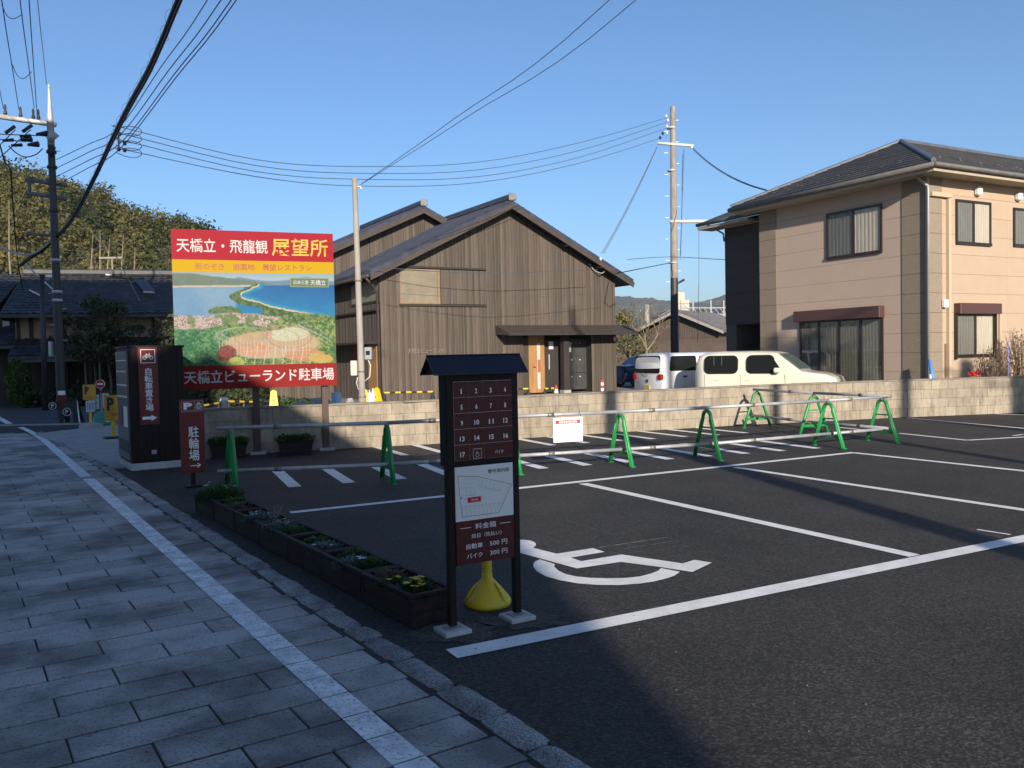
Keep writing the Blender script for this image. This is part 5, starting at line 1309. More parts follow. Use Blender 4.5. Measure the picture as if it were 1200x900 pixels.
# dark blue car far behind
a = AT(721, 430, 38.0)
bc = thing('navy_car', 'dark blue car beyond the right corner of the timber house', 'car', (a.x, a.y, 0), R(25))
st = [(0, .7, .3, .8, .02, .1), (.1, .78, .25, .95, .02, .12), (.7, .80, .2, 1.0, .03, .12), (1.2, .80, .2, 1.38, .1, .15), (2.6, .8, .2, 1.40, .1, .15), (3.4, .8, .2, 1.25, .08, .15), (3.6, .75, .25, .9, .04, .1)]
loft(st, blue_car, bc)
mb = MB(); mb.poly([(.75, -.62, 1.03), (.75, .62, 1.03), (1.12, .55, 1.33), (1.12, -.55, 1.33)], (-.012, 0, .012)); mb.obj('windscreen', M('windscreen_blue', (.06, .09, .11), rough=.06, spec=.9), bc)
for sd_ in (-1, 1):
    o = side_panel(rrect(1.2, 3.2, 1.0, 1.3, .08, 4, (.15, .15)), lambda z: .80-.02-(z-.8)*.16, car_glass, bc, 'side_window', sd_)
    MB().box((.08, sd_*.55, .68), (.1, .25, .13), .03).obj('headlight', M('lamp_glass', (.6, .6, .6), rough=.1), bc)
    for x_ in (.65, 2.9): wheel(bc, x_, sd_*.72)

# ================================================================ FAR BACKGROUND RIGHT OF THE TIMBER HOUSE
a = AT(745, 391, 56); ap = AT(796.5, 366, 54.5); b = AT(846, 391, 53)
gw = math.hypot(b.x-a.x, b.y-a.y); BH_ = Fr(a.x, a.y, math.degrees(math.atan2(b.x-a.x, b.y-a.y)))
bh = thing('brown_shed', 'low brown boarded gable building with a grey sheet roof behind the white van', 'building', (a.x, a.y, 0), BH_.rz)
brown_w = M('brown_boards', (.075, .055, .043), (.105, .078, .06), scale=2, rough=.8, stretch=(6, 6, .4))
grey_rf = M('grey_roof', (.09, .09, .10), (.14, .135, .14), scale=3, rough=.6)
zr3 = ap.z; ze3 = a.z
gable_solid(.2, gw-.2, 0, 8, ze3-.1, zr3-.15, brown_w, bh)
mb = MB()
boards(.2, gw-.2, .16, lambda x: zr3-.2-(zr3-ze3)*abs(x-gw/2)/(gw/2), ze3-.4, .0, bh, brown_w, None, 'siding_boards', .03)
for sg in (-1, 1):
    xo = -.3 if sg < 0 else gw+.3; zo = ze3-.12
    mb = MB(); mb.poly([(gw/2, -.6, zr3), (xo, -.6, zo), (xo, -.6, zo+.16), (gw/2, -.6, zr3+.16)], (0, 9, 0)); rs = mb.obj('roof_slope', grey_rf, bh)
    mb = MB(); y = -.3
    while y < 8.4: mb.tube([(gw/2, y, zr3+.17), (xo, y, zo+.17)], .03, 5); y += .42
    mb.obj('roof_ribs', grey_rf, rs, stuff=True)
    mb = MB(); mb.poly([(gw/2, -.62, zr3-.08), (xo, -.62, zo-.08), (xo, -.62, zo+.10), (gw/2, -.62, zr3+.10)], (0, -.03, 0)); mb.obj('barge_board', M('barge_grey', (.3, .28, .25)), bh)
MB().b2((-1.5, -.45, 0), (gw+6, -.20, ze3-.75)).obj('low_wall', M('brown_low', (.085, .06, .05), (.11, .08, .065), scale=2), bh)
peach = M('peach_wall', (.36, .24, .165), (.40, .27, .19), scale=1, rough=.8)
for i, (px0, px1, py, Y, lab) in enumerate(((775, 800, 364, 95, 'small peach gable block just left of the tall utility pole, far away'), (812, 838, 368, 100, 'long peach block beyond the grey shed roof, far away'), (845, 872, 362, 90, 'peach gable block beside the beige house edge, far away'))):
    a = AT(px0, py, Y); b = AT(px1, py, Y); t = thing('far_building', lab, 'building', (a.x, a.y, 0), 0, 'peach buildings far behind'); w_ = b.x-a.x
    gable_solid(0, w_, 0, 6, a.z-.6, a.z, peach, t)
    for sg in (-1, 1):
        mb = MB(); mb.poly([(w_/2, -.3, a.z+.05), (-.4 if sg < 0 else w_+.4, -.3, a.z-.75), (-.4 if sg < 0 else w_+.4, -.3, a.z-.6), (w_/2, -.3, a.z+.2)], (0, 6.6, 0)); mb.obj('roof_slope', grey_rf, t)
    for q in range(2):
        MB().b2((w_*(.25+.4*q), -.06, a.z-2.6), (w_*(.25+.4*q)+.5, .0, a.z-1.6)).obj('window', glass_dk, t)
a = AT(797.5, 365, 110); z1 = AT(797.5, 343, 110).z
t = thing('concrete_tower', 'pale square chimney tower far behind the tall utility pole', 'tower', (a.x, a.y, 0))
MB().b2((-.5, -.5, 0), (.45, .5, z1)).obj('shaft', M('tower_pale', (.42, .38, .30), (.5, .46, .38)), t); MB().b2((-.05, -.7, 0), (1.0, .3, z1-1.0)).obj('shaft', M('tower_pale', (.42, .38, .30)), t)
# railway gantry
t = thing('rail_gantry', 'grey lattice railway gantry in the distance', 'gantry', (0, 0, 0)); Y = 85
def lat(px0, px1, py, dh_, nm, dn=10):
    a = AT(px0, py, Y); b = AT(px1, py-.3, Y); mb = MB(); mb.tube([a, b], .07, 5).tube([a-Vector((0, 0, dh_)), b-Vector((0, 0, dh_))], .07, 5)
    for i in range(dn):
        p = a.lerp(b, i/dn); q = a.lerp(b, (i+1)/dn)-Vector((0, 0, dh_)); mb.tube([p, q], .035, 4)
    mb.obj(nm, M('gantry_grey', (.33, .33, .34), rough=.6), t)
lat(800, 862, 361, .7, 'beam'); 
mb = MB()
for px in (812, 833, 848, 857):
    mb.tube([AT(px, 352, Y), Vector((AT(px, 352, Y).x, Y, 0))], .09, 5)
mb.obj('masts', M('gantry_grey', (.33, .33, .34)), t, stuff=True)
mb = MB()
for (x0, y0, x1, y1) in ((760, 358, 870, 352), (800, 356, 812, 368), (812, 352, 826, 362), (826, 352, 840, 362), (740, 372, 800, 360)): mb.tube([AT(x0, y0, Y), AT(x1, y1, Y)], .03, 4)
mb.obj('stay_wires', wire_g, t, stuff=True)
a = AT(758.5, 395, 70); t = thing('far_pole', 'pale concrete pole between the bare tree and the brown shed, far away', 'pole', (a.x, 70, 0)); MB().tube([(0, 0, 0), (0, 0, AT(758.5, 357, 70).z)], [.28, .2], 10).obj('shaft', pole_conc, t)

# ================================================================ LEFT TRADITIONAL HOUSES
T1 = Fr(-13.4, 34.0, 72)
plast = M('ochre_plaster', (.30, .22, .14), (.38, .28, .19), scale=2, rough=.9)
tile_dk = M('old_roof_tile', (.030, .032, .038), (.064, .062, .064), scale=2.5, rough=.55, tint=.3)
oldwood = M('old_wood', (.025, .020, .017), (.05, .04, .032), scale=3, rough=.85, stretch=(5, 5, .4))
th = thing('traditional_house', 'long old house with big dark tiled roof and ochre upper wall', 'house', T1.o, T1.rz)
xl, xr_ = T1.hit(8, 400)[0], 7.5
ze_ = T1.hit(120, 368, -.9)[1]; zrg = T1.hit(120, 322, 3.2)[1]
MB().b2((xl+.3, 0, 1.9), (xr_, 6.4, ze_+.25)).obj('wall', plast, th)
MB().b2((xl+.3, .25, 0), (xr_, 6.4, 1.9)).obj('lower_wall', oldwood, th)
for i in range(9):
    x = xl+.4+i*(xr_-xl-.8)/8; MB().b2((x-.06, -.03, 0), (x+.06, .24, ze_+.1)).obj('timber_post', oldwood, th)
def slope_tiles(x0, x1, y0, z0, y1, z1, parent, name, step=.27, roll=.26, mat=tile_dk):
    mb = MB(); mb.poly([(x0, y0, z0), (x1, y0, z0), (x1, y1, z1), (x0, y1, z1)], (0, 0, -.12)); s_ = mb.obj(name, mat, parent); tintall(s_.data, .5)
    tl = MB(); tt = []; L_ = math.hypot(y1-y0, z1-z0); n = int(L_/step); nx = int((x1-x0)/roll)
    for i in range(n):
        f0, f1 = i/n, (i+1)/n
        for j in range(nx):
            xa = x0+(x1-x0)*j/nx; xb = x0+(x1-x0)*(j+1)/nx; xm = xa+(xb-xa)*.3
            ya_, yb_2 = y0+(y1-y0)*f0, y0+(y1-y0)*f1; za_, zb_2 = z0+(z1-z0)*f0, z0+(z1-z0)*f1
            j_ = random.uniform(-.006, .006)
            tl.add([(xa, ya_, za_+.035+j_), (xm, ya_, za_+.075+j_), (xb, ya_, za_+.02+j_), (xb, yb_2, zb_2+.005), (xm, yb_2, zb_2+.045), (xa, yb_2, zb_2+.01)], [(0, 1, 4, 5), (1, 2, 3, 4)]); tt += [random.random()]*2
    o = tl.obj('roof_tiles', mat, s_, stuff=True); settint(o.data, tt); return s_
slope_tiles(xl, xr_+.4, -.95, ze_, 3.2, zrg, th, 'roof_slope')
slope_tiles(xl, xr_+.4, 7.35, ze_, 3.2, zrg, th, 'roof_slope', .9, .9)
for sx_, x in ((-1, xl), (1, xr_+.4)):
    mb = MB(); mb.poly([(x, -.95, ze_-.2), (x, 7.35, ze_-.2), (x, 7.35, ze_-.05), (x, 3.2, zrg-.05), (x, -.95, ze_-.05)], (-.06*sx_, 0, 0)); mb.obj('gable_board', oldwood, th)
r_ = MB().b2((xl-.05, 3.05, zrg-.02), (xr_+.45, 3.35, zrg+.22), .05).obj('ridge', tile_dk, th); tintall(r_.data, .4)
z2a = T1.hit(120, 396, 0)[1]; z2b = T1.hit(120, 416, -1.3)[1]
slope_tiles(xl+.3, xr_, -1.3, z2b, 0, z2a, th, 'lean_to_roof')
MB().b2((xl+.3, -1.25, z2b-.22), (xr_, -1.1, z2b-.12)).obj('eave_beam', M('eave_pale', (.12, .11, .10)), th)
for i in range(6):
    x = xl+.5+i*(xr_-xl-1)/5; MB().b2((x-.05, -1.22, 0), (x+.05, -1.12, z2b-.2)).obj('porch_post', oldwood, th)
MB().b2((T1.hit(150, 380)[0], -.02, T1.hit(150, 387)[1]), (T1.hit(168, 380)[0], .0, T1.hit(150, 381.5)[1])).obj('grille_window', oldwood, th)
MB().b2((T1.hit(34, 380)[0], -.04, 0), (T1.hit(39, 380)[0], -.005, ze_)).obj('corner_post', oldwood, th)
sk = MB(); q0 = (T1.hit(160, 335, 2.0)[0]); 
def onroof(px, py):   # point on the front slope
    lo, hi = -.9, 3.1
    for _ in range(30):
        m_ = (lo+hi)/2; z = T1.hit(px, py, m_)[1]; zz = ze_+(zrg-ze_)*(m_+.95)/4.15
        if z > zz: lo = m_
        else: hi = m_
    return T1.hit(px, py, m_)[0], m_, ze_+(zrg-ze_)*(m_+.95)/4.15
pv = [onroof(*p) for p in ((157, 331), (172, 332), (181, 343), (168, 344))]
mb = MB(); mb.poly([(p[0], p[1], p[2]+.08) for p in pv], (0, 0, .04)); mb.obj('solar_panel', M('solar_blue', (.03, .03, .06), rough=.3), th)
for pa_, pb_ in (((168, 345), (181, 345.5)), ((35, 343), (47, 349)), ((124, 324.5), (131, 325.2))):
    u, v = onroof(*pa_), onroof(*pb_); MB().tube([(u[0], u[1], u[2]+.1), (v[0], v[1], v[2]+.1)], .035, 5).obj('snow_rail', M('rail_pale', (.6, .6, .58)), th)
ux = onroof(131, 325); MB().tube([(ux[0], 3.2, zrg), (ux[0], 3.2, zrg+.7)], .03, 6).tube([(ux[0]-.5, 3.2, zrg+.7), (ux[0]+.4, 3.2, zrg+.73)], .05, 6).obj('roof_antenna', M('antenna_pale', (.28, .26, .2)), th)
# second old house at the far left edge
T2 = Fr(-21.2, 33.0, 80)
t2 = thing('white_gable_house', 'old white plastered house at the far left edge', 'house', T2.o, T2.rz)
xw = T2.hit(36, 400)[0]
MB().b2((-6, 0, 0), (xw, 5, 3.6)).obj('wall', oldwood, t2)
MB().b2((T2.hit(4, 390)[0], -.05, T2.hit(4, 395)[1]), (T2.hit(12, 390)[0], -.0, T2.hit(4, 376)[1])).obj('white_plaster', M('plaster_white', (.45, .44, .42)), t2)
MB().b2((T2.hit(25, 440)[0], -.04, .4), (T2.hit(40, 440)[0], -.005, 2.2)).obj('plaster_panel', plast, t2)
slope_tiles(-6, xw+.4, -1.3, 2.3, 0, 3.1, t2, 'lean_to_roof')
slope_tiles(-6, xw-.9, -.8, 3.75, 2.2, 5.3, t2, 'roof_slope')
slope_tiles(-6, xw-.9, 5.2, 3.75, 2.2, 5.3, t2, 'roof_slope', .9, .9)

# ================================================================ POLES
def utility_pole(loc, h, r0_, r1_, label, mat, dark_to=None, name='utility_pole', tip=0):
    t = thing(name, label, 'utility pole', loc)
    if dark_to:
        soft(MB().tube([(0, 0, 0), (0, 0, dark_to)], [r0_, r0_+(r1_-r0_)*dark_to/h], 16).obj('shaft_lower', pole_dark, t))
        soft(MB().tube([(0, 0, dark_to+.002), (0, 0, h)], [r0_+(r1_-r0_)*dark_to/h, r1_], 16).obj('shaft', mat, t))
    else: soft(MB().tube([(0, 0, 0), (0, 0, h)], [r0_, r1_], 16).obj('shaft', mat, t))
    if tip: soft(MB().tube([(0, 0, h+.002), (0, 0, h+tip*.6), (0, 0, h+tip)], [r1_*1.0, r1_*.5, .03], 12).obj('tip', iron, t))
    mb = MB(); z = 1.8; k_ = 0
    while z < h-.5:
        a = 0 if k_ % 2 else PI; mb.tube([(math.cos(a)*r0_*.8, 0, z), (math.cos(a)*(r0_+.13), 0, z)], .012, 4); z += .45; k_ += 1
    mb.obj('climbing_steps', iron, t, stuff=True)
    return t
YL = 24.5; PL = Vector((AT(72.5, 488, YL).x, YL, 0)); zL = lambda py: AT(66, py, YL).z; xLo = lambda px, py: AT(px, py, YL).x-PL.x
hL = zL(143)
lp = utility_pole(PL, hL, .125, .092, 'tall dark utility pole with a pale pointed top at the left', pole_conc, zL(170), tip=zL(99)-hL)
# crossarm at top with insulators
ca = MB().tube([(xLo(-14, 132), .1, zL(132)), (xLo(63, 145), .1, zL(145))], .075, 6).obj('crossarm', iron, lp, True)
for px in (-8, 4, 22, 37, 43):
    py = 132+(px+14)*13/77; x, z = xLo(px, py), zL(py)
    MB().lathe([(.02, 0), (.035, .02), (.035, .05), (.065, .07), (.035, .10), (.055, .12), (.03, .15), (.035, .27), (.015, .33)], (x, .1, z+.04), 10).obj('insulator', wire_m if px % 2 else pole_dark, ca, True)
for px, py in ((20, 148), (40, 147)): MB().tube([(xLo(px, py), -.1, zL(py)), (xLo(px-9, py+9), -.2, zL(py+9))], .05, 8).obj('strain_insulator', pole_dark, ca, True)
for z_ in (212, 228):
    MB().tube([(xLo(27, z_-4), .15, zL(z_-4)), (xLo(75, z_+4), .15, zL(z_+4))], .06, 6).obj('crossarm', M('arm_grey', (.10, .11, .13), (.2, .2, .2), scale=8), lp, True)
MB().tube([(xLo(31, 208), .15, zL(206)), (xLo(31, 230), .15, zL(230))], .05, 6).obj('crossarm', M('arm_grey', (.10, .11, .13)), lp, True)
MB().tube([(xLo(28, 272), .15, zL(272)), (xLo(66, 276), .15, zL(276))], .045, 6).obj('crossarm', M('arm_grey', (.10, .11, .13)), lp, True)
for px, py, w_ in ((32, 160, .30), (33, 164, .36), (41, 170, .34), (12, 164.5, .28), (22, 170.5, .27), (51, 158, .36)):
    MB().tube([(xLo(px-6, py), -.1, zL(py)), (xLo(px+6, py-.5), -.1, zL(py-.5))], [.04, .09 if w_ > .3 else .05], 8).obj('cable_joint', wire_m, lp, True)
MB().tube([(xLo(62, 166), -.2, zL(166)), (xLo(69, 158), -.2, zL(158))], [.09, .13], 10).obj('lamp_unit', M('lamp_housing', (.4, .4, .4)), lp, True)
MB().tube([(xLo(63, 184), -.15, zL(184)), (xLo(66, 173), -.15, zL(173))], .07, 8).obj('cable_joint', wire_m, lp, True)
for py in (178, 196, 247, 305, 342, 352): MB().tube([(0, 0, zL(py)-.04), (0, 0, zL(py)+.04)], .135, 14).obj('band', iron if py > 300 else pole_dark, lp, True)
MB().b2((-.28, -.06, zL(417)), (-.2, .06, zL(400))).obj('sign_plate', M('plate_pale', (.5, .5, .5)), lp)
# slim dark pole
a = Vector((AT(52.5, 470, 29).x, 29, 0)); t = thing('slim_pole', 'slim black pole just left of the tall dark utility pole', 'pole', a); z1 = AT(49, 322, 29).z
MB().tube([(0, 0, 0), (AT(49, 322, 29).x-a.x, 0, z1)], [.10, .08], 10).obj('shaft', pole_dark, t, True); MB().box((AT(52, 324, 29).x-a.x+.2, 0, z1-.05), (.25, .1, .08)).obj('cap_lamp', white_print, t)
# central pole
YC = 36.0; PC = Vector((AT(790.5, 412, YC).x, YC, 0)); zC = lambda py: AT(789, py, YC).z; xC = lambda px, py: AT(px, py, YC).x-PC.x
old_conc = M('pole_weathered', (.20, .175, .15), (.32, .28, .24), scale=6, rough=.9, stretch=(1, 1, .4))
cp = utility_pole(PC, zC(125), .185, .115, 'weathered utility pole, dark painted below, rising behind the white van', old_conc, zC(326))
for o in KIDS(cp):
    if o.name.startswith('shaft'):
        for v in o.data.vertices: v.co.x += (v.co.z/zC(125))*xC(788.5, 125)
iron_w = M('arm_pale', (.55, .54, .50), (.68, .66, .62), scale=9, rough=.5)
MB().tube([(xC(770, 168), -.1, zC(168)), (xC(812, 172), -.1, zC(172))], .06, 6).obj('crossarm', iron_w, cp, True)
MB().tube([(xC(784.5, 260), -.1, zC(260)), (xC(829, 260.5), -.1, zC(260.5))], .07, 6).obj('crossarm', iron_w, cp, True)
MB().tube([(xC(786, 327+8), 0, zC(336)), (xC(802, 328), 0, zC(328))], .05, 6).obj('bracket', pole_dark, cp, True)
for px, py in ((780, 137), (782, 142), (781, 149), (781, 157), (773, 162), (776, 157), (810, 174)): MB().lathe([(.03, -.06), (.06, 0), (.03, .07)], (xC(px, py), -.12, zC(py)), 8).obj('insulator', wire_m if px in (776, 773) else insul, cp, True)
for py in (308, 150, 200): MB().tube([(0, 0, zC(py)-.03), (0, 0, zC(py)+.03)], .19, 12).obj('band', iron, cp, True)
MB().tube([(xC(801, 180), -.1, zC(176)), (xC(799, 230), -.1, zC(230)), (xC(797, 300), -.1, zC(300))], .015, 4).obj('down_cable', wire_g, cp, True)
# poles behind the camera whose shadows cross the lot
su = Vector((math.sin(R(SUN_AZ)), math.cos(R(SUN_AZ)), 0))
def shadow_pole(ground_pt, back, h, label, r_=.15, arms=True):
    p = Vector(ground_pt)+su*back; t = utility_pole((p.x, p.y, 0), h, r_+.03, r_, label, pole_conc)
    if arms:
        for z in (h-.4, h-1.1): MB().tube([(-.9, .15, z), (.9, .15, z)], .05, 6).obj('crossarm', iron, t, True)
    return t, p
sp1, q1 = shadow_pole((3.45, 8.0, 0), 12.5, 8.6, 'concrete utility pole across the road behind the viewer', .155, False)
sp2, q2 = shadow_pole((6.45, 12.4, 0), 15, 14.6, 'shorter concrete utility pole at the right behind the viewer', .10, False)
sp3, q3 = shadow_pole((8.6, 18.4, 0), 20, 9.9, 'concrete utility pole with a transformer behind the viewer', .13)
MB().tube([(.32, 0, 8.6), (.32, 0, 9.4)], .27, 14).obj('transformer', M('transformer_grey', (.3, .3, .31)), sp3)
sp4, q4 = shadow_pole((11.4, 19.1, 0), 24, 9.0, 'concrete utility pole farthest right behind the viewer', .25)

# ================================================================ CABLES
WG = 'overhead cables'
def sagline(a, b, sag, n=16): 
    a, b = Vector(a), Vector(b); return [a.lerp(b, i/n)-Vector((0, 0, sag*4*(i/n)*(1-i/n))) for i in range(n+1)]
def cable(pts, r_, label, mat=wire_m, group=WG, n=5, name='overhead_wire', cat='wire'):
    o = MB().tube(pts, r_, n).obj(name, mat); tag(o, label, cat, group); return o
def plan_hit(px, py, A, B_):
    """point on the sight line above the plan line A-B"""
    d = ray(px, py); A = Vector(A); B_ = Vector(B_); e = B_-A
    # (d.x t, d.y t) = A + e s
    det = d.x*(-e.y)+e.x*d.y; t = (A.x*(-e.y)+e.x*A.y)/det; return Vector((d.x*t, d.y*t, H+d.z*t))
def through(pxs, A, B_): return [plan_hit(px, py, A, B_) for px, py in pxs]
def smooth(pts, sub=4):
    out = []
    for i in range(len(pts)-1):
        p0 = pts[max(i-1, 0)]; p1 = pts[i]; p2 = pts[i+1]; p3 = pts[min(i+2, len(pts)-1)]
        for k_ in range(sub):
            t = k_/sub; out.append(.5*((2*p1)+(-p0+p2)*t+(2*p0-5*p1+4*p2-p3)*t*t+(-p0+3*p1-3*p2+p3)*t*t*t))
    out.append(pts[-1]); return out
# wires from the left pole top running over the street toward the viewer
def toward(px_top, px0, py0, z_top, label, r_=.010, mid=None):
    a = AT(px0, py0, YL-.1); d = ray(px_top, 0); t = (z_top-H)/d.z; b = Vector((d.x*t, d.y*t, z_top)); e = b+(b-a)*.9+Vector((0, 0, .8))
    pts = [a, a.lerp(b, .5)-Vector((0, 0, .0)), b, e] if mid is None else [a, mid, b, e]
    cable(smooth(pts, 5), r_, label)
toward(2, 22, 128, 8.2, 'power wire from the crossarm up to the top left corner')
toward(23.5, 40, 126, 8.3, 'power wire second from the right above the dark pole crossarm')
toward(34, 43.5, 136, 8.35, 'power wire from the insulator nearest the dark pole, straight up')
toward(44, 54.5, 99, 9.3, 'very thin earth wire from the pointed tip of the dark pole upward', .008)
toward(-22, 4, 127, 8.2, 'power wire at the extreme left from the crossarm end')
a = AT(12, 198, 24); cable(smooth([AT(0, 170, 22), AT(6, 190, 23), a, AT(13.5, 215, 24.5), AT(20, 300, 30), AT(27, 340, 33)], 4), .02, 'thin drop cable hanging at the far left in front of the wooded hill')
for q, (x0, y0, x1, y1) in enumerate(((18, 152, -8, 178), (36, 152, -6, 190), (-6, 157, 44, 159), (-5, 163, 30, 166))):
    cable([AT(x0, y0, YL-.2), AT(x1, y1, YL-1)], .014, ('short slanting lead from the outer crossarm insulator', 'short slanting lead from the inner crossarm insulator', 'upper near-level lead left of the dark pole', 'lower near-level lead left of the dark pole')[q])
cable(smooth([AT(10, 171, YL-.2), AT(20, 180, YL-.2), AT(30, 184, YL-.2), AT(42, 181, YL-.2), AT(50, 174, YL-.2)], 4), .016, 'looped jumper cable hanging under the dark pole joints')
cable(smooth([AT(2, 5, 17), AT(8, 18, 17.3), AT(16, 22, 17.6), AT(26, 17, 17.9)], 4), .008, 'faint looped jumper between the wires at the top left corner')
cable(smooth([AT(13, 72, 20), AT(20, 88, 20.2), AT(28, 92, 20.4), AT(37, 84, 20.6)], 4), .008, 'faint looped jumper between the wires above the crossarm')
# heavy bundle
A0 = Vector((AT(68, 276, 24.5).x, 24.5, 0)); d = ray(207, 0); t = (5.9-H)/d.z; B0 = Vector((d.x*t, d.y*t, 0))
pp0 = through([(68, 276), (85, 255), (108, 212), (130, 165), (150, 125), (172, 85), (190, 45), (207, 3)], A0, B0)
ext = pp0[-1]+(pp0[-1]-pp0[-2])*2.6+Vector((0, 0, -.05)); bund = smooth(pp0+[ext], 6)
hc = thing('cable_bundle', 'thick black cable bundle with spiral hangers sweeping down to the dark pole', 'cable', (0, 0, 0), 0, None)
MB().tube(bund, .029, 8).obj('cable', wire_m, hc, True)
MB().tube([p+Vector((.02, 0, -.045)) for p in bund], .018, 6).obj('cable', wire_m, hc, True)
MB().tube([p+Vector((0, 0, .055)) for p in bund], .008, 5).obj('messenger_wire', wire_g, hc, True)
mb = MB(); acc = []
L_ = 0; cum = [0]
for a, b in zip(bund, bund[1:]): L_ += (b-a).length; cum.append(L_)
def along(s):
    for i in range(len(cum)-1):
        if s <= cum[i+1]: return bund[i].lerp(bund[i+1], (s-cum[i])/(cum[i+1]-cum[i])), (bund[i+1]-bund[i]).normalized()
    return bund[-1], (bund[-1]-bund[-2]).normalized()
N_ = int(L_/.35)
sp = []
for i in range(N_*10):
    p, dd = along(L_*i/(N_*10)); up = Vector((0, 0, 1)); sd_ = dd.cross(up).normalized(); up2 = sd_.cross(dd)
    a = 2*PI*i/10; rr2 = .06+.015*math.sin(i*.37); sp.append(p+sd_*math.cos(a)*rr2+up2*math.sin(a)*rr2)
mb.tube(sp, .0025, 3); mb.obj('spiral_hanger', wire_m, hc)
cable(smooth([AT(68, 276, 24.5), AT(45, 294, 25), AT(30, 299, 25.5), AT(14, 295, 26), AT(2, 290, 26.5)], 4), .035, 'pale sleeved cable sagging left of the dark pole below the bundle', M('sleeve_pale', (.45, .42, .35)))
cable([AT(66, 279, 24.5), AT(50, 293, 25), AT(35, 302, 25.5), AT(22, 312, 26)], .05, 'black cable end drooping to the left of the dark pole')
cable([AT(95, 215, 24), AT(127, 283, 27), AT(164, 353, 31)], .014, 'pale guy wire slanting down over the hill to the tiled roof', M('guy_pale', (.5, .47, .36)))
cable([AT(30, 310, 31), AT(63, 340, 31)], .03, 'pale guy sleeve slanting over the old tiled roof at the left', M('guy_pale2', (.45, .45, .44)))
# four-wire line from the dark pole to mid-air, on toward the viewer
A1 = PL+Vector((.2, 0, 0)); d = ray(262, 0); t = (7.3-H)/d.z; B1 = Vector((d.x*t, d.y*t, 0))
yL4 = [(66, 187), (66, 197), (66, 207), (66, 217)]; yM4 = [(139, 150), (141, 158), (143, 166), (140, 175)]; top4 = [(243, 0), (259, 0), (271, 0), (277, 0)]
lab4 = ['uppermost', 'second', 'third', 'lowest']
mids = []
for i in range(4):
    P3 = through([yL4[i], ((yL4[i][0]+yM4[i][0])/2, (yL4[i][1]+yM4[i][1])/2+1), yM4[i], ((yM4[i][0]+top4[i][0])/2-2, (yM4[i][1]+top4[i][1])/2+3), top4[i]], A1, B1)
    mids.append(P3[2]); e = P3[-1]+(P3[-1]-P3[-2])*2.2+Vector((0, 0, .5))
    cable(smooth(P3+[e], 5), .010, '%s of four wires crossing behind the thick cable bundle' % lab4[i], wire_g if i in (0,) else wire_m)
# tee line to the central pole
tee = [[(146, 150), (300, 187), (420, 195), (560, 190), (680, 167), (781, 138)], [(148, 158), (300, 194), (420, 203), (560, 199), (680, 176), (782, 143)], [(150, 166), (300, 201), (420, 210), (560, 207), (680, 184), (781, 150)], [(148, 176), (300, 207), (420, 218), (560, 214), (680, 191), (773, 162)]]
for i in range(4):
    A2, B2_ = mids[i], PC; pts = through(tee[i], Vector((A2.x, A2.y, 0)), Vector((B2_.x-.1, B2_.y, 0)))
    cable(smooth([mids[i]]+pts, 5), .010, '%s of four sagging wires running to the weathered pole' % lab4[i], wire_g)
jt_ = thing('cable_tee', 'mid-air wire tee with black loops beside the thick bundle', 'cable fitting', (0, 0, 0))
for i in range(4):
    yy = 150+i*8.5; pl_ = mids[i].y
    MB().tube(smooth([AT(139, yy, pl_), AT(150, yy-2, pl_), AT(162, yy, pl_), AT(166, yy+5, pl_), AT(160, yy+9, pl_), AT(148, yy+8, pl_), AT(136, yy+3, pl_)], 4), .010, 4).obj('jumper_loop', wire_m, jt_, True)
MB().tube([AT(139, 150, mids[0].y), AT(139, 176, mids[0].y)], .02, 5).obj('spacer', wire_m, jt_)
for px, py in ((139, 150), (140, 157), (146, 168), (139, 175), (146, 176)): MB().tube([AT(px-1.2, py, mids[0].y), AT(px+1.4, py, mids[0].y)], .045, 6).obj('clamp', wire_m, jt_)
# drops from the central pole to the houses
for i in range(4):
    cable(sagline(AT(770, 171+i*.6, YC-.1), AT(704.5+i*1.1, 297, D.w(9.8, 0, 0).y), .15), .007, 'service drop strand %s from the weathered pole to the timber house gable' % ('leftmost', 'second', 'third', 'rightmost')[i], wire_g)
for i in range(3): cable(sagline(AT(812, 173+i, YC-.1), AT(899, 222.5+i*.6, 25.2), .25), .009, 'service drop strand %s from the weathered pole to the beige house roof' % ('upper', 'middle', 'lower')[i], wire_g)
cable(smooth([AT(800, 180, YC), AT(799, 240, YC), AT(797, 305, YC)], 3), .010, 'vertical lead beside the weathered pole', wire_g)
cable([AT(819, 262, YC-.3), AT(819, 330, YC-.3), AT(817.5, 400, YC-.3)], .010, 'thin vertical wire hanging from the lower arm of the weathered pole', wire_g)
cable(smooth([AT(735, 304, 33), AT(785, 301, YC), AT(858, 305, 29)], 3), .012, 'thin level wire between the timber house and the beige house, upper', wire_g)
cable(smooth([AT(720, 321, 34), AT(750, 315, 31), AT(786, 308, YC)], 3), .018, 'twisted thin wire from the timber house gable corner to the weathered pole', wire_g)
cable(smooth([AT(440, 313, 28.8), AT(560, 320, 30), AT(700, 316, 32.5)], 4), .010, 'thin wire running across the timber house front, upper', wire_g)
cable(smooth([AT(452, 343, 28.8), AT(580, 349, 30), AT(718, 343, 33)], 4), .007, 'faint wire running across the timber house front, lower', wire_g)
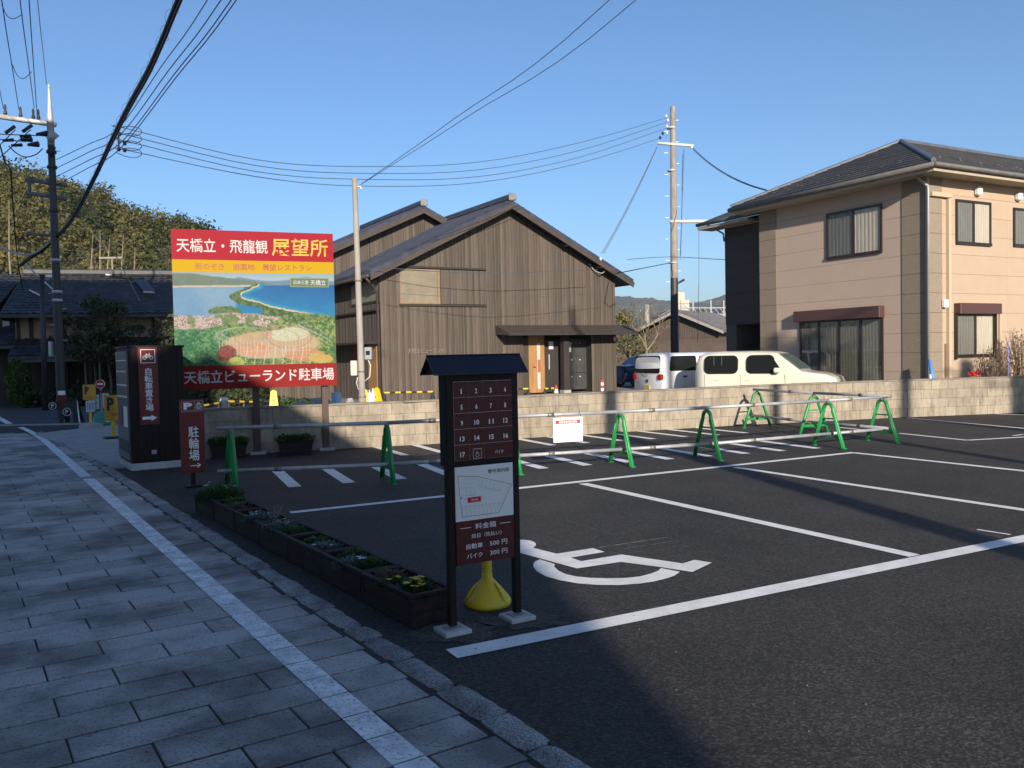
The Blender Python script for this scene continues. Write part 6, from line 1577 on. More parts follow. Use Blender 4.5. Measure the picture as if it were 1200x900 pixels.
# wires from the service pole toward upper right
top = p_top = Vector((tx, 14.2, tz-.12))
ptop = Vector((AT(424, 212, p.y).x if False else tp.location.x+lean*tz+.08, tp.location.y, tz-.08))
for i, px in enumerate((714, 745)):
    b = AT(px, 0, 9.2+.3*i); m_ = AT((424+px)/2+4, 106+2, (tp.location.y+9.2)/2+.6); e = Vector((q2.x, q2.y, 10.0-.3*i))
    pts = [ptop, ptop.lerp(b, .5)-Vector((0, 0, .05)), b, b.lerp(e, .5)+Vector((0, 0, -.2)), e]
    cable(smooth(pts, 6), .005, '%s wire from the slim service pole rising to the top edge' % ('left', 'right')[i], wire_g)
# house front fittings
t = thing('gable_insulators', 'small white insulator at the right end of the timber house gable', 'insulator', (0, 0, 0)); Yg = D.w(9.6, -.2, 0).y
MB().tube([AT(699, 302, Yg-.5), AT(705, 304, Yg-.5)], .07, 8).obj('insulator', insul, t); MB().tube(smooth([AT(690, 309, Yg-.2), AT(697, 317, Yg-.2), AT(706, 320, Yg-.2), AT(710, 312, Yg-.2), AT(704, 306, Yg-.2)], 4), .02, 5).obj('loop', M('loop_grey', (.35, .34, .32)), t, True)

# ================================================================ HILLS AND WOODS
bark = M('bark', (.12, .09, .065), (.2, .16, .12), scale=4, rough=.9)
bark_p = M('bark_pale', (.16, .13, .085), (.26, .22, .15), scale=4, rough=.9)
def cloud(centres, n_each, size, rg, tints=None, flat_=.7):
    """leaf-sized faces through a set of ellipsoid lumps; centres: (x,y,z,rx,ry,rz,tint)"""
    V_ = []; T_ = []
    for (x, y, z, rx, ry, rz_, tn) in centres:
        n = max(4, int(n_each*rx*rz_)) if n_each < 0 else n_each
        d = rg.normal(size=(n, 3)); d /= np.linalg.norm(d, axis=1)[:, None]; rad = rg.random(n)**.38
        lump = 1+.22*np.sin(d[:, 0]*5+x)*np.sin(d[:, 2]*6+y)+.12*np.sin(d[:, 1]*11+z)
        c = d*rad[:, None]*lump[:, None]*np.array([rx, ry, rz_])+np.array([x, y, z])
        nn = d*.6+rg.normal(size=(n, 3))*.6+np.array([0, 0, .35]); nn /= np.linalg.norm(nn, axis=1)[:, None]
        a = np.cross(nn, rg.normal(size=(n, 3))); a /= np.linalg.norm(a, axis=1)[:, None]; b = np.cross(nn, a)
        s = size*rg.uniform(.6, 1.4, n)[:, None]
        q = np.stack([c+a*s, c+b*s*.6, c-a*s, c-b*s*.6], 1); V_.append(q.reshape(-1, 3)); T_.append(np.clip(tn+rg.normal(size=n)*.12, 0, 1))
    V_ = np.concatenate(V_); T_ = np.concatenate(T_); nf = len(T_)
    me = bpy.data.meshes.new('foliage'); me.vertices.add(nf*4); me.vertices.foreach_set('co', V_.astype(np.float32).ravel())
    me.loops.add(nf*4); me.loops.foreach_set('vertex_index', np.arange(nf*4, dtype=np.int32)); me.polygons.add(nf)
    me.polygons.foreach_set('loop_start', np.arange(0, nf*4, 4, dtype=np.int32)); me.update(calc_edges=True)
    settint(me, T_); return me
ridge = [(-60, 188), (0, 197), (30, 203), (60, 210), (90, 218), (110, 222), (140, 240), (160, 246), (185, 256), (215, 262), (240, 268), (262, 280), (300, 310), (350, 345), (400, 375), (460, 392), (560, 405)]
def ridge_y(px):
    for (a, b), (c, d_) in zip(ridge, ridge[1:]):
        if a <= px <= c: return b+(d_-b)*(px-a)/(c-a)
    return ridge[0][1] if px < 0 else 410
# terrain of the near hill
HY0, HY1 = 52.0, 135.0
hv = []; hf = []; NXH, NYH = 60, 20
def hill_h(px, f):
    top = (AT(px, ridge_y(px), HY1).z-4.4); return max(-.2, top*(math.sin(f*PI/2)**1.15)-.1)
for j in range(NYH+1):
    f = j/NYH; Y_ = HY0+(HY1-HY0)*f
    for i in range(NXH+1):
        px = -260+i*(560+260)/NXH; x = AT(px, 420, Y_).x; hv.append((x, Y_, hill_h(px, f)+rng.normal()*.25 if 0 < j else -.15))
for i in range(NXH+1):
    px = -260+i*(820)/NXH; hv.append((AT(px, 420, HY1).x*1.25, HY1+50, -1))
for j in range(NYH+1):
    for i in range(NXH): a = j*(NXH+1)+i; hf.append((a, a+1, a+NXH+2, a+NXH+1))
me = bpy.data.meshes.new('hill'); me.from_pydata(hv, [], hf); me.materials.append(M('forest_floor', (.045, .05, .02), (.09, .08, .035), scale=.3, rough=.95)); o = link('hill', me); o['kind'] = 'structure'; soft(o, 60)
wood_leaf = leaf_mat('wood_leaf', (.022, .036, .012), (.145, .125, .042), .2)
cen = []; trunks = []
for f in np.linspace(.02, 1.0, 15):
    Y_ = HY0+(HY1-HY0)*f; px = -110.0
    while px < 480:
        sp_ = 3.3/Y_*FPX; px += sp_*rng.uniform(.75, 1.2); h = hill_h(px, f); 
        if h < .0 and f > .1: continue
        x = AT(px, 420, Y_).x; rx = rng.uniform(1.7, 2.9); hh_ = rng.uniform(2.2, 3.8) if f < .95 else rng.uniform(1.6, 3.1)
        tn = float(np.clip(rng.normal(.42, .28)+(.25 if px < 70 and f < .6 else 0), 0, 1)); y_ = Y_+rng.uniform(-1.5, 1.5)
        for _ in range(3):
            cen.append((x+rng.uniform(-1, 1), y_+rng.uniform(-1, 1), h+hh_*rng.uniform(.5, 1.0), rx*rng.uniform(.5, .8), rx*.7, rng.uniform(1.0, 1.7), tn))
        cen.append((x, y_, h+hh_*.45, rx, rx*.8, hh_*.5, tn*.8))
me = cloud(cen, 105, .20, rng); me.materials.append(wood_leaf); o = link('hillside_wood', me); tag(o, 'mixed green and russet wood covering the hill behind the old roofs', 'wood', None, 'stuff')
def tree(name, label, p, h, lumps, leafm, trunk_r, trunkm, seed, n=260, size=.14, limbs=6, group=None, cat='tree'):
    rg = np.random.default_rng(seed); t = thing(name, label, cat, p, 0, group); rr2 = random.Random(seed)
    tm = MB(); bend = [Vector((rr2.uniform(-.04, .04)*h*i/4, rr2.uniform(-.04, .04)*h*i/4, h*i/5)) for i in range(5)]
    tm.tube(bend, [trunk_r*(1-.18*i) for i in range(5)], 7)
    for i in range(limbs):
        z0 = h*rr2.uniform(.3, .8); a = rr2.uniform(0, 6.28); l_ = h*rr2.uniform(.15, .3); b = bend[min(4, int(z0/h*5))]
        tm.tube([Vector((b.x, b.y, z0)), Vector((b.x+math.cos(a)*l_*.5, b.y+math.sin(a)*l_*.5, z0+l_*.4)), Vector((b.x+math.cos(a)*l_, b.y+math.sin(a)*l_, z0+l_*.9))], [trunk_r*.4, trunk_r*.25, .01], 5)
    tm.obj('trunk', trunkm, t, True)
    if lumps:
        me = cloud(lumps, n, size, rg); me.materials.append(leafm); link('crown', me, t)
    return t
bamb = leaf_mat('bamboo_leaf', (.030, .045, .018), (.085, .095, .040), .2)
# pale bare trunks on the hill's foot
tr = [(12, 310, 235, 62), (106, 315, 275, 60), (109, 315, 295, 62), (118, 320, 270, 58), (125, 320, 280, 58), (142, 308, 275, 64), (156, 305, 290, 64)]
for i, (px, pyb, pyt, Y_) in enumerate(tr):
    a = AT(px, pyb, Y_); b = AT(px+random.uniform(-2, 4), pyt, Y_); h = b.z
    t = thing('leafless_tree', ('pale bare trunk at the far left edge of the hill', 'pale leaning trunk, leftmost of the group behind the roof ridge', 'thin pale trunk second in the group behind the roof ridge', 'thick pale trunk in the middle of the group behind the roof ridge', 'pale trunk right of the thickest one behind the roof ridge', 'slim pale trunk well right of the group behind the roof', 'slim pale trunk nearest the billboard on the hill')[i], 'tree', (a.x, Y_, 0), 0, 'pale bare trunks at the hill foot')
    tm = MB(); tm.tube([(0, 0, 0), (.12, 0, h*.35), (-.05, 0, h*.7), (b.x-a.x, 0, h)], [.11, .085, .06, .02], 6)
    for q in range(5):
        z = h*(.55+.09*q); s_ = random.choice((-1, 1)); tm.tube([(.1+(b.x-a.x)*.3, 0, z), (s_*random.uniform(.2, .6), random.uniform(-.5, .5), z+random.uniform(.5, 1.1))], [.022, .006], 4)
    tm.obj('trunk', bark_p, t, True)
a = AT(227, 285, 118); zt = AT(227, 246, 118).z
tree('cedar_tree', 'lone taller conifer on the ridge just left of the billboard top', (a.x, 118, 8.5), zt-12.2, [(0, 0, zt-14.0+k_*1.3-1, 2.6-.5*k_, 2.4-.5*k_, .9, .25) for k_ in range(4)]+[(-1, 0, zt-15.5, 2.6, 2, 1.6, .3), (1.6, 0, zt-16, 2.6, 2, 1.6, .3)], wood_leaf, .3, bark, 5, 170, .28)
# bamboo-like slender trees in front of the old house
for i, (px, Y_, sp_) in enumerate(((100, 31.2, -6), (113, 31.5, 0), (119, 31.0, 3), (133, 31.3, 6))):
    a = AT(px-sp_*.4, 478, Y_); hh_ = AT(110, 345, Y_).z
    lumps = []
    rg_ = np.random.default_rng(40+i)
    for q in range(9): lumps.append((rg_.uniform(-.9, .9)+sp_*.02, rg_.uniform(-.5, .5), rg_.uniform(hh_*.42, hh_*.97), rg_.uniform(.35, .6), .45, rg_.uniform(.2, .36), rg_.uniform(.1, .8)))
    tree('slender_tree', ('leftmost leaning', 'second', 'third', 'rightmost')[i]+' of the slender trees in front of the old tiled house', (a.x, Y_, 0), hh_*.95, lumps, bamb, .055, M('bark_green', (.10, .11, .07), rough=.9), 60+i, 75, .085, 5, 'slender garden trees before the old house')
for i, (px, py, Y_, rx_, hz_) in enumerate(((185, 400, 31.5, 1.2, 1.2), (150, 455, 32, 1.3, 1.1), (60, 465, 31.5, 1.2, .5), (120, 463, 31.8, 1.6, .7), (85, 463, 31.8, 1.2, .6))):
    a = AT(px, py, Y_)
    me = cloud([(0, 0, hz_*.7 if i else a.z, rx_, .6, hz_*.7, .2), (.6, 0, hz_*.5 if i else a.z+.3, rx_*.7, .6, hz_*.6, .4), (-.5, .1, hz_*.6 if i else a.z-.5, rx_*.6, .5, hz_*.5, .1)], 260, .09, rng); me.materials.append(bamb)
    t = thing('garden_shrub', ('tall dark shrub rising behind the vending kiosk', 'dark shrub behind the yellow parking boards', 'low dark shrub left of the tall pole foot', 'low dark hedge behind the no-entry sign', 'low dark shrub between the pole foot and the yellow boards')[i], 'shrub', (a.x, Y_, 0), 0, 'dark garden shrubs before the old house')
    link('crown', me, t); MB().tube([(0, 0, 0), (0, 0, (a.z if i == 0 else .4))], .05, 6).obj('trunk', bark, t)
# round clipped shrub
a = AT(23, 475, 31); zt = AT(23, 420, 31).z; rx_ = (AT(38, 440, 31).x-AT(8, 440, 31).x)/2
t = thing('clipped_shrub', 'tall rounded clipped green shrub at the left in front of the pale wall', 'shrub', (a.x, 31, 0)); 
me = cloud([(0, 0, zt*.42, rx_, rx_, zt*.44, .35), (.0, 0, zt*.7, rx_*.8, rx_*.8, zt*.28, .5)], 2600, .05, rng); me.materials.append(leaf_mat('clipped_leaf', (.045, .075, .014), (.13, .16, .035))); link('crown', me, t)
MB().tube([(0, 0, 0), (0, 0, zt*.6)], .07, 6).obj('trunk', bark, t)
# trees right of the timber house
yel_leaf = leaf_mat('yellow_green_leaf', (.10, .105, .025), (.26, .23, .075), .25)
a = AT(738, 430, 46); hh_ = AT(738, 363, 46).z
tree('bushy_tree', 'yellow-green bushy tree beside the right corner of the timber house', (a.x, 46, 0), hh_, [(-.3, 0, hh_*.72, 1.0, .9, .8, .6), (.3, 0, hh_*.55, 1.1, .9, .8, .4), (-.9, 0, hh_*.5, .9, .8, .9, .5), (.7, .2, hh_*.35, .9, .8, .7, .3), (-.2, 0, hh_*.9, .5, .5, .4, .8)], yel_leaf, .12, bark_p, 71, 520, .07)
a = AT(762, 425, 44); 
t = thing('bare_tree', 'bare winter tree with pale forked trunk before the brown shed', 'tree', (AT(748, 420, 44).x, 44, 0))
tm = MB(); rr2 = random.Random(9)
def branch(p, d, l_, r_, dep):
    q = p+d*l_; tm.tube([p, p.lerp(q, .5)+Vector((rr2.uniform(-.04, .04), rr2.uniform(-.04, .04), 0))*l_, q], [r_, r_*.8, r_*.6], 5 if dep < 2 else 3, False)
    if dep < 5:
        for _ in range(3 if dep < 3 else 2):
            e = (d+Vector((rr2.uniform(-.8, .8), rr2.uniform(-.8, .8), rr2.uniform(-.2, .6)))).normalized(); branch(q, e, l_*rr2.uniform(.6, .8), r_*.6, dep+1)
branch(Vector((0, 0, 0)), Vector((.28, 0, 1)).normalized(), 1.7, .10, 0)
branch(Vector((-.1, 0, .0)), Vector((-.3, 0, 1)).normalized(), 1.3, .07, 1)
tm.obj('trunk', bark_p, t, True)
me = cloud([(.5, 0, 3.0, 1.3, 1, .9, .7), (-.6, 0, 2.4, .9, .8, .8, .6)], 110, .04, rng); me.materials.append(yel_leaf); link('crown', me, t)
# dry shrub by the beige house
for i, (px, py, Y_) in enumerate(((1158, 432, 20.4), (1180, 425, 20.6), (1197, 415, 20.6))):
    a = AT(px, py, Y_); t = thing('dry_shrub', ('low twiggy', 'medium dry', 'taller reddish')[i]+' shrub in front of the beige house right wall', 'shrub', (a.x, Y_, 0), 0, 'dry shrubs before the beige wall')
    tm = MB(); hh_ = AT(px, (408, 396, 384)[i], Y_).z; rr2 = random.Random(80+i)
    for q in range(34):
        a2 = rr2.uniform(0, 6.28); s_ = rr2.uniform(.1, .5); z = hh_*rr2.uniform(.6, 1.0)
        tm.tube([(rr2.uniform(-.08, .08), rr2.uniform(-.08, .08), 0), (math.cos(a2)*s_*.5, math.sin(a2)*s_*.5, z*.6), (math.cos(a2)*s_, math.sin(a2)*s_, z)], [.010, .007, .003], 4)
        for w2_ in range(3):
            f = rr2.uniform(.5, .95); b = Vector((math.cos(a2)*s_*f, math.sin(a2)*s_*f, z*f)); tm.tube([b, b+Vector((rr2.uniform(-.14, .14), rr2.uniform(-.14, .14), rr2.uniform(0, .16)))], .003, 3)
    tm.obj('stems', M('twig', (.16, .11, .075), rough=.9), t)
    me = cloud([(0, 0, hh_*.75, .42, .35, hh_*.22, .6), (.15, 0, hh_*.5, .40, .35, hh_*.2, .4)], (70, 150, 330)[i], .028, rng); me.materials.append(leaf_mat('dry_leaf', (.13, .09, .055), (.28, .19, .12))); link('foliage', me, t)
for i, (px, py) in enumerate(((1139, 437), (1146, 436.5))):
    a = AT(px, py+6, 20.0); t = thing('red_flower_pot', ('left', 'right')[i]+' red flower clump in a pot below the beige house window', 'flower pot', (a.x, 20.0, 0)); z_ = AT(px, py, 20.0).z
    MB().lathe([(.07, 0), (.10, z_-.08), (.09, z_-.08)], n=12).obj('pot', M('pot_brown', (.2, .1, .06)), t); me = cloud([(0, 0, z_, .07, .07, .06, .5)], 90, .025, rng); me.materials.append(M('petal_red', (.5, .02, .02), (.7, .05, .04), scale=20)); link('blossom', me, t)
a = AT(1094, 441, 19.6); zt = AT(1092, 421, 19.6).z
t = thing('blue_sheet', 'rolled blue plastic sheet leaning at the beige house corner', 'plastic sheet', (a.x, 19.6, 0))
MB().tube([(.02, 0, 0), (-.03, 0, zt*.7), (-.05, .1, zt)], [.075, .05, .03], 8).obj('roll', M('tarp_blue', (.05, .22, .55), rough=.5), t, True); MB().tube([(-.06, -.05, 0), (-.07, -.0, zt*.72)], [.04, .03], 8).obj('roll', white_print, t, True)
a = AT(1181.5, 435, 20.2); t = thing('blue_stake', 'thin blue garden stake among the dry shrubs', 'stake', (a.x, 20.2, 0)); MB().tube([(0, 0, 0), (0, 0, AT(1181, 401, 20.2).z)], .010, 6).obj('rod', M('stake_blue', (.15, .2, .6)), t)

# distant hills on the right
for i, (Y_, pts_, nm, c_) in enumerate(((1500, [(560, 395), (640, 375), (700, 352), (725, 347), (745, 349), (765, 351), (785, 353), (805, 356), (830, 352), (850, 346), (875, 343), (950, 345), (1100, 352), (1350, 350)], 'distant_hill', ((.050, .060, .045), (.085, .085, .06))), (900, [(700, 385), (735, 371), (765, 369), (790, 366), (815, 362), (850, 356), (900, 352), (1000, 360), (1300, 372)], 'nearer_distant_hill', ((.055, .06, .04), (.10, .085, .055))))):
    hv = []; n_ = 120; px0, px1 = pts_[0][0], pts_[-1][0]
    def yy_(px):
        for (a, b), (c, d_) in zip(pts_, pts_[1:]):
            if a <= px <= c: return b+(d_-b)*(px-a)/(c-a)
        return 400
    NR = 10
    for j in range(NR+1):
        f = j/NR
        for k_ in range(n_+1):
            px = px0+(px1-px0)*k_/n_; top = AT(px, yy_(px), Y_); x = top.x*(1-.25*(1-f)) ; hv.append((x, Y_*(1-.25*(1-f)), max(0, top.z)*math.sin(f*PI/2)+rng.normal()*.9*(1 if f > 0 else 0)*(Y_/1000)))
    for k_ in range(n_+1): 
        px = px0+(px1-px0)*k_/n_; hv.append((AT(px, 400, Y_).x*1.3, Y_*1.3, -3))
    hf = [(j*(n_+1)+k_, j*(n_+1)+k_+1, (j+1)*(n_+1)+k_+1, (j+1)*(n_+1)+k_) for j in range(NR+1) for k_ in range(n_)]
    me = bpy.data.meshes.new(nm); me.from_pydata(hv, [], hf); me.materials.append(M(nm, *c_, scale=.02, rough=.95, bump=1.0, bscale=.06, bdist=6.0, contrast=(.3, .7))); o = link(nm, me); o['kind'] = 'structure'

# ================================================================ SMALL THINGS BEYOND THE WALL
def floor_sign(px, pyt, Y_, label, az=70):
    a = AT(px, pyt, Y_); t = thing('floor_sign', label, 'floor sign', (a.x, Y_, 0), R(90-az), 'yellow folding floor signs behind the wall'); h = a.z
    for sg in (-1, 1):
        o = MB(); o.poly([(-.15, sg*.13, 0), (.15, sg*.13, 0), (.085, sg*.012, h), (-.085, sg*.012, h)], (0, sg*.012, 0)); o.obj('panel', yellow_bright, t)
    flat('mark', [(-.05, h*.35), (.05, h*.35), (0, h*.62)], red_print, t, -.135+.05)
    MB().b2((-.05, -.012, h), (.05, .012, h+.03)).obj('grip', yellow_bright, t)
    return t
floor_sign(320.5, 458.3, 26, 'yellow folding floor sign in the gap under the billboard', 75)
floor_sign(441.5, 455, 27, 'yellow folding floor sign right of the slim service pole', 120)
floor_sign(427, 457, 27.3, 'yellow folding floor sign half hidden behind the slim service pole', 60)
def cone(px, pyt, Y_, label, h=None, c=None, striped=False):
    a = AT(px, pyt, Y_); t = thing('traffic_cone', label, 'traffic cone', (a.x, Y_, 0)); h = a.z
    if striped:
        MB().lathe([(.14, 0), (.14, .04)], n=14).obj('base', black_m, t)
        for i in range(5): MB().lathe([(.055, .04+(h-.04)*i/5), (.055, .04+(h-.04)*(i+1)/5)], n=12).obj('band', (M('cone_red', (.62, .05, .02)) if i % 2 == 0 else white_print), t)
    else:
        MB().b2((-.15, -.15, 0), (.15, .15, .03), .01).obj('base', M('cone_red', (.62, .05, .02)), t)
        MB().lathe([(.12, .03), (.075, h*.42)], n=16).obj('cone', M('cone_red', (.62, .05, .02)), t); MB().lathe([(.075, h*.42), (.05, h*.7)], n=16).obj('band', white_print, t); MB().lathe([(.05, h*.7), (.02, h)], n=16).obj('tip', M('cone_red', (.62, .05, .02)), t)
cone(651.7, 451, 29.5, 'red and white traffic cone in front of the timber house porch')
cone(705.5, 445, 31.5, 'red and white banded post near the right corner of the timber house', striped=True)
stripe_m = [M('bar_yellow', (.75, .48, .03)), M('bar_black', (.02, .02, .02))]
def bar(p0, p1, label, n=9):
    t = thing('barrier_bar', label, 'barrier bar', (p0.x, p0.y, 0), 0, 'black and yellow barrier bars'); o0 = Vector((p0.x, p0.y, 0))
    for i in range(n):
        a = p0.lerp(p1, i/n)-o0; b = p0.lerp(p1, (i+1)/n)-o0; MB().tube([a, b], .03, 8).obj('stripe', stripe_m[i % 2], t)
    for p_ in (p0, p1): MB().lathe([(.14, 0), (.10, .05), (.03, p_.z)], (p_.x-o0.x, p_.y-o0.y, 0), 12).obj('leg', stripe_m[1], t)
bar(AT(450, 460.3, 28.2), AT(507, 459, 28.9), 'black and yellow bar before the timber house, left of the fee stand')
bar(AT(600, 456, 29.9), AT(619, 455.5, 30.1), 'short black and yellow bar just left of the warm wooden door', 3)
bar(AT(638.5, 455.5, 30.3), AT(649, 455, 30.5), 'short black and yellow bar ending at the red cone', 3)
bar(AT(238, 475.5, 22), AT(256, 472.5, 23), 'slanting black and yellow bar left of the white figure behind the shaded wall', 3)
bar(AT(268, 470.5, 24), AT(297, 471, 25), 'black and yellow bar right of the white figure behind the shaded wall', 5)
a = AT(262.5, 468, 18); t = thing('white_bollard', 'small white bollard lamp behind the shaded wall, under the billboard', 'bollard', (a.x, 18, 0)); MB().lathe([(.05, 0), (.05, a.z-.05), (.09, a.z-.04), (.08, a.z+.02), (.03, a.z+.05)], n=14).obj('body', white_print, t, True)
for i, (px, py, Y_, rx_) in enumerate(((336, 466, 27, .5), (347, 468, 27, .4), (362, 467, 28, .35), (262, 455, 29, 1.0), (285, 452, 29, 1.1))):
    a = AT(px, py, Y_); me = cloud([(0, 0, a.z*.6, rx_, .3, a.z*.5, .3)], 200 if i < 3 else 700, .05 if i < 3 else .09, rng); me.materials.append(leafA if i < 3 else bamb)
    t = thing('low_shrub', ('low green plant right of the folding sign under the billboard', 'second low green plant under the billboard', 'small plant near the right billboard post', 'dark shrub in shade seen under the billboard, left', 'dark shrub in shade seen under the billboard, right')[i], 'shrub', (a.x, Y_, 0)); link('foliage', me, t); MB().tube([(0, 0, 0), (0, 0, .3)], .03, 5).obj('trunk', bark, t)
rub = M('rubble_grey', (.22, .21, .2), (.35, .33, .3), scale=8)
for i, (px, py, w_) in enumerate(((352, 469, .35), (372, 465, .4), (382, 468, .3), (410, 466, .25))):
    a = AT(px, py, 24); mb = rough_block(w_, .25, a.z*.9, .03, 90+i); o = mb.obj('garden_stone', rub); o.location = (a.x, 24, a.z*.9+.02); tintall(o.data, .5); tag(o, ('grey garden stone left of the right billboard post', 'larger stone just left of the right billboard post', 'small stone just right of the right billboard post', 'pale stone left of the slim service pole')[i], 'stone', 'garden stones behind the wall')
a = AT(394, 463, 20); t = thing('blue_bucket', 'small pale blue bucket behind the wall beside the billboard edge', 'bucket', (a.x, 20, 0)); MB().lathe([(.09, 0), (.12, a.z+.06), (.10, a.z+.06)], n=14).obj('pail', M('bucket_blue', (.35, .5, .62)), t)
for i, (px, py) in enumerate(((433, 461), (437, 459))):
    a = AT(px, py, 22); t = thing('plastic_bottle', ('left clear', 'right clear')[i]+' plastic bottle beside the yellow floor sign', 'bottle', (a.x, 22, 0)); MB().lathe([(.05, 0), (.05, a.z-.05), (.02, a.z+.05), (.02, a.z+.09)], n=10).obj('bottle', M('bottle_clear', (.6, .65, .65), rough=.2), t)

# ================================================================ SIGNS BY THE CROSSING
yel_sign = M('amber_board', (.52, .26, .02), (.58, .30, .03), scale=3, rough=.5)
def quad_board(px0, px1, py0, py1, Y_, az=80):
    a = AT(px0, (py0+py1)/2, Y_); b = AT(px1, (py0+py1)/2, Y_+(.18 if az < 90 else 0)); f = Fr(a.x, a.y, math.degrees(math.atan2(b.x-a.x, b.y-a.y))); w_ = math.hypot(b.x-a.x, b.y-a.y)
    return f, w_, AT(px0, py0, Y_).z, AT(px0, py1, Y_).z
f, w_, z1, z0 = quad_board(122.3, 142.5, 463.5, 493.5, 17.2)
t = thing('parking_board', 'nearer amber board with big black P beside the dark kiosk', 'sign', f.o, f.rz)
bo = MB().b2((0, -.015, z0), (w_, .015, z1), .004).obj('board', yel_sign, t); MB().b2((w_*.38, .016, 0), (w_*.62, .06, z0+.2)).obj('post', yellow_pl, t); MB().b2((w_/2-.18, -.15, 0), (w_/2+.18, .2, .06), .02).obj('foot', black_m, t)
text('lettering', 'P', black_print, bo, (w_*.35, z0+(z1-z0)*.66), w_*.42, (z1-z0)*.52, .05, y=-.0155); text('lettering', '300円', M('sign_red', (.35, .04, .02)), bo, (w_*.66, z0+(z1-z0)*.24), w_*.55, (z1-z0)*.17, .03, y=-.0155)
f, w_, z1, z0 = quad_board(97, 112, 451, 469, 20.3)
t = thing('parking_board', 'farther amber parking board with black P, above a small white notice', 'sign', f.o, f.rz)
bo = MB().b2((0, -.015, z0), (w_, .015, z1), .004).obj('board', yel_sign, t); text('lettering', 'P', black_print, bo, (w_*.3, z0+(z1-z0)*.62), w_*.36, (z1-z0)*.55, .06, y=-.0155); text('lettering', 'パーキング', M('sign_red', (.35, .04, .02)), bo, (w_*.5, z0+(z1-z0)*.15), w_*.8, (z1-z0)*.2, .02, y=-.0155)
zz1, zz0 = AT(100, 470, 20.3).z, AT(100, 483, 20.3).z; bo = MB().b2((w_*.2, -.017, zz0), (w_*.9, .013, zz1), .004).obj('notice_board', M('notice_pale', (.5, .52, .53)), t)
lines('notice_lines', [((w_*(.33+.12*i), zz0+.04), (w_*(.33+.12*i), zz1-.04)) for i in range(5)], .012, black_print, bo, -.0176)
MB().tube([(w_*.55, .03, 0), (w_*.55, .03, z1-.05)], .03, 8).obj('post', yellow_pl, t); MB().lathe([(.28, 0), (.25, .10), (.08, .14)], (w_*.55, .03, 0), 16).obj('base', concrete_m, t)
# no entry sign
a = AT(117.5, 450, 21.3); rr_s = (AT(122.6, 450, 21.3).x-AT(112.4, 450, 21.3).x)/2
t = thing('no_entry_sign', 'round red no entry sign with white bar on a green base', 'sign', (a.x, 21.3, 0), R(8))
mb = MB(); mb.tube([(0, -.01, a.z), (0, .01, a.z)], rr_s, 28); mb.obj('disc', white_print, t); mb = MB(); mb.tube([(0, -.014, a.z), (0, -.0102, a.z)], rr_s*.93, 28); dsc = mb.obj('red_disc', M('sign_signal_red', (.45, .02, .03), rough=.4), t)
MB().b2((-rr_s*.62, -.018, a.z-rr_s*.17), (rr_s*.62, -.0142, a.z+rr_s*.17)).obj('bar', white_print, dsc)
MB().tube([(0, .03, .1), (0, .03, a.z+.1)], .025, 8).obj('post', M('post_grey', (.3, .3, .3)), t)
zz = AT(117, 458, 21.3).z; MB().b2((-.2, -.012, zz-.05), (.2, .008, zz)).obj('sub_plate', maroon_sign, t)
for i, dx in enumerate((-.12, .12)):
    z1_ = AT(117, 461, 21.3).z-(0 if i else .03); z0_ = z1_-.36; bo = MB().b2((dx-.075, -.012, z0_), (dx+.075, .008, z1_)).obj('notice_board', M('notice_pale', (.5, .52, .53)), t); text('lettering', ('進\n入\n禁\n止', '一\n般\n車\n両')[i], M('ink_dark', (.06, .03, .05)), bo, (dx, (z0_+z1_)/2), .09, .30, .03, y=-.0125)
gb = M('cone_green', (.05, .25, .18), rough=.5); MB().lathe([(.30, 0), (.28, .06), (.20, .30), (.10, .36)], (.05, .0, 0), 18).obj('base', gb, t, True)
a = AT(121.8, 493, 21); 
for i, py in enumerate((485.5, 492.5)): b = AT(122, py, 20.9); o = MB().box((0, 0, 0), (.09, .05, .10), .01).obj('reflector', white_print, t); o.location = (b.x-AT(117.5, 450, 21.3).x, -.35, b.z)
# A boards and round P signs
t = thing('a_board', 'dark folding board with white edge and a round P badge by the crossing', 'sign', (AT(84, 493, 22.5).x, 22.5, 0), R(10))
hA = AT(84, 470, 22.5).z
for sg in (-1, 1):
    mb = MB(); mb.poly([(-.24, sg*.26, 0), (-.13, sg*.26, 0), (-.10, sg*.17, .3), (.10, sg*.17, .3), (.13, sg*.26, 0), (.24, sg*.26, 0), (.16, sg*.02, hA), (-.16, sg*.02, hA)], (0, sg*.02, 0)); mb.obj('panel', M('aboard_black', (.02, .02, .022)), t)
MB().tube([(.27, -.24, .02), (.15, -.02, hA)], .018, 6).obj('white_edge', white_print, t)
z_ = AT(82, 482, 22.5).z; lines('badge', path_segs(arc(-.04, z_, .10, 0, 360)), .015, insul, t, -.22); text('lettering', 'P', insul, t, (-.04, z_), .07, .11, .04, y=-.22)
t = thing('red_brown_notice', 'leaning maroon notice with white cap left of the folding board', 'sign', (AT(73, 490, 24).x, 24, 0), R(6)); z1, z0 = AT(72, 463, 24).z, AT(72, 485, 24).z
mb = MB(); mb.poly([(-.02, 0, z0), (.22, 0, z0), (.12, 0, z1), (-.12, 0, z1)], (0, .03, 0)); mb.obj('board', maroon_sign, t); MB().b2((-.09, -.02, z1), (.10, .04, z1+.12), .01).obj('white_cap', white_print, t); MB().b2((.05, .035, 0), (.10, .07, z0+.1)).obj('post', darkwood, t)
z_ = AT(66, 475.5, 24).z; lines('badge', path_segs(arc(-.25, z_, .10, 0, 360)), .015, insul, t, -.005); text('lettering', 'P', insul, t, (-.25, z_), .07, .11, .04, y=-.005)
MB().b2((-.36, 0, z_-.12), (-.02, .02, z_+.12)).obj('badge_plate', M('aboard_black', (.02, .02, .022)), t)

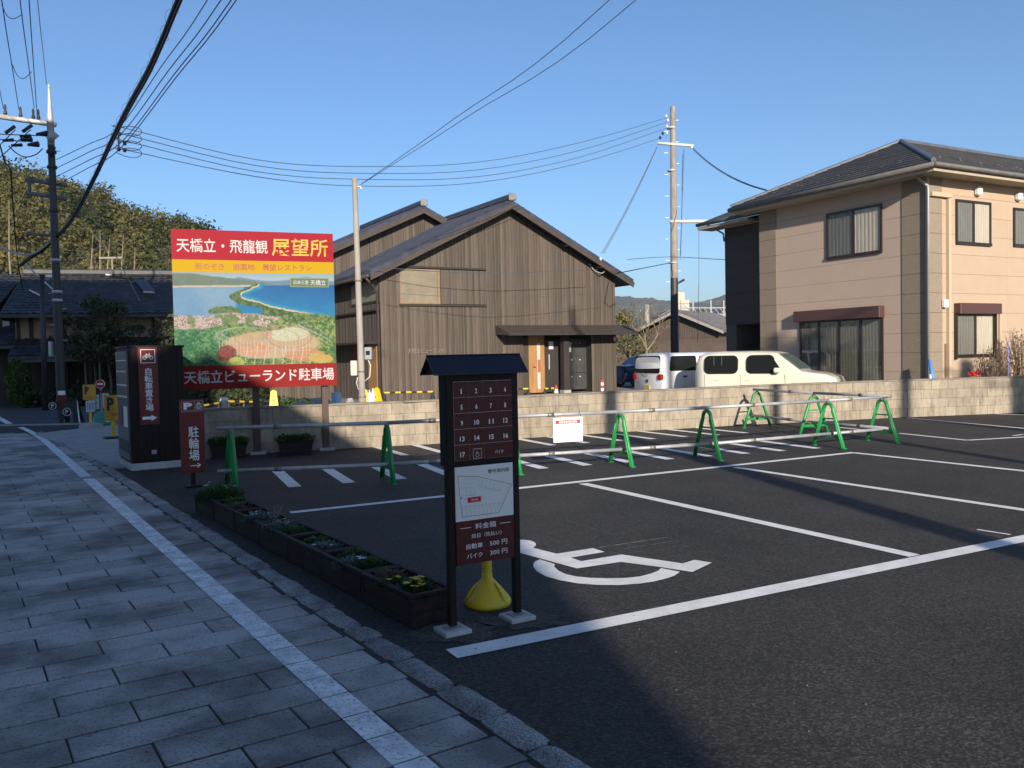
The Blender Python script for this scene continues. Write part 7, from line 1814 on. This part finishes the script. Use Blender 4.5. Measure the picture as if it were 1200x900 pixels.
# ================================================================ BUILDINGS BEHIND AND LEFT OF THE VIEWER (their shade falls on the street)
sV = dirv(SUN_AZ-180); wV = dirv(SUN_AZ-90-180+180) if False else dirv(SUN_AZ-90)
wV = Vector((math.cos(R(SUN_AZ-180)), -math.sin(R(SUN_AZ-180)), 0))
TE = math.tan(R(SUN_EL))
def wd(w_, d_, z=0): v = wV*w_+sV*d_; return (v.x, v.y, z)
d0 = -9.0
def hz_(d_): return (d_-d0)*TE
plaster2 = M('street_house_plaster', (.42, .38, .30), (.5, .45, .36), scale=2, rough=.9)
sh = thing('street_house', 'two storey gabled house behind the viewer', 'house', (0, 0, 0))
W0, W1, WR = -5.6, 1.05, -2.3
ze = hz_(11.6); zr = ze+3.75*.60; eo = .27
mb = MB(); mb.poly([wd(W0, d0, 0), wd(W1, d0, 0), wd(W1, d0, ze), wd(WR, d0, zr-.2), wd(W0, d0, ze)], sV*-13); mb.obj('wall', plaster2, sh)
for a_, b_ in ((W1+eo, W1), (W0-eo, W0)):
    mb = MB(); zo = ze-.02; mb.poly([wd(WR, d0+.5, zr), wd(a_, d0+.5, zo), wd(a_, d0+.5, zo+.15), wd(WR, d0+.5, zr+.15)], sV*-14); o = mb.obj('roof_slope', tile_dk, sh); tintall(o.data, .5)
for i, (w_, z) in enumerate(((-4.5, 1.2), (-2.4, 1.2), (-.3, 1.2), (-4.5, 4), (-2.4, 4), (-.3, 4))):
    mb = MB(); mb.poly([wd(w_-.7, d0+.03, z), wd(w_+.7, d0+.03, z), wd(w_+.7, d0+.03, z+1.2), wd(w_-.7, d0+.03, z+1.2)], sV*-.1); wn2 = mb.obj('window', glass_dk, sh)
# tall block added out of view on the left to shade the old house
ti = thing('shade_block', 'tall block added out of view left of the street to cast shade', 'building', (0, 0, 0))
HT = 14.2; WA, WB, DA, DB = -22.0, -5.9, -6.0, 6.5
WB2 = -7.2
mb = MB(); mb.poly([wd(WA, DA, 0), wd(WB2, DA, 0), wd(WB2, DB, 0), wd(WA, DB, 0)][::1], Vector((0, 0, HT))); mb.obj('wall', plaster2, ti)
mb = MB(); mb.poly([wd(WA-.3, DA-.3, HT+.002), wd(WB2+.3, DA-.3, HT+.002), wd(WB2+.3, DB+.3, HT+.002), wd(WA-.3, DB+.3, HT+.002)], Vector((0, 0, .3))); mb.obj('roof', grey_rf, ti)
mb = MB(); mb.poly([wd(-4.69, -8, 0), wd(-3.1, -8, 0), wd(-3.1, -3, 0), wd(-4.69, -3, 0)], Vector((0, 0, 22.4*TE))); mb.obj('shade_annex_wall', plaster2, ti)  # low annex added to keep the kiosk and street in shade
mb = MB(); mb.poly([wd(-7.19, -8, 0), wd(-4.7, -8, 0), wd(-4.7, -3, 0), wd(-7.19, -3, 0)], Vector((0, 0, 43*TE))); mb.obj('shade_annex_wall', plaster2, ti)  # taller added annex, height set so its shadow covers the far sidewalk
for r_ in range(4):
    for c_ in range(4):
        d_ = DA+1.2+c_*3.0; z = 1+r_*3.3; mb = MB(); mb.poly([wd(WB2+.03, d_, z), wd(WB2+.03, d_+1.6, z), wd(WB2+.03, d_+1.6, z+1.5), wd(WB2+.03, d_, z+1.5)], wV*-.1); mb.obj('window', glass_dk, ti)

# ================================================================ AIR
hzm = bpy.data.materials.new('haze_air'); hzm.use_nodes = True; _n = hzm.node_tree.nodes; _n.remove(_n['Principled BSDF'])
pv_ = _n.new('ShaderNodeVolumePrincipled'); pv_.inputs['Color'].default_value = (.86, .90, .97, 1); pv_.inputs['Density'].default_value = .00022; pv_.inputs['Anisotropy'].default_value = .2
hzm.node_tree.links.new(pv_.outputs[0], _n['Material Output'].inputs['Volume'])
hz2 = MB().b2((-2600, -700, -1.3), (2600, 3600, 190)).obj('haze', hzm); hz2['kind'] = 'stuff'
